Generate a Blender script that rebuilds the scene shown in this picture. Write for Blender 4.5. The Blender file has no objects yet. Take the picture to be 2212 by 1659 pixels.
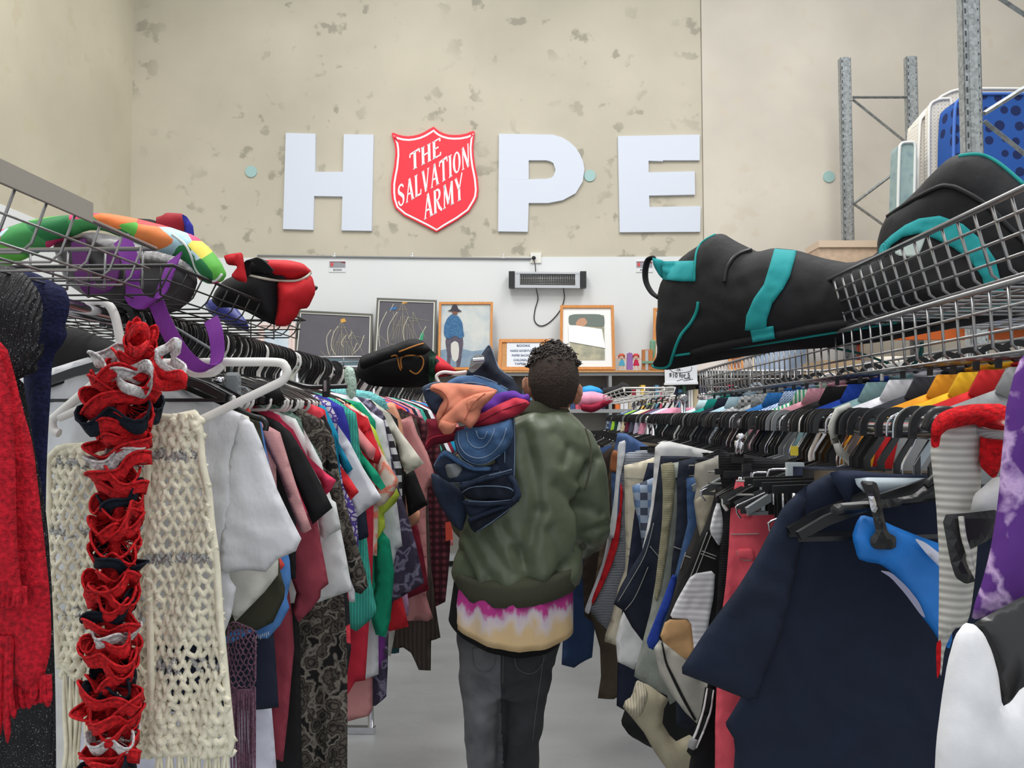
import bpy, math, random
import numpy as np
from mathutils import Vector, Matrix
from mathutils.geometry import delaunay_2d_cdt
S = bpy.context.scene
COL = S.collection
RND = random.Random(7)
# ---------------------------------------------------------------- camera
F = 1750.0; CXP, CYP = 1106.0, 829.5
YAW = math.atan(59/1750); PIT = math.atan(71.5/1750); ROLL = math.radians(-0.15)
C0 = Vector((0, 0, 1.45))
f0 = Vector((-math.sin(YAW), math.cos(YAW), 0)); r0 = Vector((math.cos(YAW), math.sin(YAW), 0))
_f = f0*math.cos(PIT) + Vector((0, 0, 1))*math.sin(PIT)
_u = -f0*math.sin(PIT) + Vector((0, 0, 1))*math.cos(PIT)
_r = r0*math.cos(ROLL) + _u*math.sin(ROLL); _u = _u*math.cos(ROLL) - r0*math.sin(ROLL)
cam = bpy.data.cameras.new('camera'); camo = bpy.data.objects.new('camera', cam); COL.objects.link(camo)
cam.sensor_width = 36; cam.lens = 36*F/2212; cam.clip_start = 0.05; cam.clip_end = 100
R = Matrix((_r, _u, -_f)).transposed()
camo.matrix_world = Matrix.Translation(C0) @ R.to_4x4()
S.camera = camo
# ---------------------------------------------------------------- light
S.view_settings.view_transform = 'Standard'; S.view_settings.look = 'None'
S.view_settings.gamma = 1; S.view_settings.use_curve_mapping = False
S.view_settings.exposure = 0.55
S.cycles.max_bounces = 6; S.cycles.diffuse_bounces = 3; S.cycles.glossy_bounces = 3; S.cycles.transparent_max_bounces = 12
W = bpy.data.worlds.new('World'); S.world = W; W.use_nodes = True
W.node_tree.nodes['Background'].inputs[0].default_value = (0.93, 0.97, 1.0, 1)
W.node_tree.nodes['Background'].inputs[1].default_value = 0.62
def area(name, loc, size, power, col=(1, .98, .95)):
    l = bpy.data.lights.new(name, 'AREA'); l.shape = 'RECTANGLE'; l.size, l.size_y = size; l.energy = power; l.color = col
    o = bpy.data.objects.new(name, l); COL.objects.link(o); o.location = loc
    return o
for i, (x, y) in enumerate([(-1.6, 1.2), (1.7, 1.0), (-1.4, 4.6), (2.0, 4.8)]):
    area('ceiling_light', (x, y, 6.6), (1.0, 2.6), 78)

# ---------------------------------------------------------------- pixel helpers
def ray(px, py):
    return _f + _r*((px-CXP)/F) + _u*((CYP-py)/F)
def PX(px, py, Y, phi=0.0, px0=None):
    d = ray(px, py)
    if phi == 0: return C0 + d*(Y/d.y)
    q = PX(px0 if px0 is not None else px, py, Y)
    n = Vector((-math.sin(phi), math.cos(phi), 0))
    return C0 + d*(n.dot(q-C0)/n.dot(d))
DW = 8.2
def PW(px, py, off=0.0):
    d = ray(px, py); return C0 + d*((DW-off)/d.dot(f0))
def WU(p):   # wall coords of a point
    v = p-C0; return v.dot(r0), p.z, v.dot(f0)
def WP(u, z, dist): return Vector((C0.x, C0.y, 0)) + r0*u + f0*dist + Vector((0, 0, z))
# ---------------------------------------------------------------- materials
def lin(c):
    return tuple(((x/255)/12.92 if x/255 <= .04045 else ((x/255+.055)/1.055)**2.4) for x in c)
MATS = {}
def nt(m): return m.node_tree.nodes, m.node_tree.links
def M(name, rgb, rough=.85, metal=0, kind=None, c2=None, s=1.0, bump=.25, sheen=.0, spec=.3, c3=None):
    if name in MATS: return MATS[name]
    m = bpy.data.materials.new(name); m.use_nodes = True; MATS[name] = m
    N, L = nt(m); b = N['Principled BSDF']
    c = lin(rgb)+(1,); b.inputs['Base Color'].default_value = c
    b.inputs['Roughness'].default_value = rough; b.inputs['Metallic'].default_value = metal
    b.inputs['Specular IOR Level'].default_value = spec
    if sheen: b.inputs['Sheen Weight'].default_value = sheen
    m.diffuse_color = c
    if kind is None: return m
    tc = N.new('ShaderNodeTexCoord'); co = tc.outputs['Object']
    def noise(sc, det=3, src=None, stretch=None):
        n = N.new('ShaderNodeTexNoise'); n.inputs['Scale'].default_value = sc; n.inputs['Detail'].default_value = det
        if stretch:
            mp = N.new('ShaderNodeMapping'); mp.inputs['Scale'].default_value = stretch; L.new(co, mp.inputs[0]); L.new(mp.outputs[0], n.inputs[0])
        else: L.new(src or co, n.inputs[0])
        return n.outputs[0]
    def ramp(src, stops, const=False):
        r = N.new('ShaderNodeValToRGB'); L.new(src, r.inputs[0]); e = r.color_ramp
        if const: e.interpolation = 'CONSTANT'
        while len(e.elements) < len(stops): e.elements.new(.5)
        for el, (p, cc) in zip(e.elements, stops): el.position = p; el.color = (lin(cc)+(1,)) if len(cc) == 3 else cc
        return r.outputs[0]
    def dobump(src, st, dist=.01):
        bp = N.new('ShaderNodeBump'); bp.inputs['Strength'].default_value = st; bp.inputs['Distance'].default_value = dist
        L.new(src, bp.inputs['Height']); L.new(bp.outputs[0], b.inputs['Normal'])
    def wave(sc, d='X', dist=0., prof='SIN', dsc=1.):
        w = N.new('ShaderNodeTexWave'); w.bands_direction = d; w.wave_profile = prof
        w.inputs['Scale'].default_value = sc; w.inputs['Distortion'].default_value = dist; w.inputs['Detail Scale'].default_value = dsc
        L.new(co, w.inputs[0]); return w.outputs[0 if False else 1]
    def mixc(fac, a, bb, mode='MIX'):
        x = N.new('ShaderNodeMix'); x.data_type = 'RGBA'; x.blend_type = mode
        for i, v in ((0, fac), (6, a), (7, bb)):
            if hasattr(v, 'is_output'): L.new(v, x.inputs[i])
            else: x.inputs[i].default_value = v if i == 0 else (lin(v)+(1,))
        return x.outputs[2]
    def voro(sc, feat='F1', rnd=1.):
        v = N.new('ShaderNodeTexVoronoi'); v.feature = feat; v.inputs['Scale'].default_value = sc
        v.inputs['Randomness'].default_value = rnd; L.new(co, v.inputs[0]); return v.outputs[0] if feat == 'DISTANCE_TO_EDGE' else v.outputs['Distance']
    def dk(c, k): return tuple(min(255, x*k) for x in c)
    BC = b.inputs['Base Color']
    if kind == 'cloth':
        L.new(ramp(noise(18*s, 4), [(.3, dk(rgb, .93)), (.7, dk(rgb, 1.04))]), BC); dobump(noise(900), bump, .001)
    elif kind == 'wrinkle':
        L.new(ramp(noise(9*s, 4), [(.3, dk(rgb, .95)), (.7, dk(rgb, 1.03))]), BC); dobump(noise(16*s, 5, stretch=(1, 1, .55)), bump, .02)
    elif kind == 'denim':
        n = noise(14*s, 5); w = noise(400, 2, stretch=(1, 1, .25))
        L.new(mixc(w, ramp(n, [(.35, rgb), (.75, c2 or dk(rgb, 1.7))]), dk(rgb, 1.35)), BC); dobump(w, .4, .001)
    elif kind == 'wool':
        n = noise(160*s, 6); L.new(ramp(n, [(.3, dk(rgb, .72)), (.7, dk(rgb, 1.12))]), BC); dobump(n, .9, .006)
    elif kind == 'rib':
        w = wave(s, 'Z'); L.new(ramp(w, [(0, dk(rgb, .85)), (1, dk(rgb, 1.05))]), BC); dobump(w, .4, .002)
    elif kind == 'ribx':
        w = wave(s, 'X'); L.new(ramp(w, [(0, dk(rgb, .85)), (1, dk(rgb, 1.05))]), BC); dobump(w, .4, .002)
    elif kind == 'stripe':
        w = wave(s, 'X', .6); L.new(ramp(w, [(0, rgb), (.5, c2)], True), BC)
    elif kind == 'stripez':
        w = wave(s, 'Z', 1.2); L.new(ramp(w, [(0, rgb), (.5, c2)], True), BC)
    elif kind == 'stripeh':
        w = wave(s, 'Z', .3); L.new(ramp(w, [(0, rgb), (.5, c2)], True), BC)
    elif kind == 'check':
        a1 = ramp(wave(s, 'X'), [(0, (0, 0, 0)), (.5, (255, 255, 255))], True); a2 = ramp(wave(s, 'Z'), [(0, (0, 0, 0)), (.5, (255, 255, 255))], True)
        q = mixc(.5, a1, a2); L.new(ramp(q, [(0, rgb), (.3, c3 or dk(rgb, 1.3)), (.8, c2)], True), BC)
    elif kind == 'floral':
        v = voro(s); n = noise(s*1.4, 5)
        q = mixc(.5, v, n); L.new(ramp(q, [(.3, c2), (.40, rgb), (.47, c2), (.52, rgb), (.60, c3 or c2), (.66, rgb)], False), BC); dobump(n, .3, .003)
    elif kind == 'lace':
        v = voro(s, 'DISTANCE_TO_EDGE'); L.new(ramp(v, [(0, c2), (.10, c2), (.14, rgb)]), BC)
    elif kind == 'dots':
        v = voro(s, rnd=.45); L.new(ramp(v, [(0, c2), (.34, c2), (.36, rgb)]), BC)
    elif kind == 'spark':
        n = noise(600, 2); w = wave(60*s, 'X', 3); L.new(ramp(n, [(.0, rgb), (.66, rgb), (.70, c2)]), BC); dobump(w, .6, .004)
    elif kind == 'patch':
        v = N.new('ShaderNodeTexVoronoi'); v.inputs['Scale'].default_value = s; L.new(co, v.inputs[0])
        sp = N.new('ShaderNodeSeparateColor'); L.new(v.outputs['Color'], sp.inputs[0])
        cs = c2; L.new(ramp(sp.outputs[0], [((i+.0)/len(cs), cc) for i, cc in enumerate(cs)], True), BC)
    elif kind == 'tiedye':
        sx = N.new('ShaderNodeSeparateXYZ'); L.new(co, sx.inputs[0]); n = noise(26, 4, stretch=(1, 1, .5))
        a1 = N.new('ShaderNodeMath'); a1.operation = 'MULTIPLY_ADD'; L.new(n, a1.inputs[0]); a1.inputs[1].default_value = .13; sb = N.new('ShaderNodeMath'); sb.operation = 'SUBTRACT'; L.new(sx.outputs[2], sb.inputs[0]); sb.inputs[1].default_value = s+.045; L.new(sb.outputs[0], a1.inputs[2])
        L.new(ramp(a1.outputs[0], [(0, (222, 190, 140)), (.075, (214, 186, 145)), (.105, (214, 200, 196)), (.125, (205, 190, 205)), (.145, (186, 60, 140)), (.19, (176, 52, 130))]), BC)
    elif kind == 'concrete':
        n1 = noise(.7, 5); base = ramp(n1, [(.3, dk(rgb, .93)), (.7, dk(rgb, 1.05))])
        v = noise(5.2, 3.5); sp = ramp(v, [(.585, (0, 0, 0)), (.64, (235, 235, 235))]); n3 = ramp(noise(1.1, 3), [(.42, (0, 0, 0)), (.56, (210, 210, 210))])
        st = mixc(1.0, sp, n3, 'MULTIPLY'); n4 = noise(9, 6)
        base = mixc(st, base, c2); base = mixc(ramp(n4, [(.35, (0, 0, 0)), (.8, (40, 40, 40))]), base, dk(rgb, .8)); L.new(base, BC)
        dobump(noise(30, 6), .08, .01)
    elif kind == 'floor':
        n = noise(1.6, 4, stretch=(1, 2.2, 1)); L.new(ramp(n, [(.3, rgb), (.7, c2)]), BC); r = ramp(noise(3, 3), [(.3, (120, 120, 120)), (.7, (170, 170, 170))]); L.new(r, b.inputs['Roughness'])
    elif kind == 'paint':
        n = noise(s, 6); L.new(ramp(n, [(.2+.6*i/max(1, len(c2)-1), cc) for i, cc in enumerate(c2)]), BC)
    elif kind == 'wood':
        n = noise(s, 4, stretch=(6, 6, .6)); L.new(ramp(n, [(.3, rgb), (.7, c2)]), BC)
    elif kind == 'galv':
        v = N.new('ShaderNodeTexVoronoi'); v.inputs['Scale'].default_value = 60; L.new(co, v.inputs[0])
        sp = N.new('ShaderNodeSeparateColor'); L.new(v.outputs['Color'], sp.inputs[0]); L.new(ramp(sp.outputs[0], [(0, dk(rgb, .88)), (1, dk(rgb, 1.1))]), BC)
    return m
CHROME = M('chrome', (205, 205, 210), .12, 1, spec=.5)
WIRE = M('basket_wire', (150, 150, 152), .3, .9)
DWIRE = M('dark_wire', (58, 57, 57), .4, .5)
BPL = M('black_plastic', (26, 26, 28), .35, spec=.5)
WPL = M('white_plastic', (228, 226, 222), .4, spec=.5)
GPL = M('grey_plastic', (126, 130, 132), .5)
CPL = M('clear_plastic', (168, 180, 188), .25, spec=.5)
# ---------------------------------------------------------------- mesh helpers
def join(*vfs):
    V = []; Fc = []
    for v, f in vfs:
        n = len(V); V += list(v); Fc += [tuple(i+n for i in q) for q in f]
    return V, Fc
def xf(vf, fn): return [fn(Vector(v)) for v in vf[0]], vf[1]
def box(c, s, rot=None):
    c = Vector(c); V = []
    for dx in (-.5, .5):
        for dy in (-.5, .5):
            for dz in (-.5, .5):
                v = Vector((dx*s[0], dy*s[1], dz*s[2]))
                if rot is not None: v = rot @ v
                V.append(c+v)
    return V, [(0, 1, 3, 2), (4, 6, 7, 5), (0, 4, 5, 1), (2, 3, 7, 6), (0, 2, 6, 4), (1, 5, 7, 3)]
def obox(o, a, b, c):   # corner + three edge vectors
    V = [o, o+a, o+a+b, o+b, o+c, o+a+c, o+a+b+c, o+b+c]
    return V, [(0, 3, 2, 1), (4, 5, 6, 7), (0, 1, 5, 4), (1, 2, 6, 5), (2, 3, 7, 6), (3, 0, 4, 7)]
def tube(P, r, n=8, flat=None, closed=False):
    P = [Vector(p) for p in P]; V = []; Fc = []; m = len(P)
    up = None
    for i, p in enumerate(P):
        if closed: t = (P[(i+1) % m]-P[i-1])
        else: t = P[min(i+1, m-1)]-P[max(i-1, 0)]
        t = t.normalized() if t.length > 1e-9 else Vector((0, 0, 1))
        if up is None:
            up = Vector((0, 0, 1)) if abs(t.z) < .9 else Vector((0, 1, 0))
        a = (up - t*up.dot(t)); a = a.normalized() if a.length > 1e-6 else t.orthogonal().normalized()
        up = a; b = t.cross(a)
        rr = r[i] if isinstance(r, (list, tuple)) else r
        for k in range(n):
            an = 2*math.pi*k/n
            V.append(p + a*(rr*math.cos(an)*(flat or 1)) + b*(rr*math.sin(an)))
    for i in range(m if closed else m-1):
        for k in range(n):
            j = (i+1) % m
            Fc.append((i*n+k, i*n+(k+1) % n, j*n+(k+1) % n, j*n+k))
    if not closed:
        Fc.append(tuple(range(n-1, -1, -1))); Fc.append(tuple((m-1)*n+k for k in range(n)))
    return V, Fc
def spline(P, k=6, closed=False):
    P = [Vector(p) for p in P]; n = len(P); out = []
    for i in range(n if closed else n-1):
        g = (lambda j: P[j % n]) if closed else (lambda j: P[max(0, min(n-1, j))])
        a, b, c, d = g(i-1), g(i), g(i+1), g(i+2)
        for q in range(k):
            t = q/k; out.append(.5*((2*b)+(c-a)*t+(2*a-5*b+4*c-d)*t*t+(3*b-a-3*c+d)*t**3))
    if not closed: out.append(P[-1])
    return out
def loft(rings, cap=True, closed=True):
    V = []; Fc = []; n = len(rings[0])
    for r in rings: V += [Vector(p) for p in r]
    for i in range(len(rings)-1):
        for k in range(n if closed else n-1):
            Fc.append((i*n+k, i*n+(k+1) % n, (i+1)*n+(k+1) % n, (i+1)*n+k))
    if cap and closed:
        Fc.append(tuple(range(n-1, -1, -1))); Fc.append(tuple((len(rings)-1)*n+k for k in range(n)))
    return V, Fc
def ellip(c, r, nu=20, nv=12, fn=None):
    rings = []
    c = Vector(c)
    for j in range(1, nv):
        th = math.pi*j/nv; ring = []
        for k in range(nu):
            a = 2*math.pi*k/nu
            v = Vector((math.sin(th)*math.cos(a)*r[0], math.sin(th)*math.sin(a)*r[1], math.cos(th)*r[2]))
            if fn: v = fn(v)
            ring.append(c+v)
        rings.append(ring)
    return loft(rings)
def prism(poly, o, a, b, n, t):   # 2D poly in plane (a,b) extruded by t along n
    tri = tess(poly); m = len(poly)
    V = [o+a*p[0]+b*p[1] for p in poly]+[o+a*p[0]+b*p[1]+n*t for p in poly]
    Fc = [tuple(reversed(q)) for q in tri]+[tuple(i+m for i in q) for q in tri]
    Fc += [(i, (i+1) % m, (i+1) % m+m, i+m) for i in range(m)]
    return V, Fc
def tess(poly):
    from mathutils.geometry import tessellate_polygon
    return [tuple(q) for q in tessellate_polygon([[Vector((p[0], p[1], 0)) for p in poly]])]
def path2d(pts, w):   # polyline -> ribbon outline
    L_, R_ = [], []
    n = len(pts)
    for i, p in enumerate(pts):
        a = pts[max(0, i-1)]; b = pts[min(n-1, i+1)]
        dx, dy = b[0]-a[0], b[1]-a[1]; l = math.hypot(dx, dy) or 1
        ww = w[i] if isinstance(w, (list, tuple)) else w
        L_.append((p[0]-dy/l*ww/2, p[1]+dx/l*ww/2)); R_.append((p[0]+dy/l*ww/2, p[1]-dx/l*ww/2))
    return L_+R_[::-1]
def ribbon(P, w, t, wd):   # 3D strap: path, width along direction wd (vector or list), thickness t
    rings = []; n = len(P)
    for i, p in enumerate(P):
        tg = (P[min(n-1, i+1)]-P[max(0, i-1)]).normalized(); d = wd[i] if isinstance(wd, list) else wd
        nn = tg.cross(d).normalized(); ww = w[i] if isinstance(w, list) else w
        rings.append([p-d*ww/2-nn*t/2, p+d*ww/2-nn*t/2, p+d*ww/2+nn*t/2, p-d*ww/2+nn*t/2])
    return loft(rings)
# ---------------------------------------------------------------- objects
WL = {}
def tag(o, label=None, cat=None, group=None, kind=None):
    if label: o['label'] = label
    if cat: o['category'] = cat
    if group: o['group'] = group
    if kind: o['kind'] = kind
    return o
def cutl(s, n=16):
    w = s.split(); s = ' '.join(w[:n]); return s.rstrip(',')
def thing(name, label, cat, loc, group=None):
    o = bpy.data.objects.new(name, None); COL.objects.link(o); o.empty_display_size = .05
    o.location = loc; WL[o.name] = Vector(loc); return tag(o, label, cat, group)
def obj(name, vf, mats, parent=None, label=None, smooth=True, mi=None, auto=None, kind=None):
    V, Fc = vf
    if parent is not None: org = WL[parent.name]
    else:
        A = np.array([tuple(v) for v in V]); lo, hi = A.min(0), A.max(0); org = Vector(((lo[0]+hi[0])/2, (lo[1]+hi[1])/2, lo[2]))
    me = bpy.data.meshes.new(name); me.from_pydata([tuple(Vector(v)-org) for v in V], [], Fc)
    if not isinstance(mats, (list, tuple)): mats = [mats]
    for m in mats: me.materials.append(m)
    if mi: me.polygons.foreach_set('material_index', mi)
    if smooth:
        me.polygons.foreach_set('use_smooth', [True]*len(me.polygons))
        if auto is not None: me.set_sharp_from_angle(angle=math.radians(auto))
    me.update()
    o = bpy.data.objects.new(name, me); COL.objects.link(o)
    if parent is not None: o.parent = parent
    else: o.location = org
    WL[o.name] = org
    if label: o['label'] = label
    if kind: o['kind'] = kind
    return o
def hard(name, vf, mat, parent=None, **k): return obj(name, vf, mat, parent, smooth=False, **k)
def solo(name, vf, mat, label, cat, group=None, smooth=True, **k):
    return tag(obj(name, vf, mat, smooth=smooth, **k), label, cat, group)
def struct(name, vf, mat, **k): return tag(hard(name, vf, mat, **k), kind='structure')
def copytree(root, dv=(0, 0, 0)):
    r = root.copy(); COL.objects.link(r); r.location = root.location+Vector(dv); WL[r.name] = Vector(r.location)
    for ch in root.children:
        c = ch.copy(); COL.objects.link(c); c.parent = r
        for g in ch.children:
            d = g.copy(); COL.objects.link(d); d.parent = c
    return r
# ---------------------------------------------------------------- cloth from outline
def chaikin(P, it=1):
    for _ in range(it):
        Q = []
        n = len(P)
        for i in range(n):
            a, b = P[i], P[(i+1) % n]
            Q.append((a[0]*.84+b[0]*.16, a[1]*.84+b[1]*.16)); Q.append((a[0]*.16+b[0]*.84, a[1]*.16+b[1]*.84))
        P = Q
    return P
def cloth2(poly, g=.014, T=.012, amp=.008, fr=32., ang=0., seed=0, rim=.02, wr=.0025, sm=1, curl=0.):
    """closed padded sheet over a 2D outline (a,b): returns arrays a,b,depth(front),depth(back)"""
    if sm: poly = chaikin(poly, sm)
    B = []
    n = len(poly)
    for i in range(n):
        a, b = poly[i], poly[(i+1) % n]; l = math.hypot(b[0]-a[0], b[1]-a[1]); k = max(1, int(round(l/g)))
        for q in range(k): B.append((a[0]+(b[0]-a[0])*q/k, a[1]+(b[1]-a[1])*q/k))
    A = np.array(B); nb = len(B)
    lo, hi = A.min(0), A.max(0)
    xs = np.arange(lo[0]+g*.5, hi[0], g); ys = np.arange(lo[1]+g*.5, hi[1], g)
    if len(xs) == 0 or len(ys) == 0: G = np.zeros((0, 2))
    else:
        G = np.stack(np.meshgrid(xs, ys), -1).reshape(-1, 2); G[:, 0] += np.where((np.round((G[:, 1]-lo[1])/g)).astype(int) % 2, g*.25, -g*.25)
    def dist(Pn):
        d = np.full(len(Pn), 1e9); C = np.roll(A, -1, 0); inside = np.zeros(len(Pn), bool)
        for (ax, ay), (bx, by) in zip(A, C):
            vx, vy = bx-ax, by-ay; L2 = vx*vx+vy*vy+1e-12
            t = np.clip(((Pn[:, 0]-ax)*vx+(Pn[:, 1]-ay)*vy)/L2, 0, 1)
            dd = np.hypot(Pn[:, 0]-ax-t*vx, Pn[:, 1]-ay-t*vy); d = np.minimum(d, dd)
            c = ((ay > Pn[:, 1]) != (by > Pn[:, 1])); 
            if abs(by-ay) > 1e-12: inside ^= c & (Pn[:, 0] < (bx-ax)*(Pn[:, 1]-ay)/(by-ay)+ax)
        return d, inside
    if len(G):
        d, ins = dist(G); keep = ins & (d > g*.45); G = G[keep]; dG = d[keep]
    else: dG = np.zeros(0)
    P = np.vstack([A, G]); D = np.concatenate([np.zeros(nb), dG])
    res = delaunay_2d_cdt([Vector(p) for p in P], [(i, (i+1) % nb) for i in range(nb)], [list(range(nb))], 1, 1e-7)
    V2, Fs = res[0], res[2]
    if len(V2) != len(P):
        P = np.array([tuple(v) for v in V2]); D, _ = dist(P); D[D < 1e-5] = 0
    rs = np.random.RandomState(seed); ca, sa = math.cos(ang), math.sin(ang)
    u = P[:, 0]*ca+P[:, 1]*sa; v = -P[:, 0]*sa+P[:, 1]*ca
    ph = rs.rand(8)*6.28
    w = np.sin(u*fr+1.4*np.sin(v*5+ph[0])+ph[1])*.6+np.sin(u*fr*1.9+1.2*np.sin(v*7.3+ph[2])+ph[3])*.3+np.sin(v*17+u*9+ph[4])*.18
    w2 = np.sin(u*62+2.6*np.sin(v*27+ph[5])+ph[6])*np.sin(v*44+2.2*np.sin(u*31+ph[1])+ph[7])+.55*np.sin((u+v)*118+2*np.sin((u-v)*60+ph[2]))*np.sin(v*90+ph[3]+np.sin(u*50))
    edge = 1-np.exp(-D/rim*1.6)
    sh = w*amp+w2*wr*edge
    fr_ = sh - T*edge; bk = sh + T*edge
    return P, Fs, fr_, bk, D
def cloth_vf(poly, to3, nrm, **k):
    P, Fs, fr_, bk, D = cloth2(poly, **k); n = len(P)
    V = [to3(P[i][0], P[i][1])+nrm*float(fr_[i]) for i in range(n)]
    idx = {}; 
    for i in range(n):
        if D[i] > 0: idx[i] = len(V); V.append(to3(P[i][0], P[i][1])+nrm*float(bk[i]))
        else: idx[i] = i
    Fc = []
    for q in Fs:
        q = tuple(q); Fc.append(q)
        b = tuple(idx[i] for i in reversed(q))
        if set(b) != set(q): Fc.append(b)
    return V, Fc
def cloth(px, Y, phi=0., dz=0., **k):
    """outline in photo pixels laid on the vertical plane at depth Y"""
    pts = [(px[i], px[i+1]) for i in range(0, len(px), 2)]
    cx = sum(p[0] for p in pts)/len(pts); q0 = PX(cx, pts[0][1], Y)
    ax = Vector((math.cos(phi), math.sin(phi), 0)); nn = Vector((-math.sin(phi), math.cos(phi), 0))
    loc = []
    for p in pts:
        d = ray(*p); w = C0+d*(nn.dot(q0-C0)/nn.dot(d)); loc.append(((w-q0).dot(ax), w.z))
    area2 = sum(loc[i-1][0]*loc[i][1]-loc[i][0]*loc[i-1][1] for i in range(len(loc)))
    if area2 < 0: loc = loc[::-1]
    base = Vector((q0.x, q0.y, 0))
    k.setdefault('g', max(.006, min(.03, .0075*Y)))
    k.setdefault('seed', int(cx*7+Y*100) % 9999)
    return cloth_vf(loc, lambda a, b: base+ax*a+Vector((0, 0, b)), nn, **k)

from mathutils.bvhtree import BVHTree
def bvh_of(*objs):
    V = []; Fc = []
    for o in objs:
        n = len(V); w = WL[o.name]; V += [v.co+w for v in o.data.vertices]; Fc += [tuple(i+n for i in q.vertices) for q in o.data.polygons]
    return BVHTree.FromPolygons(V, Fc)
def hit(bv, px, py, off=.003, default=None):
    d = ray(px, py).normalized(); r = bv.ray_cast(C0, d)
    if r[0] is None:
        return default
    return r[0]-d*off
def drape(px, bv, off=.002, t=.004, step=5.0, sm=1):
    """piece of cloth or webbing lying on a surface: outline in pixels, real thickness t"""
    pts = [(px[i], px[i+1]) for i in range(0, len(px), 2)]
    if sum(pts[i-1][0]*pts[i][1]-pts[i][0]*pts[i-1][1] for i in range(len(pts))) > 0: pts = pts[::-1]
    P, Fs, _, _, D = cloth2(pts, g=step, T=0, amp=0, rim=1, wr=0, sm=sm)
    V1, V2 = [], []; n = len(P); last = None; H = [hit(bv, x, y, off) for x, y in P]
    dist = [(h-C0).length for h in H if h is not None]
    if not dist: return None
    for (x, y), h, dd in zip(P, H, D):
        if h is None:
            best = min(((P[j][0]-x)**2+(P[j][1]-y)**2, j) for j in range(n) if H[j] is not None)[1]; h = C0+ray(x, y).normalized()*(H[best]-C0).length
        e = min(1, dd/(step*.8)); dr = (h-C0).normalized(); V1.append(h-dr*t*(.35+.65*e)); V2.append(h+dr*t*.5)
    Fc = [tuple(q) for q in Fs]+[tuple(i+n for i in reversed(q)) for q in Fs]
    cnt = {}
    for q in Fs:
        q = tuple(q)
        for i in range(len(q)): cnt[(q[i], q[(i+1) % len(q)])] = 1
    for (i, j) in list(cnt):
        if (j, i) not in cnt: Fc.append((j, i, i+n, j+n))
    return V1+V2, Fc
def hline(px, bv, r, off=.002, k=6, n=6, closed=False):
    P = []; pts = [Vector((px[i], px[i+1], 0)) for i in range(0, len(px), 2)]; last = None
    for q in spline(pts, k, closed):
        h = hit(bv, q.x, q.y, off)
        if h is None: h = C0+ray(q.x, q.y).normalized()*last if last else None
        if h is not None: last = (h-C0).length; P.append(h)
    if len(P) < 2: return None
    for _ in range(2): P = [P[0]]+[P[i]*.5+(P[i-1]+P[i+1])*.25 for i in range(1, len(P)-1)]+[P[-1]]
    return tube(P, r, n)
# ================================================================ SETTING
CON1 = M('concrete_yellow', (196, 189, 172), .9, kind='concrete', c2=(128, 124, 112))
CON2 = M('concrete_pink', (208, 201, 189), .9, kind='concrete', c2=(206, 194, 176))
CON3 = M('concrete_left', (200, 193, 172), .9, kind='concrete', c2=(192, 182, 158))
WPAINT = M('white_paint', (226, 229, 230), .8, kind='paint', s=2, c2=[(222, 226, 227), (229, 231, 232)])
FLOORM = M('floor_grey', (138, 140, 141), .4, kind='floor', c2=(154, 156, 156), spec=.4)
uL = WU(PW(281, 500))[0]; zB = WU(PW(1000, 556))[1]; uJ = WU(PW(1517, 300))[0]; uW = WU(PW(1600, 560))[0]
H = 6.9
def wall_slab(u0, u1, z0, z1, front, t=.15): return obox(WP(u0, z0, front), r0*(u1-u0), f0*t, Vector((0, 0, z1-z0)))
def two(*a): return a
o = wall_slab(uL-.15, uJ-.006, zB, H, DW); p = wall_slab(uJ+.006, 6.5, zB, H, DW); q = wall_slab(uW+1.2, 6.5, 0, zB, DW)
struct('wall_back', join(o, p, q, wall_slab(uJ-.006, uJ+.006, zB, H, DW+.02)), [CON1, CON2], mi=[0]*6+[1]*12+[0]*6)
struct('trim_1', wall_slab(uL-.15, uW+1.2, 0, zB, DW-.012, .16), WPAINT)
lw = lambda z0, z1, off: obox(WP(uL, z0, -2)+r0*off, f0*(DW+2), r0*-.15, Vector((0, 0, z1-z0)))
struct('wall_left', lw(zB, H, 0), CON3)
struct('trim_2', lw(0, zB, .012), WPAINT)
struct('wall_right', obox(WP(6.5, 0, -2), f0*(DW+2), r0*.15, Vector((0, 0, H))), CON2)
struct('floor', obox(WP(uL-.15, -.1, -2), f0*(DW+2.2), r0*(6.65-uL+.15), Vector((0, 0, .1))), FLOORM)
# ---------------------------------------------------------------- wall things
def wpoly(px, dist0, t, sc=None):
    """prism from pixel outline lying on the wall, front face t in front of dist0 (metres off the wall)"""
    P = [WU(PW(px[i], px[i+1], dist0))[:2] for i in range(0, len(px), 2)]
    return prism(P, WP(0, 0, DW-dist0)-Vector((0, 0, 0)), r0, Vector((0, 0, 1)), -f0, t)
def wp2(P, d0, t): return prism([WU(PW(x, y, d0))[:2] for x, y in P], WP(0, 0, DW-d0), r0, Vector((0, 0, 1)), -f0, t)
SIGNW = M('sign_white', (214, 221, 234), .7)
hard_tag = lambda name, vf, mat, label, cat, **k: tag(hard(name, vf, mat), label, cat, **k)
hard_tag('sign_letter', wpoly([619,289,683,291,682,373,742,373,744,292,808,293,804,500,739,499,741,426,680,425,678,498,613,496], .0, .03), SIGNW, 'big white foam letter H on the concrete wall', 'letter')
hard_tag('sign_letter', wpoly([1078,291,1193,293,1214,299,1229,308,1243,321,1252,335,1259,351,1262,367,1258,394,1243,419,1215,434,1184,440,1142,440,1140,502,1076,501,1077.2,389,1142,389,1179,388,1190,386,1195,382,1200,369,1195,354,1188,350,1179,348,1142,348,1142,388.9,1077.2,388.9], 0, .03), SIGNW, 'big white foam letter P right of the red shield', 'letter')
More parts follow.
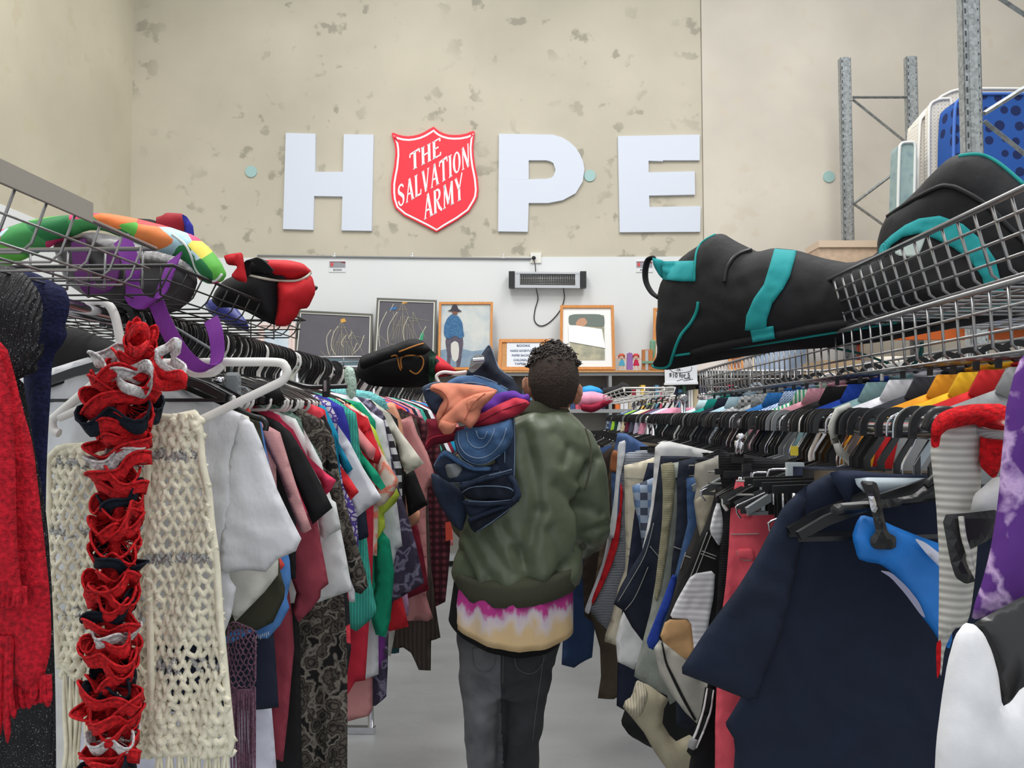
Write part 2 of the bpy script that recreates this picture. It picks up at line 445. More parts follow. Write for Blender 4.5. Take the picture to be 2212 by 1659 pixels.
hard_tag('sign_letter', wpoly([1334,296,1510,293,1510,348,1431,348,1431,350,1400,349,1400,374,1499,372,1500,422,1401,424,1402,449,1512,447,1511,502,1338,503], 0, .03), SIGNW, 'big white foam letter E beside the panel joint', 'letter')
SH = [(835,79),(845,88),(862,101),(880,110),(905,117),(930,119),(960,118),(990,112),(1010,104),(1026,99),(1030,106),(1027,135),(1023,175),(1025,215),(1031,260),(1043,320),(1048,375),(1044,410),(1033,435),(1005,480),(950,520),(890,555),(848,580),(800,555),(740,525),(690,500),(650,465),(636,425),(632,390),(632,350),(638,310),(646,270),(652,210),(651,180),(647,155),(636,122),(635,112),(642,107),(665,117),(690,123),(715,125),(740,122),(765,116),(790,105),(815,90)]
SH = [(560+x/2.212, 240+y/2.212) for x, y in SH]
def inset(P, d):
    out = []; n = len(P)
    for i in range(n):
        a, b, c = P[i-1], P[i], P[(i+1) % n]
        tx, ty = c[0]-a[0], c[1]-a[1]; l = math.hypot(tx, ty); out.append((b[0]-ty/l*d, b[1]+tx/l*d))
    return out
SRED = M('shield_red', (240, 52, 68), .5); SW2 = M('shield_white', (246, 244, 246), .5)
shd = thing('shield_sign', 'red shield sign with white rim and words THE SALVATION ARMY', 'sign', PW(938, 500, .03))
hard('board', wp2(SH, 0, .03), SRED, shd)
hard('rim', wp2(inset(SH, 4), .03, .003), SW2, shd, label='white rim line')
hard('field', wp2(inset(SH, 8), .033, .003), SRED, shd)
def arc(cx, cy, rx, ry, a0, a1, n=8): return [(cx+rx*math.cos(math.radians(a0+(a1-a0)*i/n)), cy+ry*math.sin(math.radians(a0+(a1-a0)*i/n))) for i in range(n+1)]
K, k_ = .17, .085
GL = {
 'T': (.66, [([(.33,0),(.33,1)],K),([(0,.94),(.66,1.0)],k_*1.3),([(.02,.97),(.0,.76)],k_),([(.64,1.0),(.66,.80)],k_),([(.2,.02),(.46,.02)],.05)]),
 'H': (.66, [([(.12,0),(.12,1)],K),([(.54,0),(.54,1)],K),([(.12,.5),(.54,.54)],k_),([(0,.02),(.24,.02)],.05),([(0,.98),(.24,.98)],.05),([(.42,.02),(.66,.02)],.05),([(.42,.98),(.66,.98)],.05)]),
 'E': (.56, [([(.12,0),(.12,1)],K),([(.12,.03),(.52,.05)],k_),([(.12,.97),(.52,.99)],k_),([(.12,.52),(.42,.54)],k_),([(.52,0),(.55,.2)],k_),([(.52,1),(.52,.82)],k_),([(.0,.02),(.2,.02)],.05),([(0,.98),(.2,.98)],.05)]),
 'S': (.56, [([(.50,.80)]+arc(.28,.76,.2,.2,20,180,7)+[(.10,.66),(.28,.53),(.44,.40)]+arc(.28,.25,.19,.22,20,-150,8)+[(.04,.28)],[.06,.08,.1,.1,.1,.1,.12,.13,.14,.16,.17,.17,.16,.14,.12,.1,.09,.08,.08,.08,.1,.1])]),
 'A': (.66, [([(.07,0),(.33,1)],k_),([(.33,1.02),(.58,0)],K),([(.16,.34),(.5,.34)],k_*.9),([(0,.02),(.18,.02)],.05),([(.46,.02),(.7,.02)],.05)]),
 'L': (.52, [([(.13,0),(.13,1)],K),([(.13,.04),(.48,.04)],k_),([(.48,.0),(.52,.24)],k_),([(0,.98),(.26,.98)],.05)]),
 'V': (.62, [([(.1,1),(.32,0)],K),([(.33,0),(.56,1)],k_),([(0,.98),(.2,.98)],.05),([(.46,.98),(.64,.98)],.05)]),
 'I': (.28, [([(.14,0),(.14,1)],K),([(.0,.02),(.28,.02)],.05),([(0,.98),(.28,.98)],.05)]),
 'O': (.62, [(arc(.31,.5,.24,.45,0,360,22),[.16,.16,.13,.1,.08,.08,.08,.1,.13,.16,.17,.17,.17,.15,.12,.1,.08,.08,.08,.1,.13,.16,.16])]),
 'N': (.66, [([(.1,0),(.1,1)],k_),([(.1,1),(.56,0)],K),([(.56,0),(.56,1.06)],k_),([(0,.02),(.2,.02)],.05)]),
 'R': (.62, [([(.12,0),(.12,1)],K),([(.12,.95)]+arc(.28,.75,.2,.22,90,-90,8)+[(.12,.52)],[.07,.08,.09,.12,.15,.16,.15,.12,.09,.08,.07]),([(.28,.52),(.42,.2),(.62,.0)],[.1,.15,.1]),([(.0,.02),(.24,.02)],.05)]),
 'M': (.84, [([(.1,0),(.14,1)],k_),([(.14,1),(.42,.12)],K),([(.42,.12),(.68,1)],k_),([(.7,1),(.72,0)],K),([(0,.02),(.2,.02)],.05),([(.6,.02),(.84,.02)],.05)]),
 'Y': (.62, [([(.08,1),(.32,.46)],K*.9),([(.32,.46),(.58,1.12)],k_),([(.32,.5),(.32,0)],K),([(0,.98),(.18,.98)],.05),([(.2,.02),(.44,.02)],.05)])}
def word(s, p0, p1, h, up=(-.03, 1), squeeze=.92):
    tot = sum(GL[c][0]+.1 for c in s)-.1
    vf = []; x = 0
    for c in s:
        w, st = GL[c]
        for pts, ww in st:
            if isinstance(ww, list): ww = (ww+[ww[-1]]*len(pts))[:len(pts)]
            poly = path2d(pts, ww); Q = []
            for a, b in poly:
                t = (x+a)/tot; X = p0[0]+(p1[0]-p0[0])*t+up[0]*h*b; Y = p0[1]+(p1[1]-p0[1])*t-up[1]*h*b
                Q.append((560+X/2.212, 240+Y/2.212))
            n = len(pts)   # quads along the stroke
            P = [WU(PW(q[0], q[1], .036))[:2] for q in Q]
            for i in range(n-1):
                quad = [P[i], P[i+1], P[2*n-2-i], P[2*n-1-i]]
                vf.append(prism(quad, WP(0, 0, DW-.036), r0, Vector((0, 0, 1)), -f0, .003))
        x += w+.1
    return join(*vf)
hard('lettering', word('THE', (722,288), (868,212), 84), SW2, shd, label='white serif word THE')
hard('lettering', word('SALVATION', (664,462), (1006,262), 104), SW2, shd, label='white serif word SALVATION')
hard('lettering', word('ARMY', (788,520), (975,418), 112), SW2, shd, label='white serif word ARMY')
DISC = M('pale_blue_disc', (163, 196, 194), .6)
for (x, y, l) in ((543, 371, 'small pale blue disc on the wall left of the letter H'), (1274, 380, 'small pale blue disc tucked against the letter P'), (1790, 382, 'small pale blue disc on the wall left of the steel upright')):
    hard_tag('wall_disc', wp2([(x+12.5*math.cos(a*.2618), y+12.5*math.sin(a*.2618)) for a in range(24)][::-1], 0, .012), DISC, l, 'disc')
# conduit + outlet + heater
CGR = M('conduit_grey', (140, 142, 144), .5)
cd = thing('electrical_conduit', 'thin grey conduit running along the top edge of the white paint', 'conduit', PW(560, 553, .02))
obj('pipe', tube([PW(556, 552.5, .026), PW(700, 554, .026), PW(900, 556.5, .026), PW(1148, 559, .026)], .010), CGR, cd)
for x, y in ((723, 553), (891, 553), (1088, 556)):
    obj('clip', join(obox(PW(x-4, y+4, .0), r0*.035, -f0*.035, Vector((0, 0, .02))), tube([PW(x, y, .01), PW(x, y-7, .01)], .008)), M('clip_white', (215, 215, 215)), cd, label='pale saddle clip')
ol = thing('power_outlet', 'white double power point at the end of the grey conduit', 'power outlet', PW(1158, 567, .02))
hard('plate', wpoly([1146,547,1169,547,1169,569,1146,569], 0, .03), M('outlet_white', (232, 230, 222), .4), ol)
obj('plug', tube([PW(1153, 557, .03), PW(1153, 557, .06)], .02, 12), BPL, ol)
ht = thing('wall_heater', 'silver bar heater with black end caps and cord on the white wall', 'heater', PW(1182, 624, .1))
SIL = M('silver_metal', (196, 198, 200), .3, .8)
def hpoly(px, d0, t): return wpoly(px, d0, t)
hard('housing', join(hpoly([1112,589,1252,590,1252,624,1112,623], .06, .02), hpoly([1112,589,1252,590,1252,594,1112,593], .08, .05), hpoly([1112,617,1252,618,1252,624,1112,623], .08, .05), hpoly([1112,593,1123,593,1123,618,1112,618], .08, .045), hpoly([1242,593,1252,593,1252,618,1242,618], .08, .045)), SIL, ht)
hard('reflector', hpoly([1123,594,1242,594,1242,617,1123,617], .08, .006), M('reflector_dark', (98, 96, 92), .25, .9), ht)
for yy in (598, 604): obj('heating_tube', tube([PW(1123, yy, .1), PW(1242, yy+.5, .1)], .011, 10), M('heater_tube', (80, 78, 76), .2), ht)
obj('grille', join(*[tube([PW(1125+i*3.9, 594, .128), PW(1125+i*3.9, 617, .128)], .0022, 4) for i in range(31)]+[tube([PW(1123, y, .13), PW(1242, y, .13)], .002, 4) for y in (601, 607, 612)]), SIL, ht)
for x0, x1 in ((1099, 1112), (1252, 1265)): hard('end_cap', hpoly([x0,589,x1,589,x1,624,x0,624], .05, .085), BPL, ht, label='black ribbed end cap')
hard('bracket', join(hpoly([1135,598,1145,598,1145,615,1135,615], 0, .07), hpoly([1220,598,1230,598,1230,615,1220,615], 0, .07)), SIL, ht)
CORD = M('cord_dark', (52, 52, 54), .5)
obj('cord', join(tube(spline([PW(1153, 560, .06), PW(1156, 572, .07), PW(1157, 589, .07)]), .0055, 6), tube(spline([PW(1158, 624, .06), PW(1162, 645, .03), PW(1156, 668, .02), PW(1154, 690, .02), PW(1162, 702, .02), PW(1175, 703, .02), PW(1192, 692, .02), PW(1210, 670, .02), PW(1219, 645, .03), PW(1217, 624, .06)]), .0055, 6)), CORD, ht, label='thin dark power cord')
def text(s, q0, ax, up, size, mat, parent, label=None, w=None):
    cu = bpy.data.curves.new('t', 'FONT'); cu.body = s; cu.size = 1; cu.extrude = 0; cu.align_x = 'CENTER'; cu.align_y = 'CENTER'; cu.offset = .012
    to = bpy.data.objects.new('t', cu); COL.objects.link(to); bpy.context.view_layer.update()
    me = bpy.data.meshes.new_from_object(to.evaluated_get(bpy.context.evaluated_depsgraph_get()))
    V = [v.co.copy() for v in me.vertices]; Fc = [tuple(p.vertices) for p in me.polygons]
    bpy.data.objects.remove(to); bpy.data.curves.remove(cu); bpy.data.meshes.remove(me)
    if not V: return
    wd = max(v.x for v in V)-min(v.x for v in V); sx = size if w is None else w/wd
    n = ax.cross(up); n.normalize()
    V3 = [q0+ax*v.x*sx+up*v.y*size for v in V]; V4 = [v+n*.0015 for v in V3]; m = len(V)
    return hard('lettering', (V3+V4, [tuple(reversed(q)) for q in Fc]+[tuple(i+m for i in q) for q in Fc]), mat, parent, label=label)
INK = M('ink', (50, 48, 52), .7); INKG = M('ink_grey', (120, 122, 126), .7); ZZ = Vector((0, 0, 1))
for x, l in ((729, 'small grey and red BOOKS label card high on the white wall left of the heater'), (1392, 'small grey and red label card half hidden behind the teal strapped duffel bag')):
    t = thing('label_card', l, 'sign', PW(x, 588, .01))
    hard('card', wpoly([x-18,563,x+18,563,x+18,588,x-18,588], .012, .008), M('card_white', (226, 228, 230), .5), t)
    hard('banner', wpoly([x-17,565,x+17,565,x+17,578,x-17,578], .020, .003), M('banner_grey', (150, 152, 158), .5), t)
    hard('stripe', wpoly([x-17,565,x+17,565,x+17,569,x+4,566,x-17,566.5], .023, .002), M('maroon_stripe', (126, 52, 66), .5), t)
    hard('emblem', wpoly([x-15,568,x-9,568,x-9,574,x-12,576,x-15,574], .023, .002), M('emblem_red', (214, 82, 84), .5), t)
    text('BOOKS', PW(x, 583, .022), r0, ZZ, .026, INKG, t, w=.085)
# ---------------------------------------------------------------- pictures on the bookcase
FR_G = M('frame_pewter', (92, 92, 86), .4, .4); FR_L = M('frame_silver', (206, 206, 198), .4, .3); FR_O = M('frame_oak', (196, 128, 66), .5, kind='wood', c2=(214, 148, 84), s=12)
def picture(c, off, fw, matF, bg, label, lip=None, matb=None, matw=0, cat='picture', lean=.12, nm='framed_picture'):
    """c: four corners in pixels TL,TR,BR,BL; stands leaning back to the wall"""
    P = [PW(c[i], c[i+1], off+(0 if i < 4 else lean)) for i in range(0, 8, 2)]
    t = thing(nm, label, cat, (P[2]+P[3])/2)
    TL, TR, BR, BL = P
    n = (TR-TL).cross(TL-BL).normalized()
    if n.dot(f0) > 0: n = -n
    def Q(u, v, h=0): return TL*(1-u)*(1-v)+TR*u*(1-v)+BR*u*v+BL*(1-u)*v+n*h
    wpx = c[2]-c[0]; hpx = c[7]-c[1]; fu, fv = fw/wpx, fw/hpx
    def ringq(u0, u1, h0, h1):
        a, b = fu*u0, fu*u1; a2, b2 = fv*u0, fv*u1; V = []
        for (p, q, h) in ((a, a2, h0), (a, a2, h1), (b, b2, h1), (b, b2, h0)):
            V += [Q(p, q, h), Q(1-p, q, h), Q(1-p, 1-q, h), Q(p, 1-q, h)]
        Fc = []
        for s in range(4):
            for k in range(4):
                s2 = (s+1) % 4; Fc.append((s*4+k, s*4+(k+1) % 4, s2*4+(k+1) % 4, s2*4+k))
        return V, Fc
    hard('frame', ringq(0, 1, 0, .03), matF, t)
    if lip: hard('lip', ringq(1, 1.55, .0, .024), lip, t)
    k = 1.0
    def quad(u0, v0, u1, v1, h):
        V = [Q(u0, v0, h), Q(u1, v0, h), Q(u1, v1, h), Q(u0, v1, h), Q(u0, v0, h-.006), Q(u1, v0, h-.006), Q(u1, v1, h-.006), Q(u0, v1, h-.006)]
        return V, [(0, 3, 2, 1), (4, 5, 6, 7), (0, 1, 5, 4), (1, 2, 6, 5), (2, 3, 7, 6), (3, 0, 4, 7)]
    if matb:
        hard('mount', quad(fu*.8, fv*.8, 1-fu*.8, 1-fv*.8, .012), matb, t)
        mu, mv = matw/wpx, matw/hpx; hard('image', quad(mu, mv, 1-mu, 1-mv, .016), bg, t)
    else: hard('image', quad(fu*.8, fv*.8, 1-fu*.8, 1-fv*.8, .014), bg, t)
    def W2(px, py, h=.018):
        v = (py-(c[1]+c[3])/2)/hpx; l = c[0]+(c[6]-c[0])*v; return Q((px-l)/wpx, v, h)
    return t, W2, n
def strokes(t, W2, n, lst, mat, w=.006, name='line_work', label=None):
    vf = []
    for pts in lst:
        P = spline([W2(pts[i], pts[i+1], .0155) for i in range(0, len(pts), 2)], 4)
        vf.append(tube(P, w/2, 4))
    return obj(name, join(*vf), mat, t, label=label)
def blob(t, W2, pts, mat, name='painted_shape', h=.0165, label=None):
    P = chaikin([(pts[i], pts[i+1]) for i in range(0, len(pts), 2)], 0 if name in ('paper_sheet', 'glare_patch', 'painted_ground') or len(pts) == 8 else 2)
    A = [W2(x, y, h) for x, y in P]; B_ = [W2(x, y, h+.0015) for x, y in P]; m = len(A); tr = tess(P)
    return hard(name, (A+B_, [tuple(q) for q in tr]+[tuple(i+m for i in reversed(q)) for q in tr]+[(i, (i+1) % m, (i+1) % m+m, i+m) for i in range(m)]), mat, t, label=label)
PAINTBG = M('ship_background', (92, 90, 96), .6, kind='paint', s=6, c2=[(88, 86, 92), (98, 96, 103)])
THREAD = M('ship_thread', (206, 200, 180), .5); GOLDT = M('gold_thread', (214, 160, 70), .5); SEA = M('ship_sea', (88, 112, 124), .6); MESHT = M('ship_mesh', (150, 144, 130), .6)
def ship(t, W2, n, ox, oy, s, sails):
    X = lambda *p: [v*s+(ox if i % 2 == 0 else oy) for i, v in enumerate(p)]
    L = [X(0, 0, 0, -95), X(22, 2, 22, -72), X(-22, 0, -20, -70), X(-34, 2, 30, 4), X(-38, -6, -30, 8, 28, 8, 40, -8), X(0, -60, 60, -52), X(-18, -40, 18, -42), X(-12, -75, 12, -77), X(12, -50, 32, -52), X(0, -95, -34, 0), X(0, -95, 34, 0), X(22, -72, 52, -4), X(-34, 0, -52, -18)]
    strokes(t, W2, n, L+[X(-12+i*4, -70+abs(i-3)*9, -26+i*7, -2) for i in range(8)], MESHT, .006, 'rigging')
    strokes(t, W2, n, [X(*q) for q in sails], THREAD, .008, 'sail_edges', label='pale curved sail edges')
    blob(t, W2, X(-2, -96, 8, -100, 12, -92, 0, -88), GOLDT, 'flag')
S1 = picture([646,672,806,680,803,800,634,796], .16, 4, FR_G, PAINTBG, 'landscape framed picture of a sailing ship on dark ground, leftmost of the two ships', FR_L)
blob(S1[0], S1[1], [640,782,700,776,800,782,798,794,700,794,638,791], SEA, 'painted_sea')
ship(*S1, 737, 778, .9, [(-25,-70,-36,-50,-34,-20,-30,-8), (-8,-80,-20,-60,-26,-30,-16,-8), (10,-58,-2,-40,2,-30), (52,-60,40,-30,22,-12), (-42,-6,-38,6), (24,-66,14,-50), (34,-40,24,-18)])
S2 = picture([815,645,944,650,940,800,806,798], .14, 4, FR_G, PAINTBG, 'taller framed picture of a sailing ship with coloured flags on dark ground', FR_L)
ship(*S2, 870, 745, .98, [(-35,-70,-52,-30,-50,10), (-12,-70,-32,-35,-32,2), (12,-60,0,-30,4,0), (50,-40,34,-10,30,4), (-20,-88,-28,-70)])
blob(S2[0], S2[1], [907,722,914,718,912,735,902,742], M('flag_green', (56, 150, 110), .6), 'flag')
blob(S2[0], S2[1], [842,668,858,664,856,671,843,673], M('flag_blue', (60, 110, 160), .6), 'flag')
S3 = picture([949,654,1065,654,1063,800,946,800], .13, 5, FR_O, M('horseman_sky', (188, 196, 200), .6, kind='paint', s=7, c2=[(160, 178, 192), (200, 204, 202), (214, 214, 206)]), 'oak framed painting of a rider in blue on a dark horse')
blob(S3[0], S3[1], [952,758,985,752,1020,760,1058,756,1057,794,952,794], M('rider_ground', (124, 146, 166), .6, kind='paint', s=10, c2=[(106, 132, 158), (150, 168, 182)]), 'painted_ground')
blob(S3[0], S3[1], [962,738,968,724,985,716,998,724,1001,742,998,762,996,780,992,797,986,797,986,775,974,772,972,796,966,796,966,765], M('horse_dark', (74, 70, 88), .6, kind='paint', s=60, c2=[(58, 54, 72), (104, 96, 110)]), 'painted_horse', .018)
blob(S3[0], S3[1], [974,744,982,738,990,742,992,756,990,776,984,784,977,778,974,762], M('horse_pale', (206, 204, 198), .6), 'horse_face', .0195)
blob(S3[0], S3[1], [959,724,960,704,966,690,976,680,990,684,999,698,1001,718,1003,728,994,734,984,726,972,734,964,732], M('cloak_blue', (50, 100, 146), .6, kind='paint', s=50, c2=[(34, 72, 118), (74, 128, 168)]), 'painted_cloak', .021)
blob(S3[0], S3[1], [976,671,988,671,989,679,984,683,978,681], M('rider_face', (120, 84, 70), .6), 'painted_face', .0225)
blob(S3[0], S3[1], [966,674,975,670,977,662,983,658,988,662,990,669,999,675,990,675,978,674], M('hat_dark', (60, 54, 66), .6), 'painted_hat', .024)
S4 = picture([1078,735,1187,735,1187,802,1075,802], .1, 7, FR_O, M('cork', (196, 146, 96), .9, kind='paint', s=60, c2=[(184, 134, 86), (206, 158, 108)]), 'small cork notice board holding a handwritten BOOKS price sheet', cat='notice board', nm='notice_board')
blob(S4[0], S4[1], [1095,741,1169,741,1168,796,1094,796], M('paper_white', (224, 228, 236), .8), 'paper_sheet', .016)
for s_, y, w, x in (('BOOKS', 749, .13, 1130), ('HARDS ADVENTURE 4.00', 760, .28, 1132), ('PAPER BACKS   2.00', 770, .25, 1132), ('CHILDREN  1.00', 780, .2, 1130), ('TAPES  2.00', 788, .18, 1130)):
    text(s_, S4[1](x, y, .022), r0, ZZ, .032, M('pen_blue', (104, 122, 150), .7), S4[0], w=w)
S5 = picture([1210,661,1325,661,1329,800,1208,800], .12, 6, FR_O, M('print_art', (160, 160, 144), .6, kind='paint', s=9, c2=[(120, 126, 116), (176, 172, 150), (206, 196, 160)]), 'oak framed print in a wide white mount, propped right of the heater cord', matb=M('mount_white', (236, 236, 234), .35, spec=.6), matw=21)
blob(S5[0], S5[1], [1228,680,1304,680,1304,708,1270,706,1228,704], M('print_dark', (112, 122, 116), .6), 'painted_shape', .018)
blob(S5[0], S5[1], [1242,700,1250,690,1262,688,1268,698,1262,706,1246,707], M('print_figure', (196, 150, 122), .6), 'painted_shape', .0195)
blob(S5[0], S5[1], [1227,704,1245,705,1298,713,1304,754,1228,740], M('glare_paint', (246, 246, 246), .5), 'glare_patch', .021)  # glare over the print, painted on as a near-white shape
picture([560,700,640,700,636,800,556,800], .2, 5, M('frame_pinkish', (226, 206, 200), .6), M('pale_print', (206, 214, 222), .6, kind='paint', s=8, c2=[(168, 190, 208), (222, 226, 228)]), 'pale pink framed print half hidden by the red and black bag', matb=M('mount_pink', (224, 202, 196), .6), matw=14)
picture([1411,667,1470,668,1472,800,1409,800], .12, 6, FR_O, M('mount_white2', (232, 232, 230), .5), 'oak framed picture mostly hidden behind the duffel bag')
picture([1620,752,1745,738,1745,806,1624,812], .12, 5, M('frame_cream', (212, 196, 168), .5), M('sea_print', (128, 152, 182), .5, kind='paint', s=5, c2=[(108, 136, 172), (190, 200, 212)]), 'framed blue sky print seen through the wire basket')
picture([1572,764,1606,760,1606,806,1574,806], .1, 7, FR_O, M('brown_print', (150, 92, 60), .6), 'small brown framed picture seen through the basket end')
picture([1822,742,1864,736,1864,800,1824,806], .1, 8, M('frame_kraft', (176, 132, 92), .6), M('red_print', (158, 66, 56), .6), 'small kraft framed red picture behind the basket wires')
# ---------------------------------------------------------------- bookcase
SHELF = M('shelf_grey', (150, 152, 154), .5); BACK = M('shelf_back', (146, 142, 136), .7)
OAK = M('shelf_oak', (190, 140, 90), .6, kind='wood', c2=(206, 158, 106), s=10)
dB = .32
u0b = WU(PW(470, 800))[0]; u1b = WU(PW(1940, 800))[0]
def zat(py, off): return PW(1230, py, off).z
zt = zat(800.5, dB); zs1 = zat(884, dB); zs2 = zat(985, dB)
bc = thing('bookcase', 'long grey steel bookcase with a timber top along the white wall', 'bookcase', WP((u0b+u1b)/2, 0, DW-dB))
bx = lambda ua, ub, za, zb, d0, d1: obox(WP(ua, za, DW-d0), r0*(ub-ua), -f0*(d1-d0), Vector((0, 0, zb-za)))
hard('top_board', bx(u0b, u1b, zt-.018, zt, .014, dB+.02), OAK, bc)
hard('top_rail', bx(u0b, u1b, zt-.05, zt-.018, dB-.03, dB), SHELF, bc)
hard('back_panel', bx(u0b, u1b, 0, zt-.018, .014, .022), BACK, bc)
for z in (zs1, zs2, zs2-.45, .1): hard('shelf', bx(u0b, u1b, z-.035, z, .02, dB), SHELF, bc)
ups = [u0b+i*(u1b-u0b)/7 for i in range(8)]
for u in ups: hard('upright', bx(u-.015, u+.015, 0, zt-.02, .02, dB-.002), SHELF, bc)
BCOL = [(214,208,196),(232,228,220),(60,84,128),(178,52,52),(226,120,60),(238,196,90),(70,70,72),(150,40,60),(90,140,170),(70,110,90),(220,60,90),(196,180,150),(40,44,70),(228,226,230),(120,70,60),(210,90,110),(240,240,236),(110,110,116)]
BM = [M('book_cover_%d' % i, c, .55) for i, c in enumerate(BCOL)]; PG = M('book_pages', (224, 216, 198), .8)
CN = ['cream','off white','navy','red','orange','yellow','black','maroon','sky blue','green','pink','tan','midnight blue','white','brown','rose','bright white','grey']
protos = []
rb = random.Random(3)
def book(u, z, h, w, ci, d, label, group):
    t = thing('book', label, 'book', WP(u+w/2, z, DW-d), group)
    a = WP(u, z, DW-d); e = -f0
    hard('cover', join(obox(a, r0*.003, -f0*.001+f0*.13, ZZ*h), obox(a+r0*(w-.003), r0*.003, f0*.13, ZZ*h), obox(a, r0*w, f0*.003, ZZ*h)), BM[ci], t)
    hard('pages', obox(a+r0*.003+f0*.004+ZZ*.003, r0*(w-.006), f0*.12, ZZ*(h-.007)), PG, t)
ub = WU(PW(1226, 880, dB))[0]; ue = WU(PW(1880, 880, dB))[0]; u = ub; BL = []
while u < ue:
    w = rb.uniform(.018, .05); h = rb.uniform(.17, .235)
    if any(abs(u+w/2-x) < .035+w/2 for x in ups): u += .03; continue
    if u < WU(PW(1262, 880, dB))[0]: h *= .8
    ci = rb.randrange(len(BCOL)); px = 1106+WU(WP(u, 1, DW-dB))[0]/(DW-dB)*F
    BL.append((u, h, w, ci)); u += w+.002
bay = lambda u: ['first', 'second', 'third', 'fourth', 'fifth', 'sixth', 'seventh'][max(0, min(6, int((u-u0b)/(u1b-u0b)*7)))]
for i, (u, h, w, ci) in enumerate(BL):
    a = CN[BL[i-1][3]] if i else 'shelf end'; c_ = CN[BL[i+1][3]] if i < len(BL)-1 else 'shelf end'
    sz = 'tall' if h > .215 else 'short' if h < .185 else 'medium'; th = 'thick' if w > .038 else 'slim' if w < .026 else 'mid-width'
    book(u, zs1, h, w, ci, dB-.02, '%s %s %s book between %s and %s spines, %s shelf bay' % (sz, th, CN[ci], a, c_, bay(u)), 'books on the upper shelf')
# small row of books up by the head and lower shelf ones near it
u = WU(PW(1120, 840, dB))[0]
for i in range(7):
    ci = [2, 17, 4, 8, 11, 6, 13][i]
    h = .2; a = WP(u, zs1, DW-dB+.02); R_ = Matrix.Rotation(.22, 3, f0)
    t = thing('book', '%s book leaning in a row beside the person\'s left ear' % CN[ci], 'book', a)
    vf = xf(join(obox(Vector(), r0*.003, f0*.13, ZZ*h), obox(r0*.022, r0*.003, f0*.13, ZZ*h), obox(Vector(), r0*.025, f0*.003, ZZ*h)), lambda v: a+R_ @ v)
    hard('cover', vf, BM[ci], t); hard('pages', xf(obox(r0*.003+f0*.004, r0*.019, f0*.12, ZZ*(h-.006)), lambda v: a+R_ @ v), PG, t); u += .03
u = WU(PW(1262, 985, dB))[0]; ue = WU(PW(1330, 985, dB))[0]
# whiteboard price sign
ws = thing('price_sign', 'small whiteboard reading $10 for 5 hung on the bookcase front', 'sign', PW(1466, 829, dB+.05))
def pwl(px, d0, t): return prism([WU(PW(px[i], px[i+1], d0))[:2] for i in range(0, len(px), 2)], WP(0, 0, DW-d0), r0, ZZ, -f0, t)
hard('board', pwl([1435,790,1505,788,1506,826,1436,829], dB+.03, .015), M('whiteboard', (228, 230, 236), .35, spec=.5), ws)
hard('ledge', pwl([1434,827,1507,825,1507,830,1434,832], dB+.045, .02), M('ledge_white', (232, 232, 236), .4), ws)
text('$10 for 5', PW(1468, 811, dB+.048), r0, ZZ, .062, INK, ws, w=.2)
text('- OR -', PW(1466, 799, dB+.048), r0, ZZ, .03, INK, ws, w=.07)
text('items', PW(1485, 817, dB+.048), r0, ZZ, .03, INK, ws, w=.06)
obj('drawn_curve', join(tube(spline([PW(1447, 798, dB+.047), PW(1455, 804, dB+.047), PW(1475, 805, dB+.047), PW(1492, 801, dB+.047), PW(1494, 792, dB+.047)]), .0025, 4), tube([PW(1462, 823, dB+.047), PW(1475, 819, dB+.047), PW(1477, 823, dB+.047), PW(1497, 819, dB+.047)], .0022, 4)), INK, ws)
# toy figures on the top board
def tpx(px, off, t): return pwl(px, off, t)
for (x, hair, dress, nm, lab) in ((1343, (196, 92, 70), (84, 166, 196), 'blue', 'painted wooden girl in a blue dress on the bookcase top'), (1374, (206, 76, 70), (196, 44, 80), 'red', 'painted wooden girl in a red dress skipping on the bookcase top')):
    t = thing('wooden_figure', lab, 'figure', PW(x, 799, .25))
    obj('hair', tpx([x-7,775,x-8,768,x-4,764,x+3,764,x+7,768,x+6,775,x+3,769,x-4,769], .262, .016), M('hair_'+nm, hair), t)
    obj('face', tpx([x-4,769,x+3,769,x+4,774,x,777,x-4,774], .26, .014), M('toy_skin', (226, 186, 160)), t)
    hard('dress', tpx([x-3,777,x+3,777,x+7,790,x-7,790], .26, .016), M('dress_'+nm, dress), t)
    hard('arm', tpx([x-3,778,x-12,770,x-13,772,x-4,781], .26, .008), MATS['toy_skin'], t); hard('arm', tpx([x+3,778,x+12,771,x+13,773,x+4,781], .26, .008), MATS['toy_skin'], t)
    hard('leg', tpx([x-4,790,x-2,790,x-3,799,x-5,799], .26, .01), MATS['toy_skin'], t); hard('leg', tpx([x+2,790,x+4,790,x+7,798,x+5,799], .26, .01), MATS['toy_skin'], t)
hard_tag('wooden_block', tpx([1353,799,1354,764,1359,762,1365,764,1366,799], .25, .04), M('block_purple', (150, 108, 170), .6), 'purple wooden letter block between the two painted girls', 'block')
wb = thing('shelf_bracket_block', 'brown wooden block with a metal strip and green bar on the bookcase top', 'block', PW(1397, 799, .25))
hard('block', tpx([1386,756,1408,756,1408,799,1386,799], .24, .05), M('block_brown', (186, 120, 72), .6), wb)
hard('metal_strip', tpx([1394,757,1400,757,1400,799,1394,799], .29, .004), SIL, wb)
hard('bar', tpx([1386,780,1412,780,1412,785,1386,785], .295, .02), M('bar_green', (120, 156, 132), .6), wb)
hard_tag('cactus_ornament', tube(spline([PW(1411, 800, .22), PW(1410, 770, .22), PW(1410, 745, .22), PW(1411, 734, .22)]), [.03]*16+[.026, .02, .008], 8), M('cactus_green', (118, 160, 134), .6), 'pale green cactus ornament beside the brown block', 'ornament')
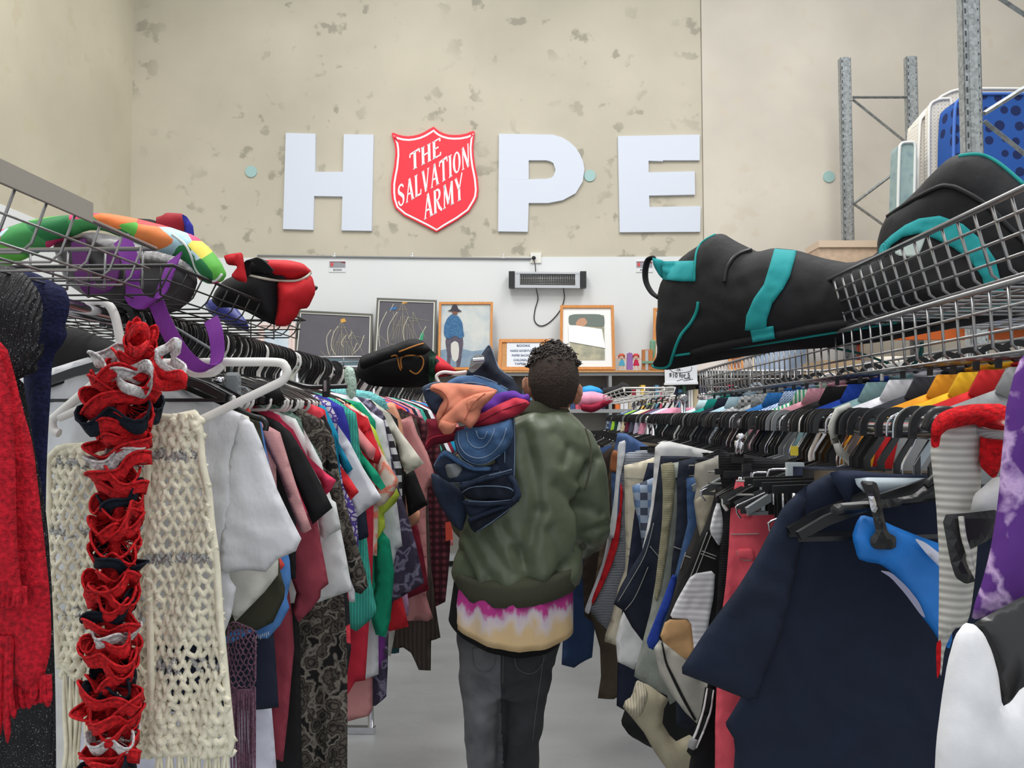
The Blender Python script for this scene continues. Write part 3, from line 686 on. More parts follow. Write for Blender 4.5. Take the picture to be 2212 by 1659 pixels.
# ---------------------------------------------------------------- pallet racking
GALV = M('galvanised_steel', (160, 165, 167), .4, .55, kind='galv')
def cchan(p, w, d, z0, z1, ax, dp, right=False):
    """slotted C-channel upright"""
    t = .003; s = -1 if right else 1
    vf = [obox(Vector((p.x, p.y, z0))-ax*w/2, ax*w, dp*t*2, ZZ*(z1-z0)), obox(Vector((p.x, p.y, z0))-ax*w/2, ax*t*2, dp*d, ZZ*(z1-z0)), obox(Vector((p.x, p.y, z0))+ax*(w/2-t*2), ax*t*2, dp*d, ZZ*(z1-z0)),
          obox(Vector((p.x, p.y, z0))-ax*w*.22, ax*w*.44, -dp*.012, ZZ*(z1-z0))]
    return join(*vf)
DARKH = M('slot_dark', (70, 72, 74), .8)
def upright(pxl, pyt, pyb, off, w, name='upright'):
    pass
def rack_frame(label, xa, xb, Yd, ptop, w, braces, zb=0., slots=True):
    q = PX(xa, 400, Yd); q2 = PX(xb, 400, Yd) if xb else None
    zt_ = PX(xa, ptop, Yd).z
    t = thing('pallet_rack_frame', label, 'racking', (q.x, q.y, 0))
    for qq in (q, q2):
        if qq is None: continue
        u = hard('upright', cchan(qq, w, .06, zb, zt_, r0, f0), GALV, t)
        vf = []
        z = 1.2
        while z < zt_-.05:
            vf.append(obox(Vector((qq.x, qq.y, z))-r0*w*.40-f0*.001, r0*w*.1, f0*.004, ZZ*.03)); 
            vf.append(obox(Vector((qq.x, qq.y, z+.02))+r0*w*.33-f0*.001, r0*w*.06, f0*.004, ZZ*.012)); z += .065
        WL[u.name] = WL[t.name]; hard('slots', join(*vf), DARKH, u, kind='stuff')
    for (x0, y0, x1, y1) in braces:
        a = PX(x0, y0, Yd+.02); b = PX(x1, y1, Yd+.02)
        hard('brace', tube([a, b], .02, 4, flat=.7), GALV, t)
    return t
rack_frame('far galvanised upright frame with diagonal braces against the wall', 1832, 1976, 7.6, 124, .1, [(1842,210,1972,210),(1842,215,1970,318),(1844,440,1970,345),(1844,440,1970,530),(1844,560,1970,650)])
rack_frame('near galvanised upright cut off by the top edge in front of the blue mattress', 2108, 2420, 4.6, -160, .1, [(2120,-30,2420,170),(2126,245,2420,60),(2126,262,2420,500)])
# beams of the racking + mattresses
MW = M('mattress_white', (214, 208, 198), .8, kind='check', s=11, c2=(196, 190, 180), c3=(226, 221, 211))
MBL = M('mattress_blue', (36, 82, 158), .7, kind='dots', s=9, c2=(20, 36, 84)); MGR = M('mattress_green', (132, 154, 158), .5, kind='paint', s=9, c2=[(96, 118, 138), (150, 170, 168), (120, 146, 150)])
def mattress(px, Y, t, mat, label, piping=None, quilt=False):
    pts = [PX(px[i], px[i+1], Y) for i in range(0, len(px), 2)]
    P = [(p.dot(r0), p.z) for p in pts]; P = chaikin(P, 2)
    c = thing('mattress', label, 'mattress', (pts[0]+pts[-1])/2)
    o = f0*(pts[0].dot(f0))
    m = obj('ticking', prism(P, o, r0, ZZ, f0, t), mat, c, auto=40)
    if piping: obj('piping', tube([o+r0*a+ZZ*b-f0*.004 for a, b in P], .012, 6, closed=True), piping, c)
    return c
WPI = M('mattress_piping', (222, 220, 214), .7)
b0 = 700
mattress([2057,b0, 2060,228, 2080,206, 2120,202, 2420,200, 2420,b0], 6.0, .22, MBL, 'blue star dotted mattress standing at the front of the racking bay', M('piping_blue', (72, 112, 190), .7))
mattress([1978,b0, 1985,262, 2000,246, 2030,210, 2060,195, 2100,190, 2420,188, 2420,b0], 6.35, .2, MW, 'quilted white mattress behind the blue mattress', WPI)
mattress([2006,b0, 2006,236, 2012,222, 2030,214, 2060,212, 2062,b0], 6.26, .06, MW, 'thin quilted white mattress edge between the white and the blue mattress', WPI)
mattress([1934,b0, 1942,316, 1950,308, 1974,307, 1978,316, 1968,b0], 6.2, .14, MGR, 'green marbled mattress standing on edge beside the white quilted one', M('piping_pale', (214, 218, 214), .7))
for zz in (PX(2100, 700, 6.2).z, PX(1850, 700, 7.2).z):
    a = PX(1925, 500, 6.15) if zz > 1.9 and zz == PX(2100, 700, 6.2).z else PX(1765, 500, 7.15)
    rs_ = thing('rack_shelf', 'steel shelf level carrying the standing mattresses' if a.y < 6.8 else 'steel shelf level under the pale pink box', 'shelf', (a.x, a.y, zz-.08))
    hard('deck', obox(Vector((a.x, a.y, zz-.03)), r0*(2.4 if a.y < 6.8 else 1.2), f0*.8, ZZ*.03), GALV, rs_)
    hard('beam', obox(Vector((a.x, a.y, zz-.12)), r0*(2.4 if a.y < 6.8 else 1.2), f0*.04, ZZ*.12), M('beam_orange', (200, 96, 40), .5), rs_)
bb = thing('cardboard_box', 'pale pink box on top of the racking shelf behind the duffel bag', 'box', PX(1850, 600, 7.2))
hard('carton', join(obox(PX(1772, 700, 7.2), r0*.95, f0*.3, ZZ*(PX(1772, 528, 7.2).z-PX(1772, 700, 7.2).z))), M('box_pink', (206, 180, 156), .8, kind='cloth'), bb)
hard('lid', obox(PX(1769, 534, 7.18), r0*.98, f0*.33, ZZ*.06), M('box_lid', (214, 192, 170), .8), bb)
# ================================================================ PERSON
from mathutils import noise as mn
PY = 2.6
def pp(px, py, dy=0.): # pixel at the person's depth, pushed by dy metres
    q = PX(px, py, PY); return Vector((q.x, q.y+dy, q.z))
def bodyloft(rows, n=40, pw=2.4, Yc=0.):
    """rows: (py, xL, xR, half depth, centre y offset)"""
    rings = []
    for (py, xl, xr, hd, cy) in rows:
        a = pp(xl, py, 0); b = pp(xr, py, 0); c = (a+b)/2; hw = (b.x-a.x)/2; ring = []
        for k in range(n):
            t = 2*math.pi*k/n; ct, st = math.cos(t), math.sin(t)
            ring.append(Vector((c.x+hw*math.copysign(abs(ct)**(2/pw), ct), c.y+cy+hd*math.copysign(abs(st)**(2/pw), st), c.z)))
        rings.append(ring)
    return loft(rings)
def remesh(vf, vox, sm=3):
    me = bpy.data.meshes.new('tmp'); me.from_pydata([tuple(v) for v in vf[0]], [], vf[1]); 
    import bmesh
    bm = bmesh.new(); bm.from_mesh(me); bmesh.ops.recalc_face_normals(bm, faces=bm.faces); bm.to_mesh(me); bm.free()
    o = bpy.data.objects.new('tmp', me); COL.objects.link(o)
    m = o.modifiers.new('r', 'REMESH'); m.mode = 'VOXEL'; m.voxel_size = vox; m.adaptivity = 0
    s = o.modifiers.new('s', 'SMOOTH'); s.iterations = sm; s.factor = .6
    bpy.context.view_layer.update()
    r = bpy.data.meshes.new_from_object(o.evaluated_get(bpy.context.evaluated_depsgraph_get()))
    V = [v.co.copy() for v in r.vertices]; N_ = [v.normal.copy() for v in r.vertices]; Fc = [tuple(p.vertices) for p in r.polygons]
    bpy.data.objects.remove(o); bpy.data.meshes.remove(me); bpy.data.meshes.remove(r)
    return V, N_, Fc
SKIN = M('skin', (176, 124, 98), .55, kind='paint', s=30, c2=[(168, 112, 88), (186, 134, 108)], spec=.4)
hc = pp(1196, 826, .0)
def hd(v):   # skull shaping: narrower jaw, flatter nape
    z = v.z/.118; k = 1-.20*max(0, -z)**1.3; v = Vector((v.x*k, v.y*(1-.12*max(0, -z)), v.z))
    if v.y < 0: v.y *= 1+.10*math.cos(z*1.5)
    return v
def limb(P, r, n=14): return tube(spline(P, 5), [r[0]]*0+[ (r[int(i/5)]*(1-(i % 5)/5)+r[min(len(r)-1, int(i/5)+1)]*(i % 5)/5) for i in range((len(P)-1)*5+1)], n)
parts = [ellip(hc, (.078, .096, .118), 28, 18, hd)]
parts.append(limb([hc+Vector((-.002, .02, -.07)), pp(1180, 885, .0), pp(1172, 925, .0)], [.052, .056, .075]))
for sx, px, py in ((-1, 1139, 836), (1, 1247, 851)):   # ears
    e = pp(px, py, .0)
    parts.append(ellip(e+Vector((sx*-.004, 0, 0)), (.011, .02, .032), 14, 10))
    parts.append(tube(spline([e+Vector((sx*.004, -.006, .03)), e+Vector((sx*.012, -.018, .02)), e+Vector((sx*.012, -.022, -.004)), e+Vector((sx*.004, -.012, -.026)), e+Vector((-sx*.006, .0, -.034))], 4), .0055, 8))
parts += [ellip(hc+Vector((0, .10, -.02)), (.014, .022, .026), 10, 8), ellip(hc+Vector((0, .088, -.062)), (.024, .014, .008), 10, 8), ellip(hc+Vector((0, .078, -.10)), (.03, .024, .022), 12, 8)]
parts.append(bodyloft([(905, 1125, 1225, .07, .0), (935, 1075, 1262, .085, 0), (1000, 1062, 1268, .10, 0), (1100, 1068, 1225, .09, 0), (1200, 1060, 1210, .085, 0), (1300, 1040, 1180, .085, 0), (1380, 1030, 1170, .085, 0), (1470, 1030, 1160, .07, 0)]))
# arms and legs
RA = [pp(1262, 965, 0), pp(1284, 1060, .0), pp(1290, 1150, .02), pp(1278, 1190, .14), pp(1250, 1200, .27)]
LA = [pp(1060, 965, 0), pp(1040, 1060, .02), pp(1034, 1120, .06), pp(1042, 1080, .18), pp(1052, 1030, .28)]
parts.append(limb(RA, [.04, .034, .03, .03, .025])); parts.append(limb(LA, [.04, .034, .03, .03, .025]))
LL = [pp(1044, 1440, 0), pp(1040, 1600, .0), Vector((-.192, 2.62, .28)), Vector((-.19, 2.60, .09))]
RL = [pp(1148, 1440, 0), pp(1128, 1600, .02), Vector((-.045, 2.72, .28)), Vector((-.045, 2.70, .09))]
parts.append(limb(LL, [.055, .045, .042, .038])); parts.append(limb(RL, [.055, .045, .042, .038]))
for ft in (LL[-1], RL[-1]): parts.append(limb([ft+Vector((0, -.03, -.04)), ft+Vector((0, .08, -.05)), ft+Vector((0, .17, -.065))], [.036, .036, .022]))
def hand(w, d, side, curl, up):
    d = d.normalized(); up = up.normalized(); s = d.cross(up).normalized()*side; out = []
    out.append(limb([w-d*.01, w+d*.03, w+d*.075], [.022, .03, .033], 10)); out.append(ellip(w+d*.05, (.03, .036, .024), 10, 8))
    for i, (L_, off) in enumerate(((.066, .027), (.074, .009), (.069, -.009), (.054, -.026))):
        b = w+d*.08+s*off; a1 = b+d*L_*.4-up*curl*.012; a2 = a1+d*L_*.22-up*(.012+curl*.018); a3 = a2+d*L_*.06-up*(.012+curl*.018)
        out.append(limb([b, a1, a2, a3], [.0092, .0088, .0082, .0068], 8))
    b = w+d*.025+s*.03; out.append(limb([b, b+d*.028+s*.02-up*.008, b+d*.055+s*.018-up*.02], [.012, .0105, .008], 8))
    return join(*out)
parts.append(hand(RA[-1], Vector((-.05, .9, -.4)), 1, 1.0, Vector((1, .1, .1)))); parts.append(hand(LA[-1], Vector((.1, .7, .6)), 1, 1.0, Vector((1, 0, -.2))))
V, N_, Fc = remesh(join(*parts), .0055)
person = obj('person', (V, Fc), SKIN); tag(person, 'person seen from behind in olive bomber jacket, heap of jeans on one shoulder', 'person')
WL[person.name] = person.location.copy()
for sx in (-1, 1): obj('eye', ellip(hc+Vector((sx*.031, .084, .0)), (.012, .011, .011), 12, 8), M('eye_white', (224, 220, 214), .3), person)
# hair: clipped sides and a mop of curls
HS = M('hair_short', (62, 51, 45), .8, kind='wool', s=1); HC = M('hair_curly', (36, 26, 22), .45, spec=.5)
def cap(v):
    v = hd(v*1.0); return v*1.03
vf = ellip(hc+Vector((0, 0, .002)), (.0795, .099, .120), 36, 26, cap)
V, Fc = vf; keep = []
for q in Fc:
    c = sum((V[i] for i in q), Vector())/len(q)-hc
    if c.y > .052 and c.z < .04: continue
    if c.z < -.082-.01*math.cos(c.x*60) : continue
    if abs(c.x) > .06 and c.z < -.02 and abs(c.y) < .03: continue
    keep.append(q)
rr = random.Random(5); V = [v+(v-hc).normalized()*(.0022*rr.random()) for v in V]
obj('clipped_hair', (V, keep), HS, person, label='close clipped dark hair on back and sides')
vf = []
for i in range(620):
    a = rr.uniform(0, 6.283); el = rr.uniform(.30, 1.0)
    z = .018+.100*el; 
    e = math.sqrt(max(0, 1-(z/.122)**2)); R2 = rr.uniform(.75, 1.0) if el < .8 else rr.uniform(.2, 1)
    p = hc+Vector((.082*e*math.cos(a)*R2, .1*e*math.sin(a)*R2, z))
    if p.y < hc.y-.02 and p.z < hc.z+.046+.02*math.sin(a*5): continue
    nrm = (p-hc).normalized(); t1 = nrm.orthogonal().normalized(); t1.rotate(Matrix.Rotation(rr.uniform(0, 6.28), 3, nrm)); t2 = nrm.cross(t1)
    rc = rr.uniform(.005, .0095); turns = rr.uniform(.9, 1.8); L_ = rr.uniform(.012, .026)
    P = [p+nrm*(L_*s/9+.002)+(t1*math.cos(s/9*turns*6.28)+t2*math.sin(s/9*turns*6.28))*rc+t1*.002*s/9-Vector((0, 0, .006*(s/9)**2)) for s in range(10)]
    vf.append(tube(P, [.0018]*8+[.0014, .0006], 4))
obj('curly_hair', join(*vf), HC, person, label='dark curly hair on top', kind='stuff')
# jacket
OL = M('jacket_olive', (96, 105, 84), .38, kind='cloth', spec=.45, bump=.05); OLR = M('jacket_rib', (76, 77, 62), .9, kind='ribx', s=60)
jp = [bodyloft([(890, 1132, 1228, .075, .0), (905, 1105, 1245, .095, 0), (925, 1070, 1266, .115, 0), (960, 1040, 1284, .13, 0), (1010, 1022, 1280, .14, 0), (1080, 1012, 1268, .145, 0), (1150, 998, 1262, .148, -.005), (1200, 984, 1258, .15, -.005), (1235, 982, 1256, .145, -.005), (1262, 990, 1246, .13, 0)])]
jp.append(limb([pp(1238, 948, 0), pp(1270, 1010, .0), pp(1282, 1080, .0), pp(1283, 1140, .02), pp(1276, 1182, .12), pp(1254, 1198, .24)], [.066, .062, .054, .053, .05, .04], 20))
jp.append(limb([pp(1075, 945, 0), pp(1030, 1010, .0), pp(1018, 1080, .02), pp(1016, 1130, .05), pp(1028, 1090, .17), pp(1042, 1045, .25)], [.07, .074, .07, .068, .056, .042], 20))
V, N_, Fc = remesh(join(*jp), .009, 4)
def fold(p, ax, ay, bx_, by_, w, amp):   # crease running between two pixels
    a = pp(ax, ay); b = pp(bx_, by_); d = Vector((b.x-a.x, 0, b.z-a.z)); L_ = d.length; d.normalize(); v = Vector((p.x-a.x, 0, p.z-a.z)); t = v.dot(d)
    if t < -w or t > L_+w: return 0
    s = (v-d*t).length; e = 1-max(0, -t, t-L_)/w
    return -amp*math.exp(-(s/w)**2)*e
FL = [(1135,930,1165,1090,.022,.014),(1165,1090,1135,1200,.024,.014),(1120,1170,1145,1255,.02,.016),(1205,1240,1255,1165,.02,.014),(1040,1140,1110,1225,.02,.014),(1015,1150,1060,1230,.018,.012),(1250,1035,1290,985,.016,.014),(1200,1040,1250,1090,.02,.012),(1240,1080,1300,1110,.016,.014),(1255,1150,1310,1130,.014,.012),(1230,960,1215,1000,.014,.009),(1195,930,1250,980,.018,.008),(1185,1130,1215,1210,.02,.012),(1140,1255,1200,1230,.016,.012),(1255,1060,1252,1180,.013,.02),(1272,1000,1254,1060,.012,.014),(1085,1120,1130,1180,.02,.012),(1000,1180,1030,1240,.016,.012)]
V2 = []
for p, n in zip(V, N_):
    h = mn.noise(p*7)*.009+mn.noise(Vector((p.x*16+p.z*9, p.y*16, p.z*6-p.x*5))+Vector((3, 1, 0)))*.007+mn.noise(Vector((p.x*40, p.y*40, p.z*30)))*.0015
    lowz = math.exp(-((p.z-pp(0, 1235).z)/.05)**2); h += lowz*.008*math.sin(p.x*62+3*mn.noise(p*6))
    if n.y < .3:
        for f_ in FL: h += fold(p, *f_)
    V2.append(p+n*h)
jk = obj('jacket', (V2, Fc), OL, person, label='shiny olive bomber jacket')
def bandring(rows, n=48, pw=2.4): 
    return bodyloft(rows, n, pw)
def slant(vf, x0, x1, k):   # lower the right or left end by k metres over the width
    return [Vector((v.x, v.y, v.z+k*((v.x-x0)/(x1-x0)-.5))) for v in vf[0]], vf[1]
a_, b_ = pp(985, 1250).x, pp(1250, 1250).x
def sagp(vf, k, s):
    m = (a_+b_)/2; h = (b_-a_)/2; return [Vector((v.x, v.y, v.z+k*((v.x-m)/h)**2+s*(v.x-m)/h)) for v in vf[0]], vf[1]
obj('waistband', sagp(bandring([(1240, 980, 1258, .146, -.005), (1252, 979, 1258, .150, -.005), (1275, 984, 1254, .146, -.005), (1291, 987, 1248, .14, -.005), (1292, 991, 1244, .13, -.005)]), .035, .012), OLR, jk)
cr = []
for z, k in ((870, .0), (873, .006), (892, .004), (905, -.002)):
    cr.append((z, 1143-k*300-(z-870)*.7, 1222+k*300+(z-870)*.6, .064+k+(z-870)*.0006, .004))
obj('collar', slant(bodyloft(cr+[(900, 1150, 1215, .055, .004), (872, 1150, 1215, .058, .004)], 40, 2.2), pp(1140, 880).x, pp(1225, 880).x, -.018), OLR, jk, label='darker ribbed collar')
obj('cuff', limb([pp(1257, 1197, .22), pp(1248, 1201, .28)], [.036, .033], 20), OLR, jk); obj('cuff', limb([pp(1038, 1050, .24), pp(1048, 1035, .285)], [.036, .033], 20), OLR, jk)
obj('shoulder_seam', tube(spline([pp(1262, 925, -.078), pp(1272, 965, -.11), pp(1268, 1010, -.13), pp(1258, 1050, -.135)], 5), .003, 6), OLR, jk)
# tee hem
TD = M('tie_dye', (200, 170, 140), .9, kind='tiedye', s=pp(1100, 1378).z-person.location.z)
def hemloft(y0, y1, L0, R0, L1, R1, hd, mat, name, label, k, s, wob):
    rows = [(y0+(y1-y0)*i/8, L0+(L1-L0)*i/8, R0+(R1-R0)*i/8, hd+.012*i/8, -.005) for i in range(9)]
    rows += [(y1-1, L1+4, R1-4, hd+.005, -.005), (y0, L0+5, R0-5, hd-.008, -.005)]
    vf = bodyloft(rows, 64, 2.4); vf = sagp(vf, k, s); zt_ = max(v.z for v in vf[0])
    V = [v+Vector((0, math.copysign(1, v.y-2.6)*wob*math.sin(v.x*75+v.z*9)*max(0, min(1, (zt_-v.z)/.1)), 0)) for v in vf[0]]
    return obj(name, (V, vf[1]), mat, person, label=label)
tee = hemloft(1268, 1378, 988, 1238, 974, 1238, .136, TD, 'tee_shirt', 'pink and cream tie-dye tee shirt hem', .05, -.012, .006)
hemloft(1300, 1392, 982, 1210, 970, 1212, .128, M('undershirt_black', (18, 18, 20), .9, kind='cloth'), 'undershirt', 'black hem below the tie-dye', .055, -.015, .004)
me = tee.data
# trousers
TG = M('trouser_grey', (76, 76, 80), .9, kind='denim', c2=(122, 122, 124)); TB = M('trouser_black', (44, 45, 48), .9, kind='denim', c2=(58, 59, 62))
def leg(rows): return bodyloft(rows, 32, 2.2)
tp = [leg([(1330, 992, 1222, .115, 0), (1380, 988, 1212, .118, 0), (1430, 990, 1200, .118, 0), (1470, 994, 1192, .112, 0), (1500, 998, 1184, .10, 0)]),
      leg([(1440, 992, 1096, .10, 0), (1500, 999, 1092, .098, 0), (1560, 1003, 1086, .09, 0), (1620, 1008, 1076, .085, .01), (1700, 1013, 1070, .07, .02), (1780, 1012, 1072, .07, .02), (1860, 1006, 1076, .075, 0.0)]),
      leg([(1440, 1090, 1196, .10, 0), (1500, 1088, 1184, .098, .01), (1560, 1084, 1174, .09, .02), (1620, 1080, 1167, .085, .04), (1700, 1082, 1158, .07, .06), (1780, 1088, 1154, .07, .08), (1850, 1088, 1158, .075, .09)])]
V, N_, Fc = remesh(join(*tp), .009, 4)
FT = [(1030,1445,1090,1475,.014,.016),(1090,1472,1130,1455,.012,.014),(1030,1460,1085,1500,.014,.012),(1010,1450,1060,1480,.016,.012),(1085,1400,1090,1480,.012,.01),(1088,1500,1190,1440,.018,.014),(1060,1535,1085,1530,.01,.01),(1100,1560,1160,1500,.02,.01),(1090,1510,1083,1640,.012,.014),(1010,1490,1060,1520,.014,.008)]
V2 = []
for p, n in zip(V, N_):
    h = mn.noise(p*11)*.008+mn.noise(p*26)*.004
    if n.y < .3:
        for f_ in FT: h += fold(p, *f_)*.6
    V2.append(p+n*h)
ctr = pp(1086, 1500).x
mi = [1 if sum(V2[i].x for i in q)/len(q) > ctr else 0 for q in Fc]
tr = obj('trousers', (V2, Fc), [TG, TB], person, mi=mi, label='faded charcoal jeans, left leg paler')
WL[tr.name] = WL[person.name]; tbv = BVHTree.FromPolygons(V2, Fc)
for q in ([1020,1400,1068,1404,1066,1440,1044,1452,1024,1438,1020,1400], [1112,1408,1176,1402,1168,1440,1144,1456,1116,1442,1112,1408], [1088,1392,1087,1430,1086,1475], [1176,1400,1170,1450,1160,1520,1150,1600]):
    obj('seam', hline(q, tbv, .0014), M('seam_grey', (96, 96, 98), .9), tr)
ZZ = Vector((0, 0, 1))
SHO = M('shoe_black', (24, 24, 26), .6)
for ft in (LL[-1], RL[-1]):
    s = obj('shoe', limb([ft+Vector((0, -.04, -.05)), ft+Vector((0, .07, -.045)), ft+Vector((0, .19, -.058))], [.045, .048, .032], 16), SHO, person)
    hard('sole', prism([(ft.x+.05*math.cos(a*.5236), ft.y+.08+.145*math.sin(a*.5236)) for a in range(12)], Vector((0, 0, 0)), Vector((1, 0, 0)), Vector((0, 1, 0)), ZZ, .02), M('sole_white', (200, 200, 198), .7), s)
# ---------------------------------------------------------------- armful of clothes
DEN = M('denim_dark', (32, 40, 56), .9, kind='denim', c2=(54, 68, 92)); DEM = M('denim_mid', (52, 78, 112), .9, kind='denim', c2=(98, 126, 160)); DEI = M('denim_ink', (24, 28, 38), .9, kind='denim', c2=(44, 52, 68))
PEA = M('twill_peach', (214, 134, 108), .9, kind='cloth'); REDP = M('twill_red', (192, 52, 72), .9, kind='cloth'); MAR = M('twill_maroon', (126, 30, 50), .9, kind='cloth'); PUR = M('jersey_purple', (96, 50, 152), .9, kind='cloth')
SEAM = M('seam_pale', (122, 142, 168), .8)
def seam(px, Y, r=.0022, closed=False): return tube(spline([PX(px[i], px[i+1], Y) for i in range(0, len(px), 2)], 5, closed), r, 6, closed=closed)
def pilecloth(name, label, cat, px, Y, mat, T=.035, amp=.008, fr=40, ang=0, seams=None, sm_=SEAM, extra=None, g=.0075):
    t = solo(name, cloth(px, Y, T=T*.72, amp=amp*1.5, fr=fr, ang=ang, rim=.014, g=g, wr=.004), mat, label, cat, 'clothes heaped on the person\'s shoulder')
    WL[t.name] = t.location.copy()
    bv = bvh_of(t)
    for i, (sp, dy) in enumerate(seams or []):
        q = hline(sp, bv, .0019)
        if q: obj('seam', q, sm_, t, label='pale stitched edge')
    for (nm, p2, dy, m2, T2, lb) in extra or []: obj(nm, drape(p2, bv), m2, t, label=lb)
    return t
pilecloth('jeans', 'dark jeans clipped to a grey hanger, peaked at the top of the heap', 'jeans', [1005,806,1028,778,1048,752,1058,746,1066,766,1074,790,1092,806,1108,816,1128,850,1122,874,1090,866,1050,838,1012,820], 2.50, DEI, .05, .008, 60, 1.0, [([1030,778,1050,752,1058,747,1068,772,1078,796,1092,808,1108,818], .04)])
hg = thing('clip_hanger', 'white hook hanger with a big grey clip on the peaked dark jeans', 'hanger', PX(1000, 815, 2.42))
obj('hook', tube(spline([PX(948, 826, 2.42), PX(943, 812, 2.42), PX(958, 804, 2.42), PX(985, 806, 2.42), PX(1008, 803, 2.42)], 6), .005, 8), WPL, hg, label='white wire hook')
hard('clip', cloth([1012,800,1018,774,1030,764,1045,768,1048,780,1034,796,1020,806], 2.43, T=.01, amp=0, wr=0), GPL, hg, label='grey plastic clip')
hard('clip_bar', tube([PX(1022, 778, 2.385), PX(1046, 776, 2.385)], .006, 6), SIL, hg)
pilecloth('jeans', 'mid blue jeans laid flat over the shoulder beneath the white hook', 'jeans', [950,842,968,822,990,812,1030,811,1072,826,1112,852,1120,872,1070,866,1010,850,970,860], 2.46, DEM, .035, .006, 60, .4, [([958,832,985,813,1030,812,1070,826,1104,846], .03), ([975,838,1010,826,1050,832], .038)])
pilecloth('jeans', 'dark denim jeans drooping at the left end of the heap', 'jeans', [910,838,924,830,950,826,978,834,1000,850,975,880,950,905,934,890,920,868], 2.44, DEN, .035, .008, 50, .8, [([912,838,930,829,952,827,978,834], .022), ([920,842,945,838,970,842], .03)])
pilecloth('trousers', 'long dark denim trousers hanging straight down the olive jacket back', 'trousers', [1062,905,1112,895,1114,960,1112,1040,1118,1070,1080,1060,1070,1000], 2.40, DEN, .02, .005, 70, 0, [([1110,905,1112,960,1110,1035], .014), ([1092,905,1090,1000], .02)])
pilecloth('shorts', 'maroon shorts at the left bottom of the folded heap', 'shorts', [917,965,924,930,918,905,942,904,975,925,1010,918,1020,930,990,950,960,958,935,962,922,975], 2.40, MAR, .035, .008, 50, .6, [([920,962,932,946,960,940,990,938], .03)], REDP)
pilecloth('shirt', 'purple garment tucked between the peach and red ones', 'shirt', [1024,905,1032,880,1045,862,1078,848,1112,843,1128,853,1143,850,1146,872,1105,880,1060,902], 2.43, PUR, .04, .008, 60, 1.1)
pilecloth('trousers', 'red twill trousers folded beside the neck', 'trousers', [1012,925,1022,898,1050,888,1088,868,1112,858,1138,864,1146,872,1128,892,1095,908,1070,922,1040,926], 2.40, REDP, .045, .008, 55, 1.0, [([1030,916,1060,898,1100,880,1136,870], .045)], MAR)
pch = pilecloth('trousers', 'peach twill trousers flopped over the front of the heap', 'trousers', [928,842,934,830,956,826,1000,829,1050,834,1078,844,1060,860,1040,880,1028,890,990,895,975,915,966,936,948,922,941,900,950,878,960,864,948,852], 2.37, PEA, .04, .010, 52, .9, [([936,838,956,846,968,866,960,890,950,905], .03)], M('peach_dark', (176, 98, 78), .9))
obj('leg', cloth([1000,862,1030,850,1076,843,1062,862,1040,882,1034,906,1016,928,1002,915,988,912,984,926,976,936,958,938,946,922,952,905,968,890,985,872], 2.335, T=.012, amp=.006, fr=46, ang=.9, g=.0075, rim=.008, wr=.002), PEA, pch)
lb_ = bvh_of(*[k for k in pch.children if k.name.startswith('leg')]); obj('cuff', drape([946,921,952,906,978,916,988,911,984,926,976,937,958,939], lb_), PEA, pch); obj('seam', hline([1048,850,1020,874,1004,908], lb_, .0016), M('peach_dark', (176, 98, 78), .9), pch)
obj('pocket', drape([1006,868,1030,858,1032,880,1012,892], lb_, .001, .002), PEA, pch)
pilecloth('jeans', 'folded faded blue jeans with scrolled waist, in the middle of the heap', 'jeans', [984,930,1000,922,1040,922,1080,912,1106,902,1110,940,1098,968,1076,990,1050,1003,1026,1006,1002,996,986,975,981,950], 2.38, DEM, .05, .008, 55, .9, [([990,935,992,960,1008,982,1035,990,1062,980,1084,955,1094,925], .048), ([1008,932,1012,955,1030,968,1050,962,1064,940,1068,925], .062), ([1028,930,1034,946,1046,946,1052,932], .066), ([984,950,996,984,1024,1002,1052,1000,1080,982], .03)])
pilecloth('jeans', 'dark jeans folded below the scrolled blue pair, grey lining showing', 'jeans', [934,1012,946,984,958,968,984,982,1010,1004,1052,1006,1082,996,1086,1022,1040,1032,1002,1046,972,1044,952,1032], 2.40, DEN, .04, .007, 60, .4, [([936,1010,948,986,962,974,990,990,1018,1008,1060,1010], .035), ([970,1042,1004,1042,1045,1028,1082,1018], .03)], extra=[('lining', [960,1004,988,1000,1000,1012,990,1030,968,1034], .042, GPL, .008, 'grey lining')])
pilecloth('jeans', 'dark jeans waist third fold up from the bottom of the heap', 'jeans', [990,1046,1020,1034,1060,1024,1106,1016,1118,1040,1126,1072,1100,1084,1050,1082,1010,1078,996,1064], 2.41, DEI, .04, .006, 60, .3, [([992,1048,1030,1036,1070,1026,1104,1020], .034), ([998,1064,1020,1052,1070,1050,1104,1056,1118,1072], .044)])
pilecloth('jeans', 'ink blue jeans fold second from the bottom of the heap', 'jeans', [998,1078,1040,1080,1090,1078,1122,1076,1112,1092,1070,1108,1030,1124,1008,1112], 2.43, DEN, .03, .006, 60, .3, [([1000,1080,1050,1084,1100,1080,1118,1078], .026)])
pilecloth('jeans', 'lowest dark jeans fold pointing down the jacket back', 'jeans', [1008,1120,1040,1106,1080,1094,1112,1088,1090,1112,1060,1132,1026,1152,1016,1142], 2.44, DEI, .028, .006, 60, .5, [([1012,1122,1050,1106,1090,1094], .024), ([1026,1150,1062,1128,1104,1096], .02)])
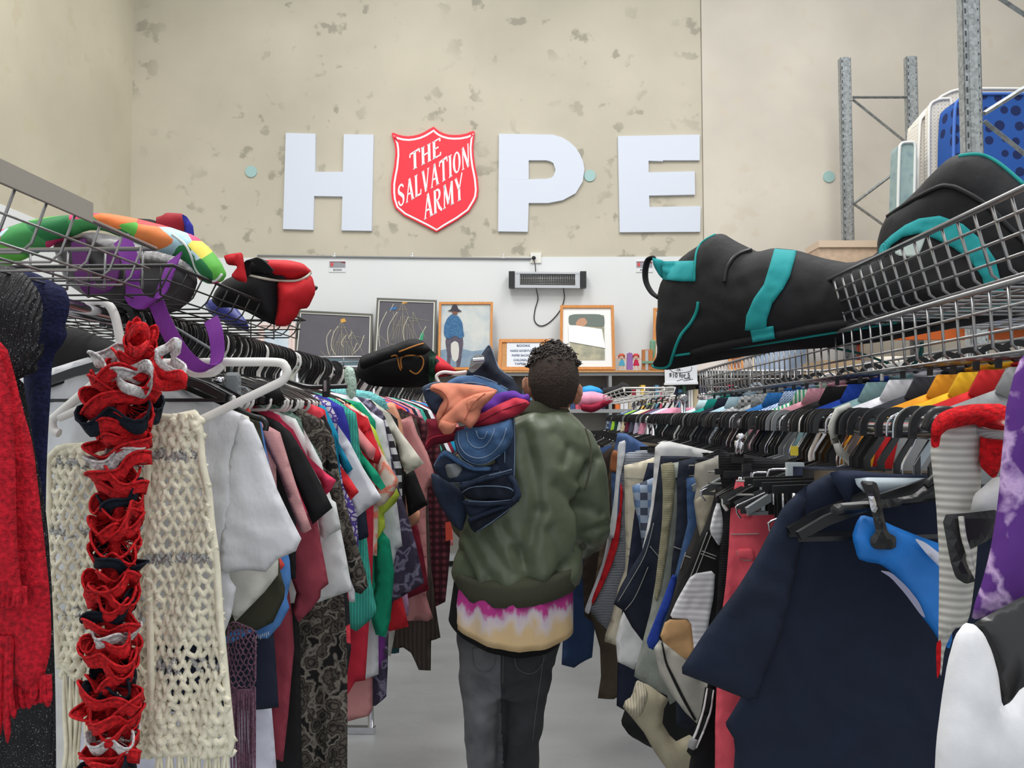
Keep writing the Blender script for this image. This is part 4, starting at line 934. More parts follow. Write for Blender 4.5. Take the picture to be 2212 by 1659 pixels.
for q, Yq in (([946,986,962,972,990,990,1022,1008,1060,1008,1060,1018,1018,1018,984,1000,962,984,944,998], 2.362), ([990,1048,1028,1034,1070,1024,1106,1014,1108,1024,1072,1034,1032,1044,996,1058], 2.366), ([998,1082,1050,1084,1100,1080,1122,1074,1122,1084,1100,1090,1050,1094,1002,1092], 2.395), ([1008,1120,1044,1104,1092,1088,1096,1096,1050,1114,1014,1130], 2.405), ([1100,1020,1118,1040,1128,1072,1112,1088,1100,1084,1112,1068,1104,1044,1092,1028], 2.37)):
    w_ = solo('denim_waistband', cloth(q, Yq, T=.007, amp=.003, g=.007, rim=.006, wr=.002), DEM if Yq == 2.362 else DEN, 'x', 'jeans'); w_['label'] = {2.362: 'mid blue denim waistband edge just under the scrolled jeans', 2.366: 'curved dark denim waistband across the middle folds of the heap', 2.395: 'dark denim waistband above the second lowest fold', 2.405: 'slanting dark denim waistband of the lowest fold', 2.37: 'bunched denim edge at the right end of the folds'}[Yq]
    WL[w_.name] = w_.location.copy(); h_ = hline(q[:8], bvh_of(w_), .0015)
    if h_: obj('seam', h_, SEAM, w_, label='pale stitched edge')
pilecloth('jeans', 'dark cloth standing in for the shadow behind the heap by the left arm', 'jeans', [930,1020,960,1030,1000,1060,1010,1110,998,1150,975,1130,950,1090,934,1056], 2.46, DEN, .03, .01, 40, .2)  # dark denim sheet put in for the shadow mass left of the heap
# ================================================================ LEFT RACK
XR, ZR = -.78, 1.633
KN = Vector((1, 0, 0)); KY = Vector((0, 1, 0))
def rack(label, X, z, y0, y1, legs, r=.0135, cross=.32, base=True, sgn=-1):
    t = thing('clothes_rack', label, 'clothes rack', (X, (y0+y1)/2, 0))
    obj('rail', tube([(X, y0, z), (X, y1, z)], r, 16), CHROME, t, auto=40)
    for y in legs:
        obj('post', tube([(X, y, .02), (X, y, z-.005)], .014, 12), CHROME, t)
        obj('collar', tube([(X, y-.03, z), (X, y+.03, z)], .021, 12), CHROME, t)
        if base: hard('foot', box((X+sgn*(cross/2-.02), y, .016), (cross, .03, .03)), CHROME, t)
    return t
rack('chrome clothes rack along the left of the aisle, nearer section', XR, ZR, .45, 2.44, (.6, 2.40))
rack('chrome clothes rack along the left of the aisle, farther section', XR, ZR-.01, 2.52, 5.6, (2.56, 3.76, 5.5))
# ---------------------------------------------------------------- hangers
def hook_pts(r=.028, n=12, drop=.075):
    P = [(-r*1.02, -.014)]+[(-r*math.cos(math.radians(a)), r*math.sin(math.radians(a))) for a in range(0, 181, 15)]
    return P+[(r*.9, -.018), (r*.35, -.04), (0, -.055), (0, -drop)]
def hanger(kind='black', w=.20):
    """built around the rail axis at the origin, in the XZ plane"""
    t = thing('clothes_hanger', 'x', 'hanger', (0, 0, 0))
    m = {'black': BPL, 'white': WPL, 'wire': CHROME, 'grey': GPL, 'clear': CPL}[kind]
    O = Vector((0, 0, 0))
    if kind in ('black', 'grey', 'clear'):
        obj('hook', prism(path2d(hook_pts(), .0105), O-KY*.0025, KN, ZZ, KY, .005), m, t, auto=30)
        arm = [(-w, -.145), (-w*.8, -.125), (-w*.4, -.098), (0, -.078), (w*.4, -.098), (w*.8, -.125), (w, -.145)]
        obj('shoulder_bar', prism(path2d(arm, [.012, .014, .016, .022, .016, .014, .012]), O-KY*.004, KN, ZZ, KY, .008), m, t, auto=30)
        hard('lower_bar', prism(path2d([(-w, -.15), (w, -.15)], .006), O-KY*.002, KN, ZZ, KY, .004), m, t)
    else:
        r = .0042 if kind == 'white' else .0018
        obj('hook', tube(spline([Vector((a, 0, b)) for a, b in hook_pts(.022)[::2]+[(0, -.075)]], 4), r, 8), m, t)
        obj('shoulder_bar', tube(spline([(-w*.96, 0, -.165), (-w, 0, -.15), (-w*.9, 0, -.135), (0, 0, -.078), (w*.9, 0, -.135), (w, 0, -.15), (w*.96, 0, -.165)], 4)+[Vector((0, 0, -.168))], r, 8), m, t)
    return t
HP = {k: hanger(k) for k in ('black', 'white', 'wire', 'grey', 'clear')}
HUSED = set()
def place_hanger(kind, X, y, z, label, group, rz=0.):
    p = HP[kind]
    if kind not in HUSED: HUSED.add(kind); h = p
    else: h = copytree(p)
    h.location = (X, y, z); h.rotation_euler = (0, 0, rz); h['label'] = cutl(label); h['group'] = group; h['category'] = 'hanger'
    return h
LH = []
GREC = []
def closed_px(edge, Y, Xr=XR, half=.21, zs=1.53, zn=1.565, side=-1):
    """visible edge pixels (neck ... hem) closed round the hidden half of the garment"""
    def pix(X, z):
        v = Vector((X, Y, z))-C0; d = v.dot(_f); return CXP+F*v.dot(_r)/d, CYP-F*v.dot(_u)/d
    ly = edge[-1]; e = list(edge)
    h0 = PX(edge[-2], edge[-1], Y).z
    e += list(pix(Xr+side*half*.95, h0)); e += list(pix(Xr+side*half*.98, (h0+zs)/2)); e += list(pix(Xr+side*half, zs)); e += list(pix(Xr+side*.07, zn))
    return e
def garment(name, label, cat, Y, mat, edge, sleeves=(), T=.009, amp=.010, fr=34, hang='black', ang=0., extra=(), group='garments on the left rack', Xr=XR, **kw):
    o = solo(name, cloth(closed_px(edge, Y, Xr, **kw), Y, T=T*.7, amp=amp, fr=fr, ang=ang, rim=.006, wr=.003, sm=0), mat, label, cat, group)
    WL[o.name] = o.location.copy(); GREC.append((-1, Y, label))
    for i, s in enumerate(sleeves):
        dy, nm, m2 = .012, 'sleeve', mat
        if isinstance(s, tuple): nm, m2, dy, s = s
        obj(nm, cloth(s, Y-dy, T=.005, amp=.006, fr=44, ang=.5, rim=.005, wr=.003, sm=0), m2, o)
    if hang: place_hanger(hang, Xr, Y+.004, ZR, '%s hanger holding the %s' % ({'black': 'black plastic', 'white': 'white plastic', 'wire': 'chrome wire', 'grey': 'grey plastic', 'clear': 'clear plastic'}[hang], cutl(label.split(',')[0], 11)), 'hangers on the left rail')
    return o
def m_(n, c, k='cloth', **a): return M(n, c, .9, kind=k, **a)
WT = m_('cotton_white', (222, 223, 228), 'wrinkle', bump=.5); IV = m_('cotton_ivory', (214, 212, 204)); OLV = m_('olive_cloth', (60, 60, 48)); DBL = m_('frayed_denim', (62, 104, 160), 'denim', c2=(96, 140, 190))
COR = m_('coral_cloth', (232, 84, 74)); PKL = m_('pale_pink_rib', (214, 158, 160), 'rib', s=110); BK = m_('black_cloth', (28, 28, 30)); HPK = m_('hot_pink', (228, 64, 100)); MRN = m_('dusty_maroon', (150, 62, 76))
GMSH = m_('green_mesh', (74, 100, 90), 'lace', s=90, c2=(110, 134, 124)); LACE = m_('floral_lace', (28, 26, 26), 'floral', s=34, c2=(96, 88, 80), c3=(136, 128, 118)); CRL = m_('coral_bright', (238, 96, 76))
DOT = m_('black_polka', (40, 38, 42), 'dots', s=9, c2=(226, 70, 84)); CYN = m_('cyan_cloth', (20, 142, 180)); RED = m_('red_cloth', (214, 44, 54)); GRL = m_('grey_purple_lace', (186, 180, 194), 'lace', s=60, c2=(78, 60, 140))
RBL = m_('royal_blue', (52, 54, 158)); TEA = m_('teal_knit', (64, 168, 152), 'ribx', s=40); SAL = m_('salmon', (228, 136, 138)); EME = m_('emerald', (20, 148, 112)); LIM = m_('lime', (190, 212, 74)); NVY = m_('navy_cloth', (32, 38, 56))
CFL = m_('cream_floral', (218, 200, 184), 'floral', s=20, c2=(224, 206, 192), c3=(232, 120, 96)); PLC = m_('purple_lace', (70, 62, 82), 'floral', s=26, c2=(66, 58, 78), c3=(138, 132, 156)); BWS = m_('black_white_bands', (44, 42, 46), 'stripez', s=7, c2=(206, 206, 210))
CRM = m_('cream_cloth', (222, 218, 204)); TUR = m_('turquoise_ruffle', (122, 198, 200), 'wool'); PCH = m_('peach_blue', (226, 162, 132), 'dots', s=12, c2=(110, 120, 196)); DPK = m_('dusty_satin', (204, 140, 140), 'wrinkle'); DPK.node_tree.nodes['Principled BSDF'].inputs['Roughness'].default_value = .45
SHB = m_('sheer_brown', (66, 58, 54), 'stripe', s=20, c2=(84, 74, 68)); PLD = m_('dark_plaid', (60, 28, 36), 'check', s=12, c2=(120, 60, 70)); PUV = m_('violet_cloth', (124, 58, 140)); CRI = m_('crimson_cloth', (196, 44, 64))
garment('tee_shirt', 'white cotton tee shirt nearest on the left rack, behind the crochet scarf', 'shirt', 1.50, WT, [355,832,372,832,430,858,530,898,515,1000,490,1200,500,1250,512,1268,500,1330,475,1393], [[522,896,548,914,566,955,600,1055,628,1115,652,1163,640,1190,600,1208,572,1237,530,1233,477,1239,478,1100,496,980]], amp=.014, fr=20, T=.012, hang='grey')
garment('top', 'ivory top whose pointed hem sticks out under the white tee sleeve', 'shirt', 1.545, IV, [400,848,540,900,575,1000,592,1150,599,1215,598,1243,570,1280,507,1344,488,1290], hang='black')
garment('skirt', 'dark olive skirt hem below the ivory point', 'skirt', 1.585, OLV, [420,850,560,905,590,1100,604,1235,615,1272,612,1295,588,1346,556,1362,512,1356,480,1380], hang='black')
garment('strappy_top', 'coral strappy top showing as a thin line beside the white tee shoulder', 'shirt', 1.61, COR, [500,862,523,868,538,885,550,925,577,990,566,1000,580,1180,598,1200,612,1222,600,1240], hang='black')
garment('denim_skirt', 'light blue denim skirt with frayed hem below the olive one', 'skirt', 1.63, DBL, [430,850,565,905,600,1100,626,1210,629,1250,621,1290,626,1312,608,1348,580,1378,560,1381,545,1366,500,1390], hang='black')
fr_ = solo('thread_fringe', join(*[tube([PX(548+i*4, 1376-i*1.5, 1.615), PX(545+i*4.4, 1384-i*1.4+3*math.sin(i*2), 1.61)], .0006, 4) for i in range(9)]), M('thread_white', (220, 222, 226), .8), 'loose white threads on the frayed denim hem', 'thread')
garment('ribbed_top', 'pale pink ribbed top with long narrow sleeve, right of the white tee', 'shirt', 1.665, PKL, [470,855,560,905,596,935,600,1040,610,1200,600,1300], [[552,903,604,934,622,990,645,1060,674,1142,662,1150,650,1150,628,1090,600,1010,575,960]])
garment('tee_shirt', 'black tee shirt with a square cut sleeve beside the pale pink top', 'shirt', 1.74, BK, [500,862,600,912,640,1000,640,1100,640,1250], [[556,890,603,912,628,935,660,985,690,1040,718,1097,676,1133,655,1080,620,990,590,930]])
garment('long_dress', 'dusty maroon long dress with wide sleeve under the black tee', 'dress', 1.785, MRN, [480,860,575,905,610,1000,615,1200,632,1330,636,1400,632,1450,625,1540,612,1645,600,1640], [[630,1110,682,1100,692,1175,709,1262,694,1274,693,1290,672,1318,645,1344,632,1322,640,1280,626,1240,628,1180]], fr=60, amp=.014)
garment('tee_shirt', 'hot pink tee shirt with a rolled sleeve', 'shirt', 1.825, HPK, [520,866,600,896,640,950,660,1040,670,1200], [[535,874,590,890,632,928,662,985,705,1022,727,1037,714,1060,702,1071,690,1040,650,970,610,915]])
garment('blouse', 'long white blouse with a short cuffed sleeve, hem slanting', 'shirt', 1.87, m_('blouse_white', (222, 224, 224)), [540,868,640,905,690,1000,735,1140,748,1200,762,1275,684,1303], [[655,925,695,1000,712,1075,726,1085,738,1142,712,1156,692,1176,686,1110]])
garment('mesh_top', 'grey green open mesh top with solid cuff', 'shirt', 1.91, GMSH, [535,860,600,868,650,905,670,1000,680,1200], [[545,862,600,878,645,918,668,950,696,990,686,1001,668,985,640,935,600,890]])
garment('long_lace_dress', 'long black lace dress with taupe flowers and long sleeve', 'dress', 1.96, LACE, [600,866,650,883,700,908,718,955,712,1000,706,1150,715,1200,742,1290,750,1400,753,1560,752,1720], [[690,903,722,945,735,1040,750,1100,772,1180,790,1240,794,1268,780,1284,768,1280,752,1240,725,1140,705,1040,698,960]], amp=.018, fr=46, T=.014)
garment('top', 'bright coral top whose shoulder shows behind the green mesh top', 'shirt', 2.0, CRL, [545,843,600,856,634,884,645,940,680,1200,690,1420])
garment('polka_dress', 'black dress with red and white dots on the shoulder', 'dress', 2.04, DOT, [585,846,650,860,695,885,716,930,735,1100,756,1300,760,1400,748,1480])
garment('tee_shirt', 'small red tee sleeve poking out below the cyan one', 'shirt', 2.075, RED, [640,858,700,885,724,980,738,1100,735,1250], [[734,1005,755,1032,775,1063,758,1080,742,1050]])
garment('tee_shirt', 'cyan blue tee sleeve between lace dress and white tee', 'shirt', 2.11, CYN, [640,856,700,878,730,940,740,1100,745,1300], [[722,935,738,966,763,1013,748,1026,733,1000]])
garment('lace_blouse', 'pale grey top with purple honeycomb lace shoulder', 'shirt', 2.15, GRL, [640,848,680,853,715,874,731,903,732,950,745,1040,768,1110,774,1180,770,1200])
garment('tee_shirt', 'white tee shirt with a wide sleeve in the middle of the left rack', 'shirt', 2.19, m_('tee_white', (224, 226, 232)), [660,850,726,910,746,960,765,1120,768,1300], [[722,908,755,955,785,1012,826,1077,798,1096,770,1118,757,1082,745,1000]], hang='white')
garment('top', 'royal blue top, dark hem visible under the wide white sleeve', 'shirt', 2.225, RBL, [645,844,705,858,742,880,754,920,768,1050,774,1110], extra=(), hang='white')
garment('shirt', 'dark navy shirt hem squared off below the wide white sleeve', 'shirt', 2.245, NVY, [650,846,700,862,740,890,765,1000,790,1100,796,1160,781,1166])
garment('knit_jumper', 'teal knitted jumper with ribbed lower edge', 'jumper', 2.27, TEA, [690,850,730,864,768,893,773,925,785,1100,793,1170,802,1260,814,1322,800,1340,770,1364,748,1350], hang='white')
garment('tee_shirt', 'emerald green tee sleeve behind the wide white sleeve', 'shirt', 2.305, EME, [720,860,750,900,780,980,790,1100,790,1250], [[748,935,780,978,815,1020,833,1052,823,1059,800,1035,775,1000]])
garment('tee_shirt', 'salmon pink tee shirt with a pointed sleeve', 'shirt', 2.34, SAL, [700,858,760,903,780,960,790,1100,790,1250], [[732,898,765,913,785,938,812,970,806,995,797,990,766,960]], hang='white')
garment('long_tunic', 'red long top, crimson skirt hanging low beneath the teal jumper', 'dress', 2.375, CRI, [720,860,772,890,800,925,808,1000,806,1150,803,1300,797,1345,789,1470,768,1472,750,1502,745,1480], [('sleeve', RED, .012, [770,890,795,904,810,948,824,985,817,1003,800,998,790,960])], fr=80)
garment('blouse', 'cream blouse with coral flowers and gathered sleeve', 'shirt', 2.41, CFL, [735,862,795,900,815,960,820,1050,815,1200], [[812,950,835,995,862,1040,852,1065,830,1090,806,1098,812,1050]])
garment('shirt', 'navy short sleeve showing between the white and cream sleeves', 'shirt', 2.43, NVY, [740,864,790,905,800,1000,812,1130,807,1156,790,1164])
garment('top', 'lime green top with a drooping cap sleeve', 'shirt', 2.465, LIM, [750,866,795,905,812,940,820,1100,800,1200], [[790,903,812,930,828,975,850,1040,863,1070,855,1086,830,1110,832,1140,815,1165,803,1195,800,1100]])
garment('blouse', 'emerald blouse with a long sleeve hanging to the dress hems', 'shirt', 2.50, EME, [780,870,810,910,820,1100,838,1200,832,1320,800,1330], [[810,1190,820,1140,842,1165,852,1235,846,1300,843,1340,833,1376,812,1370,803,1340,808,1260]], hang='white')
garment('long_shirt', 'long white shirt with its lower hem by the red skirt', 'shirt', 2.54, WT, [770,858,800,888,828,908,842,980,850,1050,858,1090,869,1180,857,1186,852,1210,835,1280,818,1340,819,1455,785,1468], hang='white')
garment('lace_dress', 'long dusky purple lace dress with a flared sleeve edge', 'dress', 2.58, PLC, [790,860,828,890,848,1000,862,1060,900,1175,917,1258,872,1288,850,1298,840,1350,839,1440,836,1502,810,1527,760,1532], fr=55, amp=.014)
garment('top', 'black and white banded top half hidden by a cream sleeve', 'shirt', 2.62, BWS, [800,862,832,900,848,940,868,1010,870,1100,865,1200])
garment('top', 'cream top with a long pointed sleeve', 'shirt', 2.65, CRM, [800,862,840,892,855,960,860,1200,862,1280], [[818,882,842,893,862,928,890,965,916,1000,900,1012,878,1024,866,1000,858,960]], hang='white')
garment('skirt', 'bright red skirt hem below the purple lace sleeve', 'skirt', 2.68, RED, [800,900,845,940,858,1100,869,1294,882,1355,843,1363])
garment('top', 'black sleeve hanging under the cream pointed sleeve', 'shirt', 2.71, BK, [815,870,858,905,872,1000,878,1100,880,1200], [[872,1018,895,1016,910,1055,924,1090,904,1102,882,1117,874,1060]])
garment('ruffled_top', 'turquoise and pale green ruffled shawl laid along the hangers', 'shawl', 2.66, TUR, [750,838,775,842,800,846,832,862,842,885,800,880], T=.02)
garment('top', 'peach top with blue spots near the far left rack end', 'shirt', 2.75, PCH, [828,866,852,870,866,905,873,950,888,1090,908,1105,905,1128,890,1138])
garment('skirt', 'dark red velvet skirt beneath the peach sleeve', 'skirt', 2.79, MAR, [840,880,866,945,890,1100,905,1150,915,1200,926,1275,880,1293])
garment('satin_blouse', 'dusty pink satin blouse with long sleeve', 'shirt', 2.83, DPK, [850,898,868,906,890,897,903,938,922,975,939,1030,923,1055,920,1100,924,1240,922,1285,936,1334,925,1340,880,1342], fr=60, amp=.014, hang='white')
garment('sheer_dress', 'long sheer dark brown dress at the end of the near left rack', 'dress', 2.9, SHB, [860,885,900,905,922,1000,925,1100,932,1230,942,1310,952,1376,931,1385,930,1450,905,1446,888,1410,870,1400], fr=70)
garment('plaid_shirt', 'dark plaid shirt with an orange cuff beside the person', 'shirt', 3.05, PLD, [870,885,915,905,950,960,968,1050,976,1130,968,1240,962,1300,938,1312], [('cuff', CRL, .01, [962,1128,975,1126,978,1165,963,1169])])
for i, (lab, m, e, Y) in enumerate([('pale pink hem hanging lowest on the left rack', DPK, [740,900,800,1000,806,1400,806,1530,798,1545,748,1560], 2.56), ('narrow white hem strip beside the red skirt', IV, [800,920,830,1000,850,1200,853,1365,843,1420,836,1415], 2.70), ('violet skirt hem between white hems', PUV, [790,920,820,1000,830,1200,833,1375,832,1443,818,1446], 2.56), ('dark teal hem near the floor beside the red skirt', m_('dark_teal', (44, 84, 92)), [810,920,840,1000,858,1200,866,1360,862,1410,852,1412], 2.95), ('lavender printed slip under the satin blouse', m_('lavender_print', (190, 150, 190), 'floral', s=20, c2=(200, 160, 196)), [830,920,860,1000,870,1200,884,1310,882,1330,870,1332], 2.74)]):
    garment('skirt', lab, 'skirt', Y+.013, m, e, hang=None)
# metric garments deeper in, seen as shoulders and sleeves
def metric(name, label, cat, Y, mat, Xr, zr, side=1, sl=.33, hem=.9, drop=.30, w=.22, T=.009, group=None, kind='tee', zoff=0., hang='black', rz=0., collar=False, hlabel=None, hgroup=None, amp=.008, g=.025):
    sx = side
    if kind == 'tee': P = [(.06, -.075), (.15, -.105), (.21, -.135), (sl*.97, -drop-.06), (sl*.74, -drop-.12), (w*.95, -.30), (w, -hem*.55), (w, -hem), (-w, -hem), (-w*.98, -.3), (-sl*.72, -drop-.1), (-sl*.95, -drop-.05), (-.21, -.135), (-.06, -.075)]
    else: P = [(w, -.155), (w*1.02, -.3), (w*.98, -hem), (.03, -hem), (0, -.45), (-.03, -hem), (-w*.98, -hem), (-w*1.02, -.3), (-w, -.155)]
    loc = [(p[0], p[1]) for p in P]
    a2 = sum(loc[i-1][0]*loc[i][1]-loc[i][0]*loc[i-1][1] for i in range(len(loc)))
    if a2 < 0: loc = loc[::-1]
    c, s = math.cos(rz), math.sin(rz); ax = Vector((c, s, 0)); nn = Vector((-s, c, 0)); base = Vector((Xr, Y, zr+zoff))
    o = solo(name, cloth_vf(loc, lambda a, b: base+ax*a+ZZ*b, nn, g=g, T=T, amp=amp, fr=30, rim=.02, seed=int(Y*1000) % 997, wr=.0015, sm=0), mat, label, cat, group)
    WL[o.name] = o.location.copy()
    GREC.append((-1 if Xr < 0 else 1, Y, label))
    if collar:   # stand collar of a shirt
        obj('collar', prism([(-.075, -.085), (-.055, -.045), (.055, -.045), (.075, -.085), (.045, -.10), (-.045, -.10)], base-nn*.014, ax, ZZ, nn, .028), mat, o)
    if hang: place_hanger(hang, Xr, Y, zr, hlabel or ('%s hanger under the %s' % (hang, label)), hgroup or 'hangers', rz)
    return o
far = [(3.2, CRM, 'cream'), (3.3, RED, 'red'), (3.42, COR, 'coral'), (3.5, RBL, 'royal blue'), (3.6, SAL, 'salmon'), (3.7, NVY, 'navy'), (3.82, m_('multi_pink', (206, 110, 140), 'floral', s=18, c2=(230, 180, 190)), 'pink printed'), (3.95, TEA, 'teal'), (4.1, BK, 'black'), (4.25, WT, 'white'), (4.4, MAR, 'maroon'), (4.6, CYN, 'cyan'), (4.8, PCH, 'peach spotted'), (5.0, BK, 'black'), (5.25, SAL, 'salmon')]
for i, (Y, m, nm) in enumerate(far):
    metric('top', cutl('%s top on the far left rack between %s and %s ones' % (nm, far[i-1][2] if i else 'plaid', far[i+1][2] if i < len(far)-1 else 'empty rail')), 'shirt', Y, m, XR, ZR-.01, group='tops on the far left rack', hang=('white' if i % 3 == 0 else 'black'), hgroup='hangers on the left rail', hem=.8+.1*(i % 3), hlabel='%s plastic hanger of the %s top on the far left rack, hook %d of the row' % ('white' if i % 3 == 0 else 'black', nm, i+1) if False else '%s plastic hanger carrying the %s top, far left rack' % ('white' if i % 3 == 0 else 'black', nm))
# hooks crowded on the rail with nothing to tell them apart
ys = [1.455+.0*i for i in range(0)]
rh = random.Random(11); y = 1.47
k = 0
WH = {1.47+.02*i for i in range(3)}
while y < 5.3:
    if not (2.38 < y < 2.55):
        kd = 'white' if (rh.random() < (.30 if y < 1.9 else .48)) else 'black'
        place_hanger(kd, XR, y, ZR if y < 2.45 else ZR-.01, '%s plastic hanger hook packed among many on the %s left rail' % (kd, 'near' if y < 2.45 else 'far'), '%s hangers packed on the %s left rail' % (kd, 'near' if y < 2.45 else 'far'), rh.uniform(-.12, .12))
    y += rh.uniform(.014, .026)*(1 if y < 2.6 else 1.6)
clp = thing('clip_hanger', 'black hanger bar with an upright sprung clip above the blue tops on the left rack', 'hanger', PX(700, 830, 2.0))
hard('bar', tube(spline([PX(620, 822, 2.0), PX(660, 835, 2.0), PX(700, 836, 2.0), PX(750, 834, 2.0)]), .006, 6), BPL, clp)
hard('clip', obox(PX(696, 858, 1.99), KN*.018, KY*.01, ZZ*.05), BPL, clp, label='black sprung clip'); hard('spring', obox(PX(699, 846, 1.985), KN*.007, KY*.01, ZZ*.028), CHROME, clp)
gc = thing('clip_hanger', 'grey plastic clip hanger right behind the white tee neck', 'hanger', PX(485, 840, 1.56))
gy = 1.57
hard('clip', cloth([483,868,484,812,490,804,515,804,521,812,521,868], gy-.01, T=.006, amp=0, wr=0, g=.006, rim=.004), GPL, gc, label='big grey clip')
hard('bar', join(tube([PX(405, 833, gy), PX(530, 838, gy)], .003, 6), tube([PX(410, 846, gy), PX(525, 850, gy)], .003, 6), tube([PX(530, 838, gy), PX(537, 845, gy), PX(530, 856, gy), PX(521, 856, gy)], .003, 6)), GPL, gc)
obj('spring', tube([PX(461, 823, gy), PX(484, 823, gy)], .0085, 12), CHROME, gc); obj('hook', tube([PX(500, 804, gy), PX(500, 780, gy), Vector((XR+.02, gy, ZR+.02)), Vector((XR-.02, gy, ZR+.02))], .003, 6), GPL, gc)
be = solo('coat_hanger', tube(spline([PX(408, 838, 1.565), PX(470, 865, 1.565), PX(540, 897, 1.565), PX(566, 905, 1.565), PX(575, 918, 1.565), PX(573, 930, 1.565)], 5), .0058, 8), BPL, 'black tubular hanger arm with a down-turned tip beside the white tee shoulder', 'hanger')
# ---------------------------------------------------------------- white hanger with scarves in the foreground
YH = 1.40
wh = thing('clothes_hanger', 'large white tubular hanger holding the crochet and ruffle scarves in the foreground', 'hanger', PX(262, 700, YH), 'foreground hangers')
tp_ = lambda *p: tube(spline([PX(p[i], p[i+1], YH) for i in range(0, len(p), 2)], 5), .0078, 12)
obj('hook', tp_(188,662,198,652,216,650,236,660,248,682,256,715,264,752), WPL, wh)
obj('shoulder_bar', join(tp_(262,750,258,772,245,790,195,836,122,898,112,912,116,930,128,936), tp_(128,902,200,872,300,828,392,787,398,784), tp_(330,784,400,784), tp_(398,786,410,800,424,806,456,805,470,798,480,786), tp_(432,783,520,782,600,783,616,792,620,806,610,822,580,838,500,876,420,914)), WPL, wh)
YARN = M('crochet_cream', (243, 237, 214), .95, kind='cloth', s=3, bump=.6); SILV = M('silver_yarn', (190, 190, 188), .4, .5, kind='wool')
def inpoly(x, y, P):
    c = False
    for i in range(len(P)):
        a, b = P[i-1], P[i]
        if (a[1] > y) != (b[1] > y) and x < (b[0]-a[0])*(y-a[1])/(b[1]-a[1])+a[0]: c = not c
    return c
def crochet(px, Y, cell, dense, r0_, r1_, mats, parent, name='panel', seed=1):
    """net of knotted yarn: honeycomb tubes; dense(pyfrac)->0..1 thickens"""
    P = [PX(px[i], px[i+1], Y) for i in range(0, len(px), 2)]; P2 = [(p.x, p.z) for p in P]
    x0, x1 = min(p[0] for p in P2), max(p[0] for p in P2); z0, z1 = min(p[1] for p in P2), max(p[1] for p in P2)
    rr = random.Random(seed); pts = {}; h = cell*1.15
    nx, nz = int((x1-x0)/cell)+3, int((z1-z0)/h*2)+3
    def pt(i, j):
        if (i, j) not in pts:
            q = (x0+(i+(.5 if (j//2) % 2 else 0))*cell+rr.uniform(-.18, .18)*cell, z1-j*h*.5-(0 if j % 2 else .12*h)+rr.uniform(-.14, .14)*h, rr.uniform(-.002, .002)+.006*math.sin(i*1.1+j*.15))
            pts[(i, j)] = q
        return pts[(i, j)]
    vA, vB = [], []
    def seg(a, b):
        m = ((a[0]+b[0])/2, (a[1]+b[1])/2)
        if not inpoly(m[0], m[1], P2): return
        fz = (z1-m[1])/(z1-z0); d = dense(fz); r = r0_+(r1_-r0_)*d
        A = Vector((a[0], Y+a[2], a[1])); B = Vector((b[0], Y+b[2], b[1])); M1 = (A+B)/2+Vector((rr.uniform(-.2, .2)*cell*.4, -.002, 0))
        (vB if (rr.random() < .5 and any(abs(fz-q) < .018 for q in (.13, .42, .74))) else vA).append(tube([A, A*.5+M1*.5, M1, M1*.5+B*.5, B], [r*1.15, r*.92, r*.85, r*.92, r*1.15], 5))
    for j in range(nz):
        for i in range(nx):
            if j % 2 == 0: seg(pt(i, j), pt(i, j+1))
            else:
                o_ = 0 if ((j//2) % 2 == 0) else 1
                seg(pt(i, j), pt(i+o_, j+1)); seg(pt(i, j), pt(i+o_-1, j+1))
    vA.append(tube([Vector((a, Y, b_)) for a, b_ in chaikin(P2, 1)], r1_*.8, 6, closed=True))
    o = obj(name, join(*vA), mats[0], parent)
    if vB: obj('metallic_thread', join(*vB), mats[1], parent, label='silver metallic yarn bands')
    return o
def tassels(x0, x1, y, L_, n, Y, r, mat, parent, seed=0, name='tassel'):
    rr = random.Random(seed)
    for i in range(n):
        x = x0+(x1-x0)*(i+.5)/n; P = [PX(x, y-6, Y), PX(x+rr.uniform(-4, 4), y+L_*.35, Y), PX(x+rr.uniform(-8, 8), y+L_*.7, Y+rr.uniform(-.01, .01)), PX(x+rr.uniform(-12, 12), y+L_*rr.uniform(.9, 1.1), Y)]
        vf = [tube(spline([p+Vector((math.cos(a)*r*.8, math.sin(a)*r*.8, 0))*(0.3 if k == 0 else 1) for k, p in enumerate(P)], 4), r*.5, 5) for a in (0, 1.57, 3.14, 4.71)]
        obj(name, join(*vf), mat, parent)
cs = thing('crochet_scarf', 'cream crochet scarf with silver bands folded over the white foreground hanger', 'scarf', PX(380, 905, YH-.02))
dn = lambda f: max(math.exp(-((f-.03)/.12)**2), math.exp(-((f-.95)/.11)**2), .28*math.exp(-((f-.62)/.06)**2))
crochet([318,930,332,912,345,900,385,902,398,898,425,896,432,930,436,1000,450,1060,456,1130,466,1200,476,1350,490,1500,500,1600,497,1628,332,1628,326,1400,322,1100], YH-.025, .0155, dn, .0052, .0082, (YARN, SILV), cs, 'front_panel', 3)
crochet([104,990,128,966,195,962,318,935,322,1200,325,1455,130,1458,112,1300,106,1100], YH+.02, .0155, dn, .0050, .0074, (YARN, SILV), cs, 'back_panel', 5)
crochet([205,1440,320,1440,330,1628,210,1628], YH+.01, .012, lambda f: .7, .0038, .006, (YARN, SILV), cs, 'back_panel', 6)
obj('fold', tube([PX(300, 945, YH), PX(340, 918, YH-.005), PX(424, 900, YH-.01)], .013, 8), YARN, cs)
tassels(336, 500, 1628, 90, 8, YH-.025, .006, YARN, cs, 1); tassels(132, 205, 1458, 240, 5, YH+.02, .0055, YARN, cs, 2)
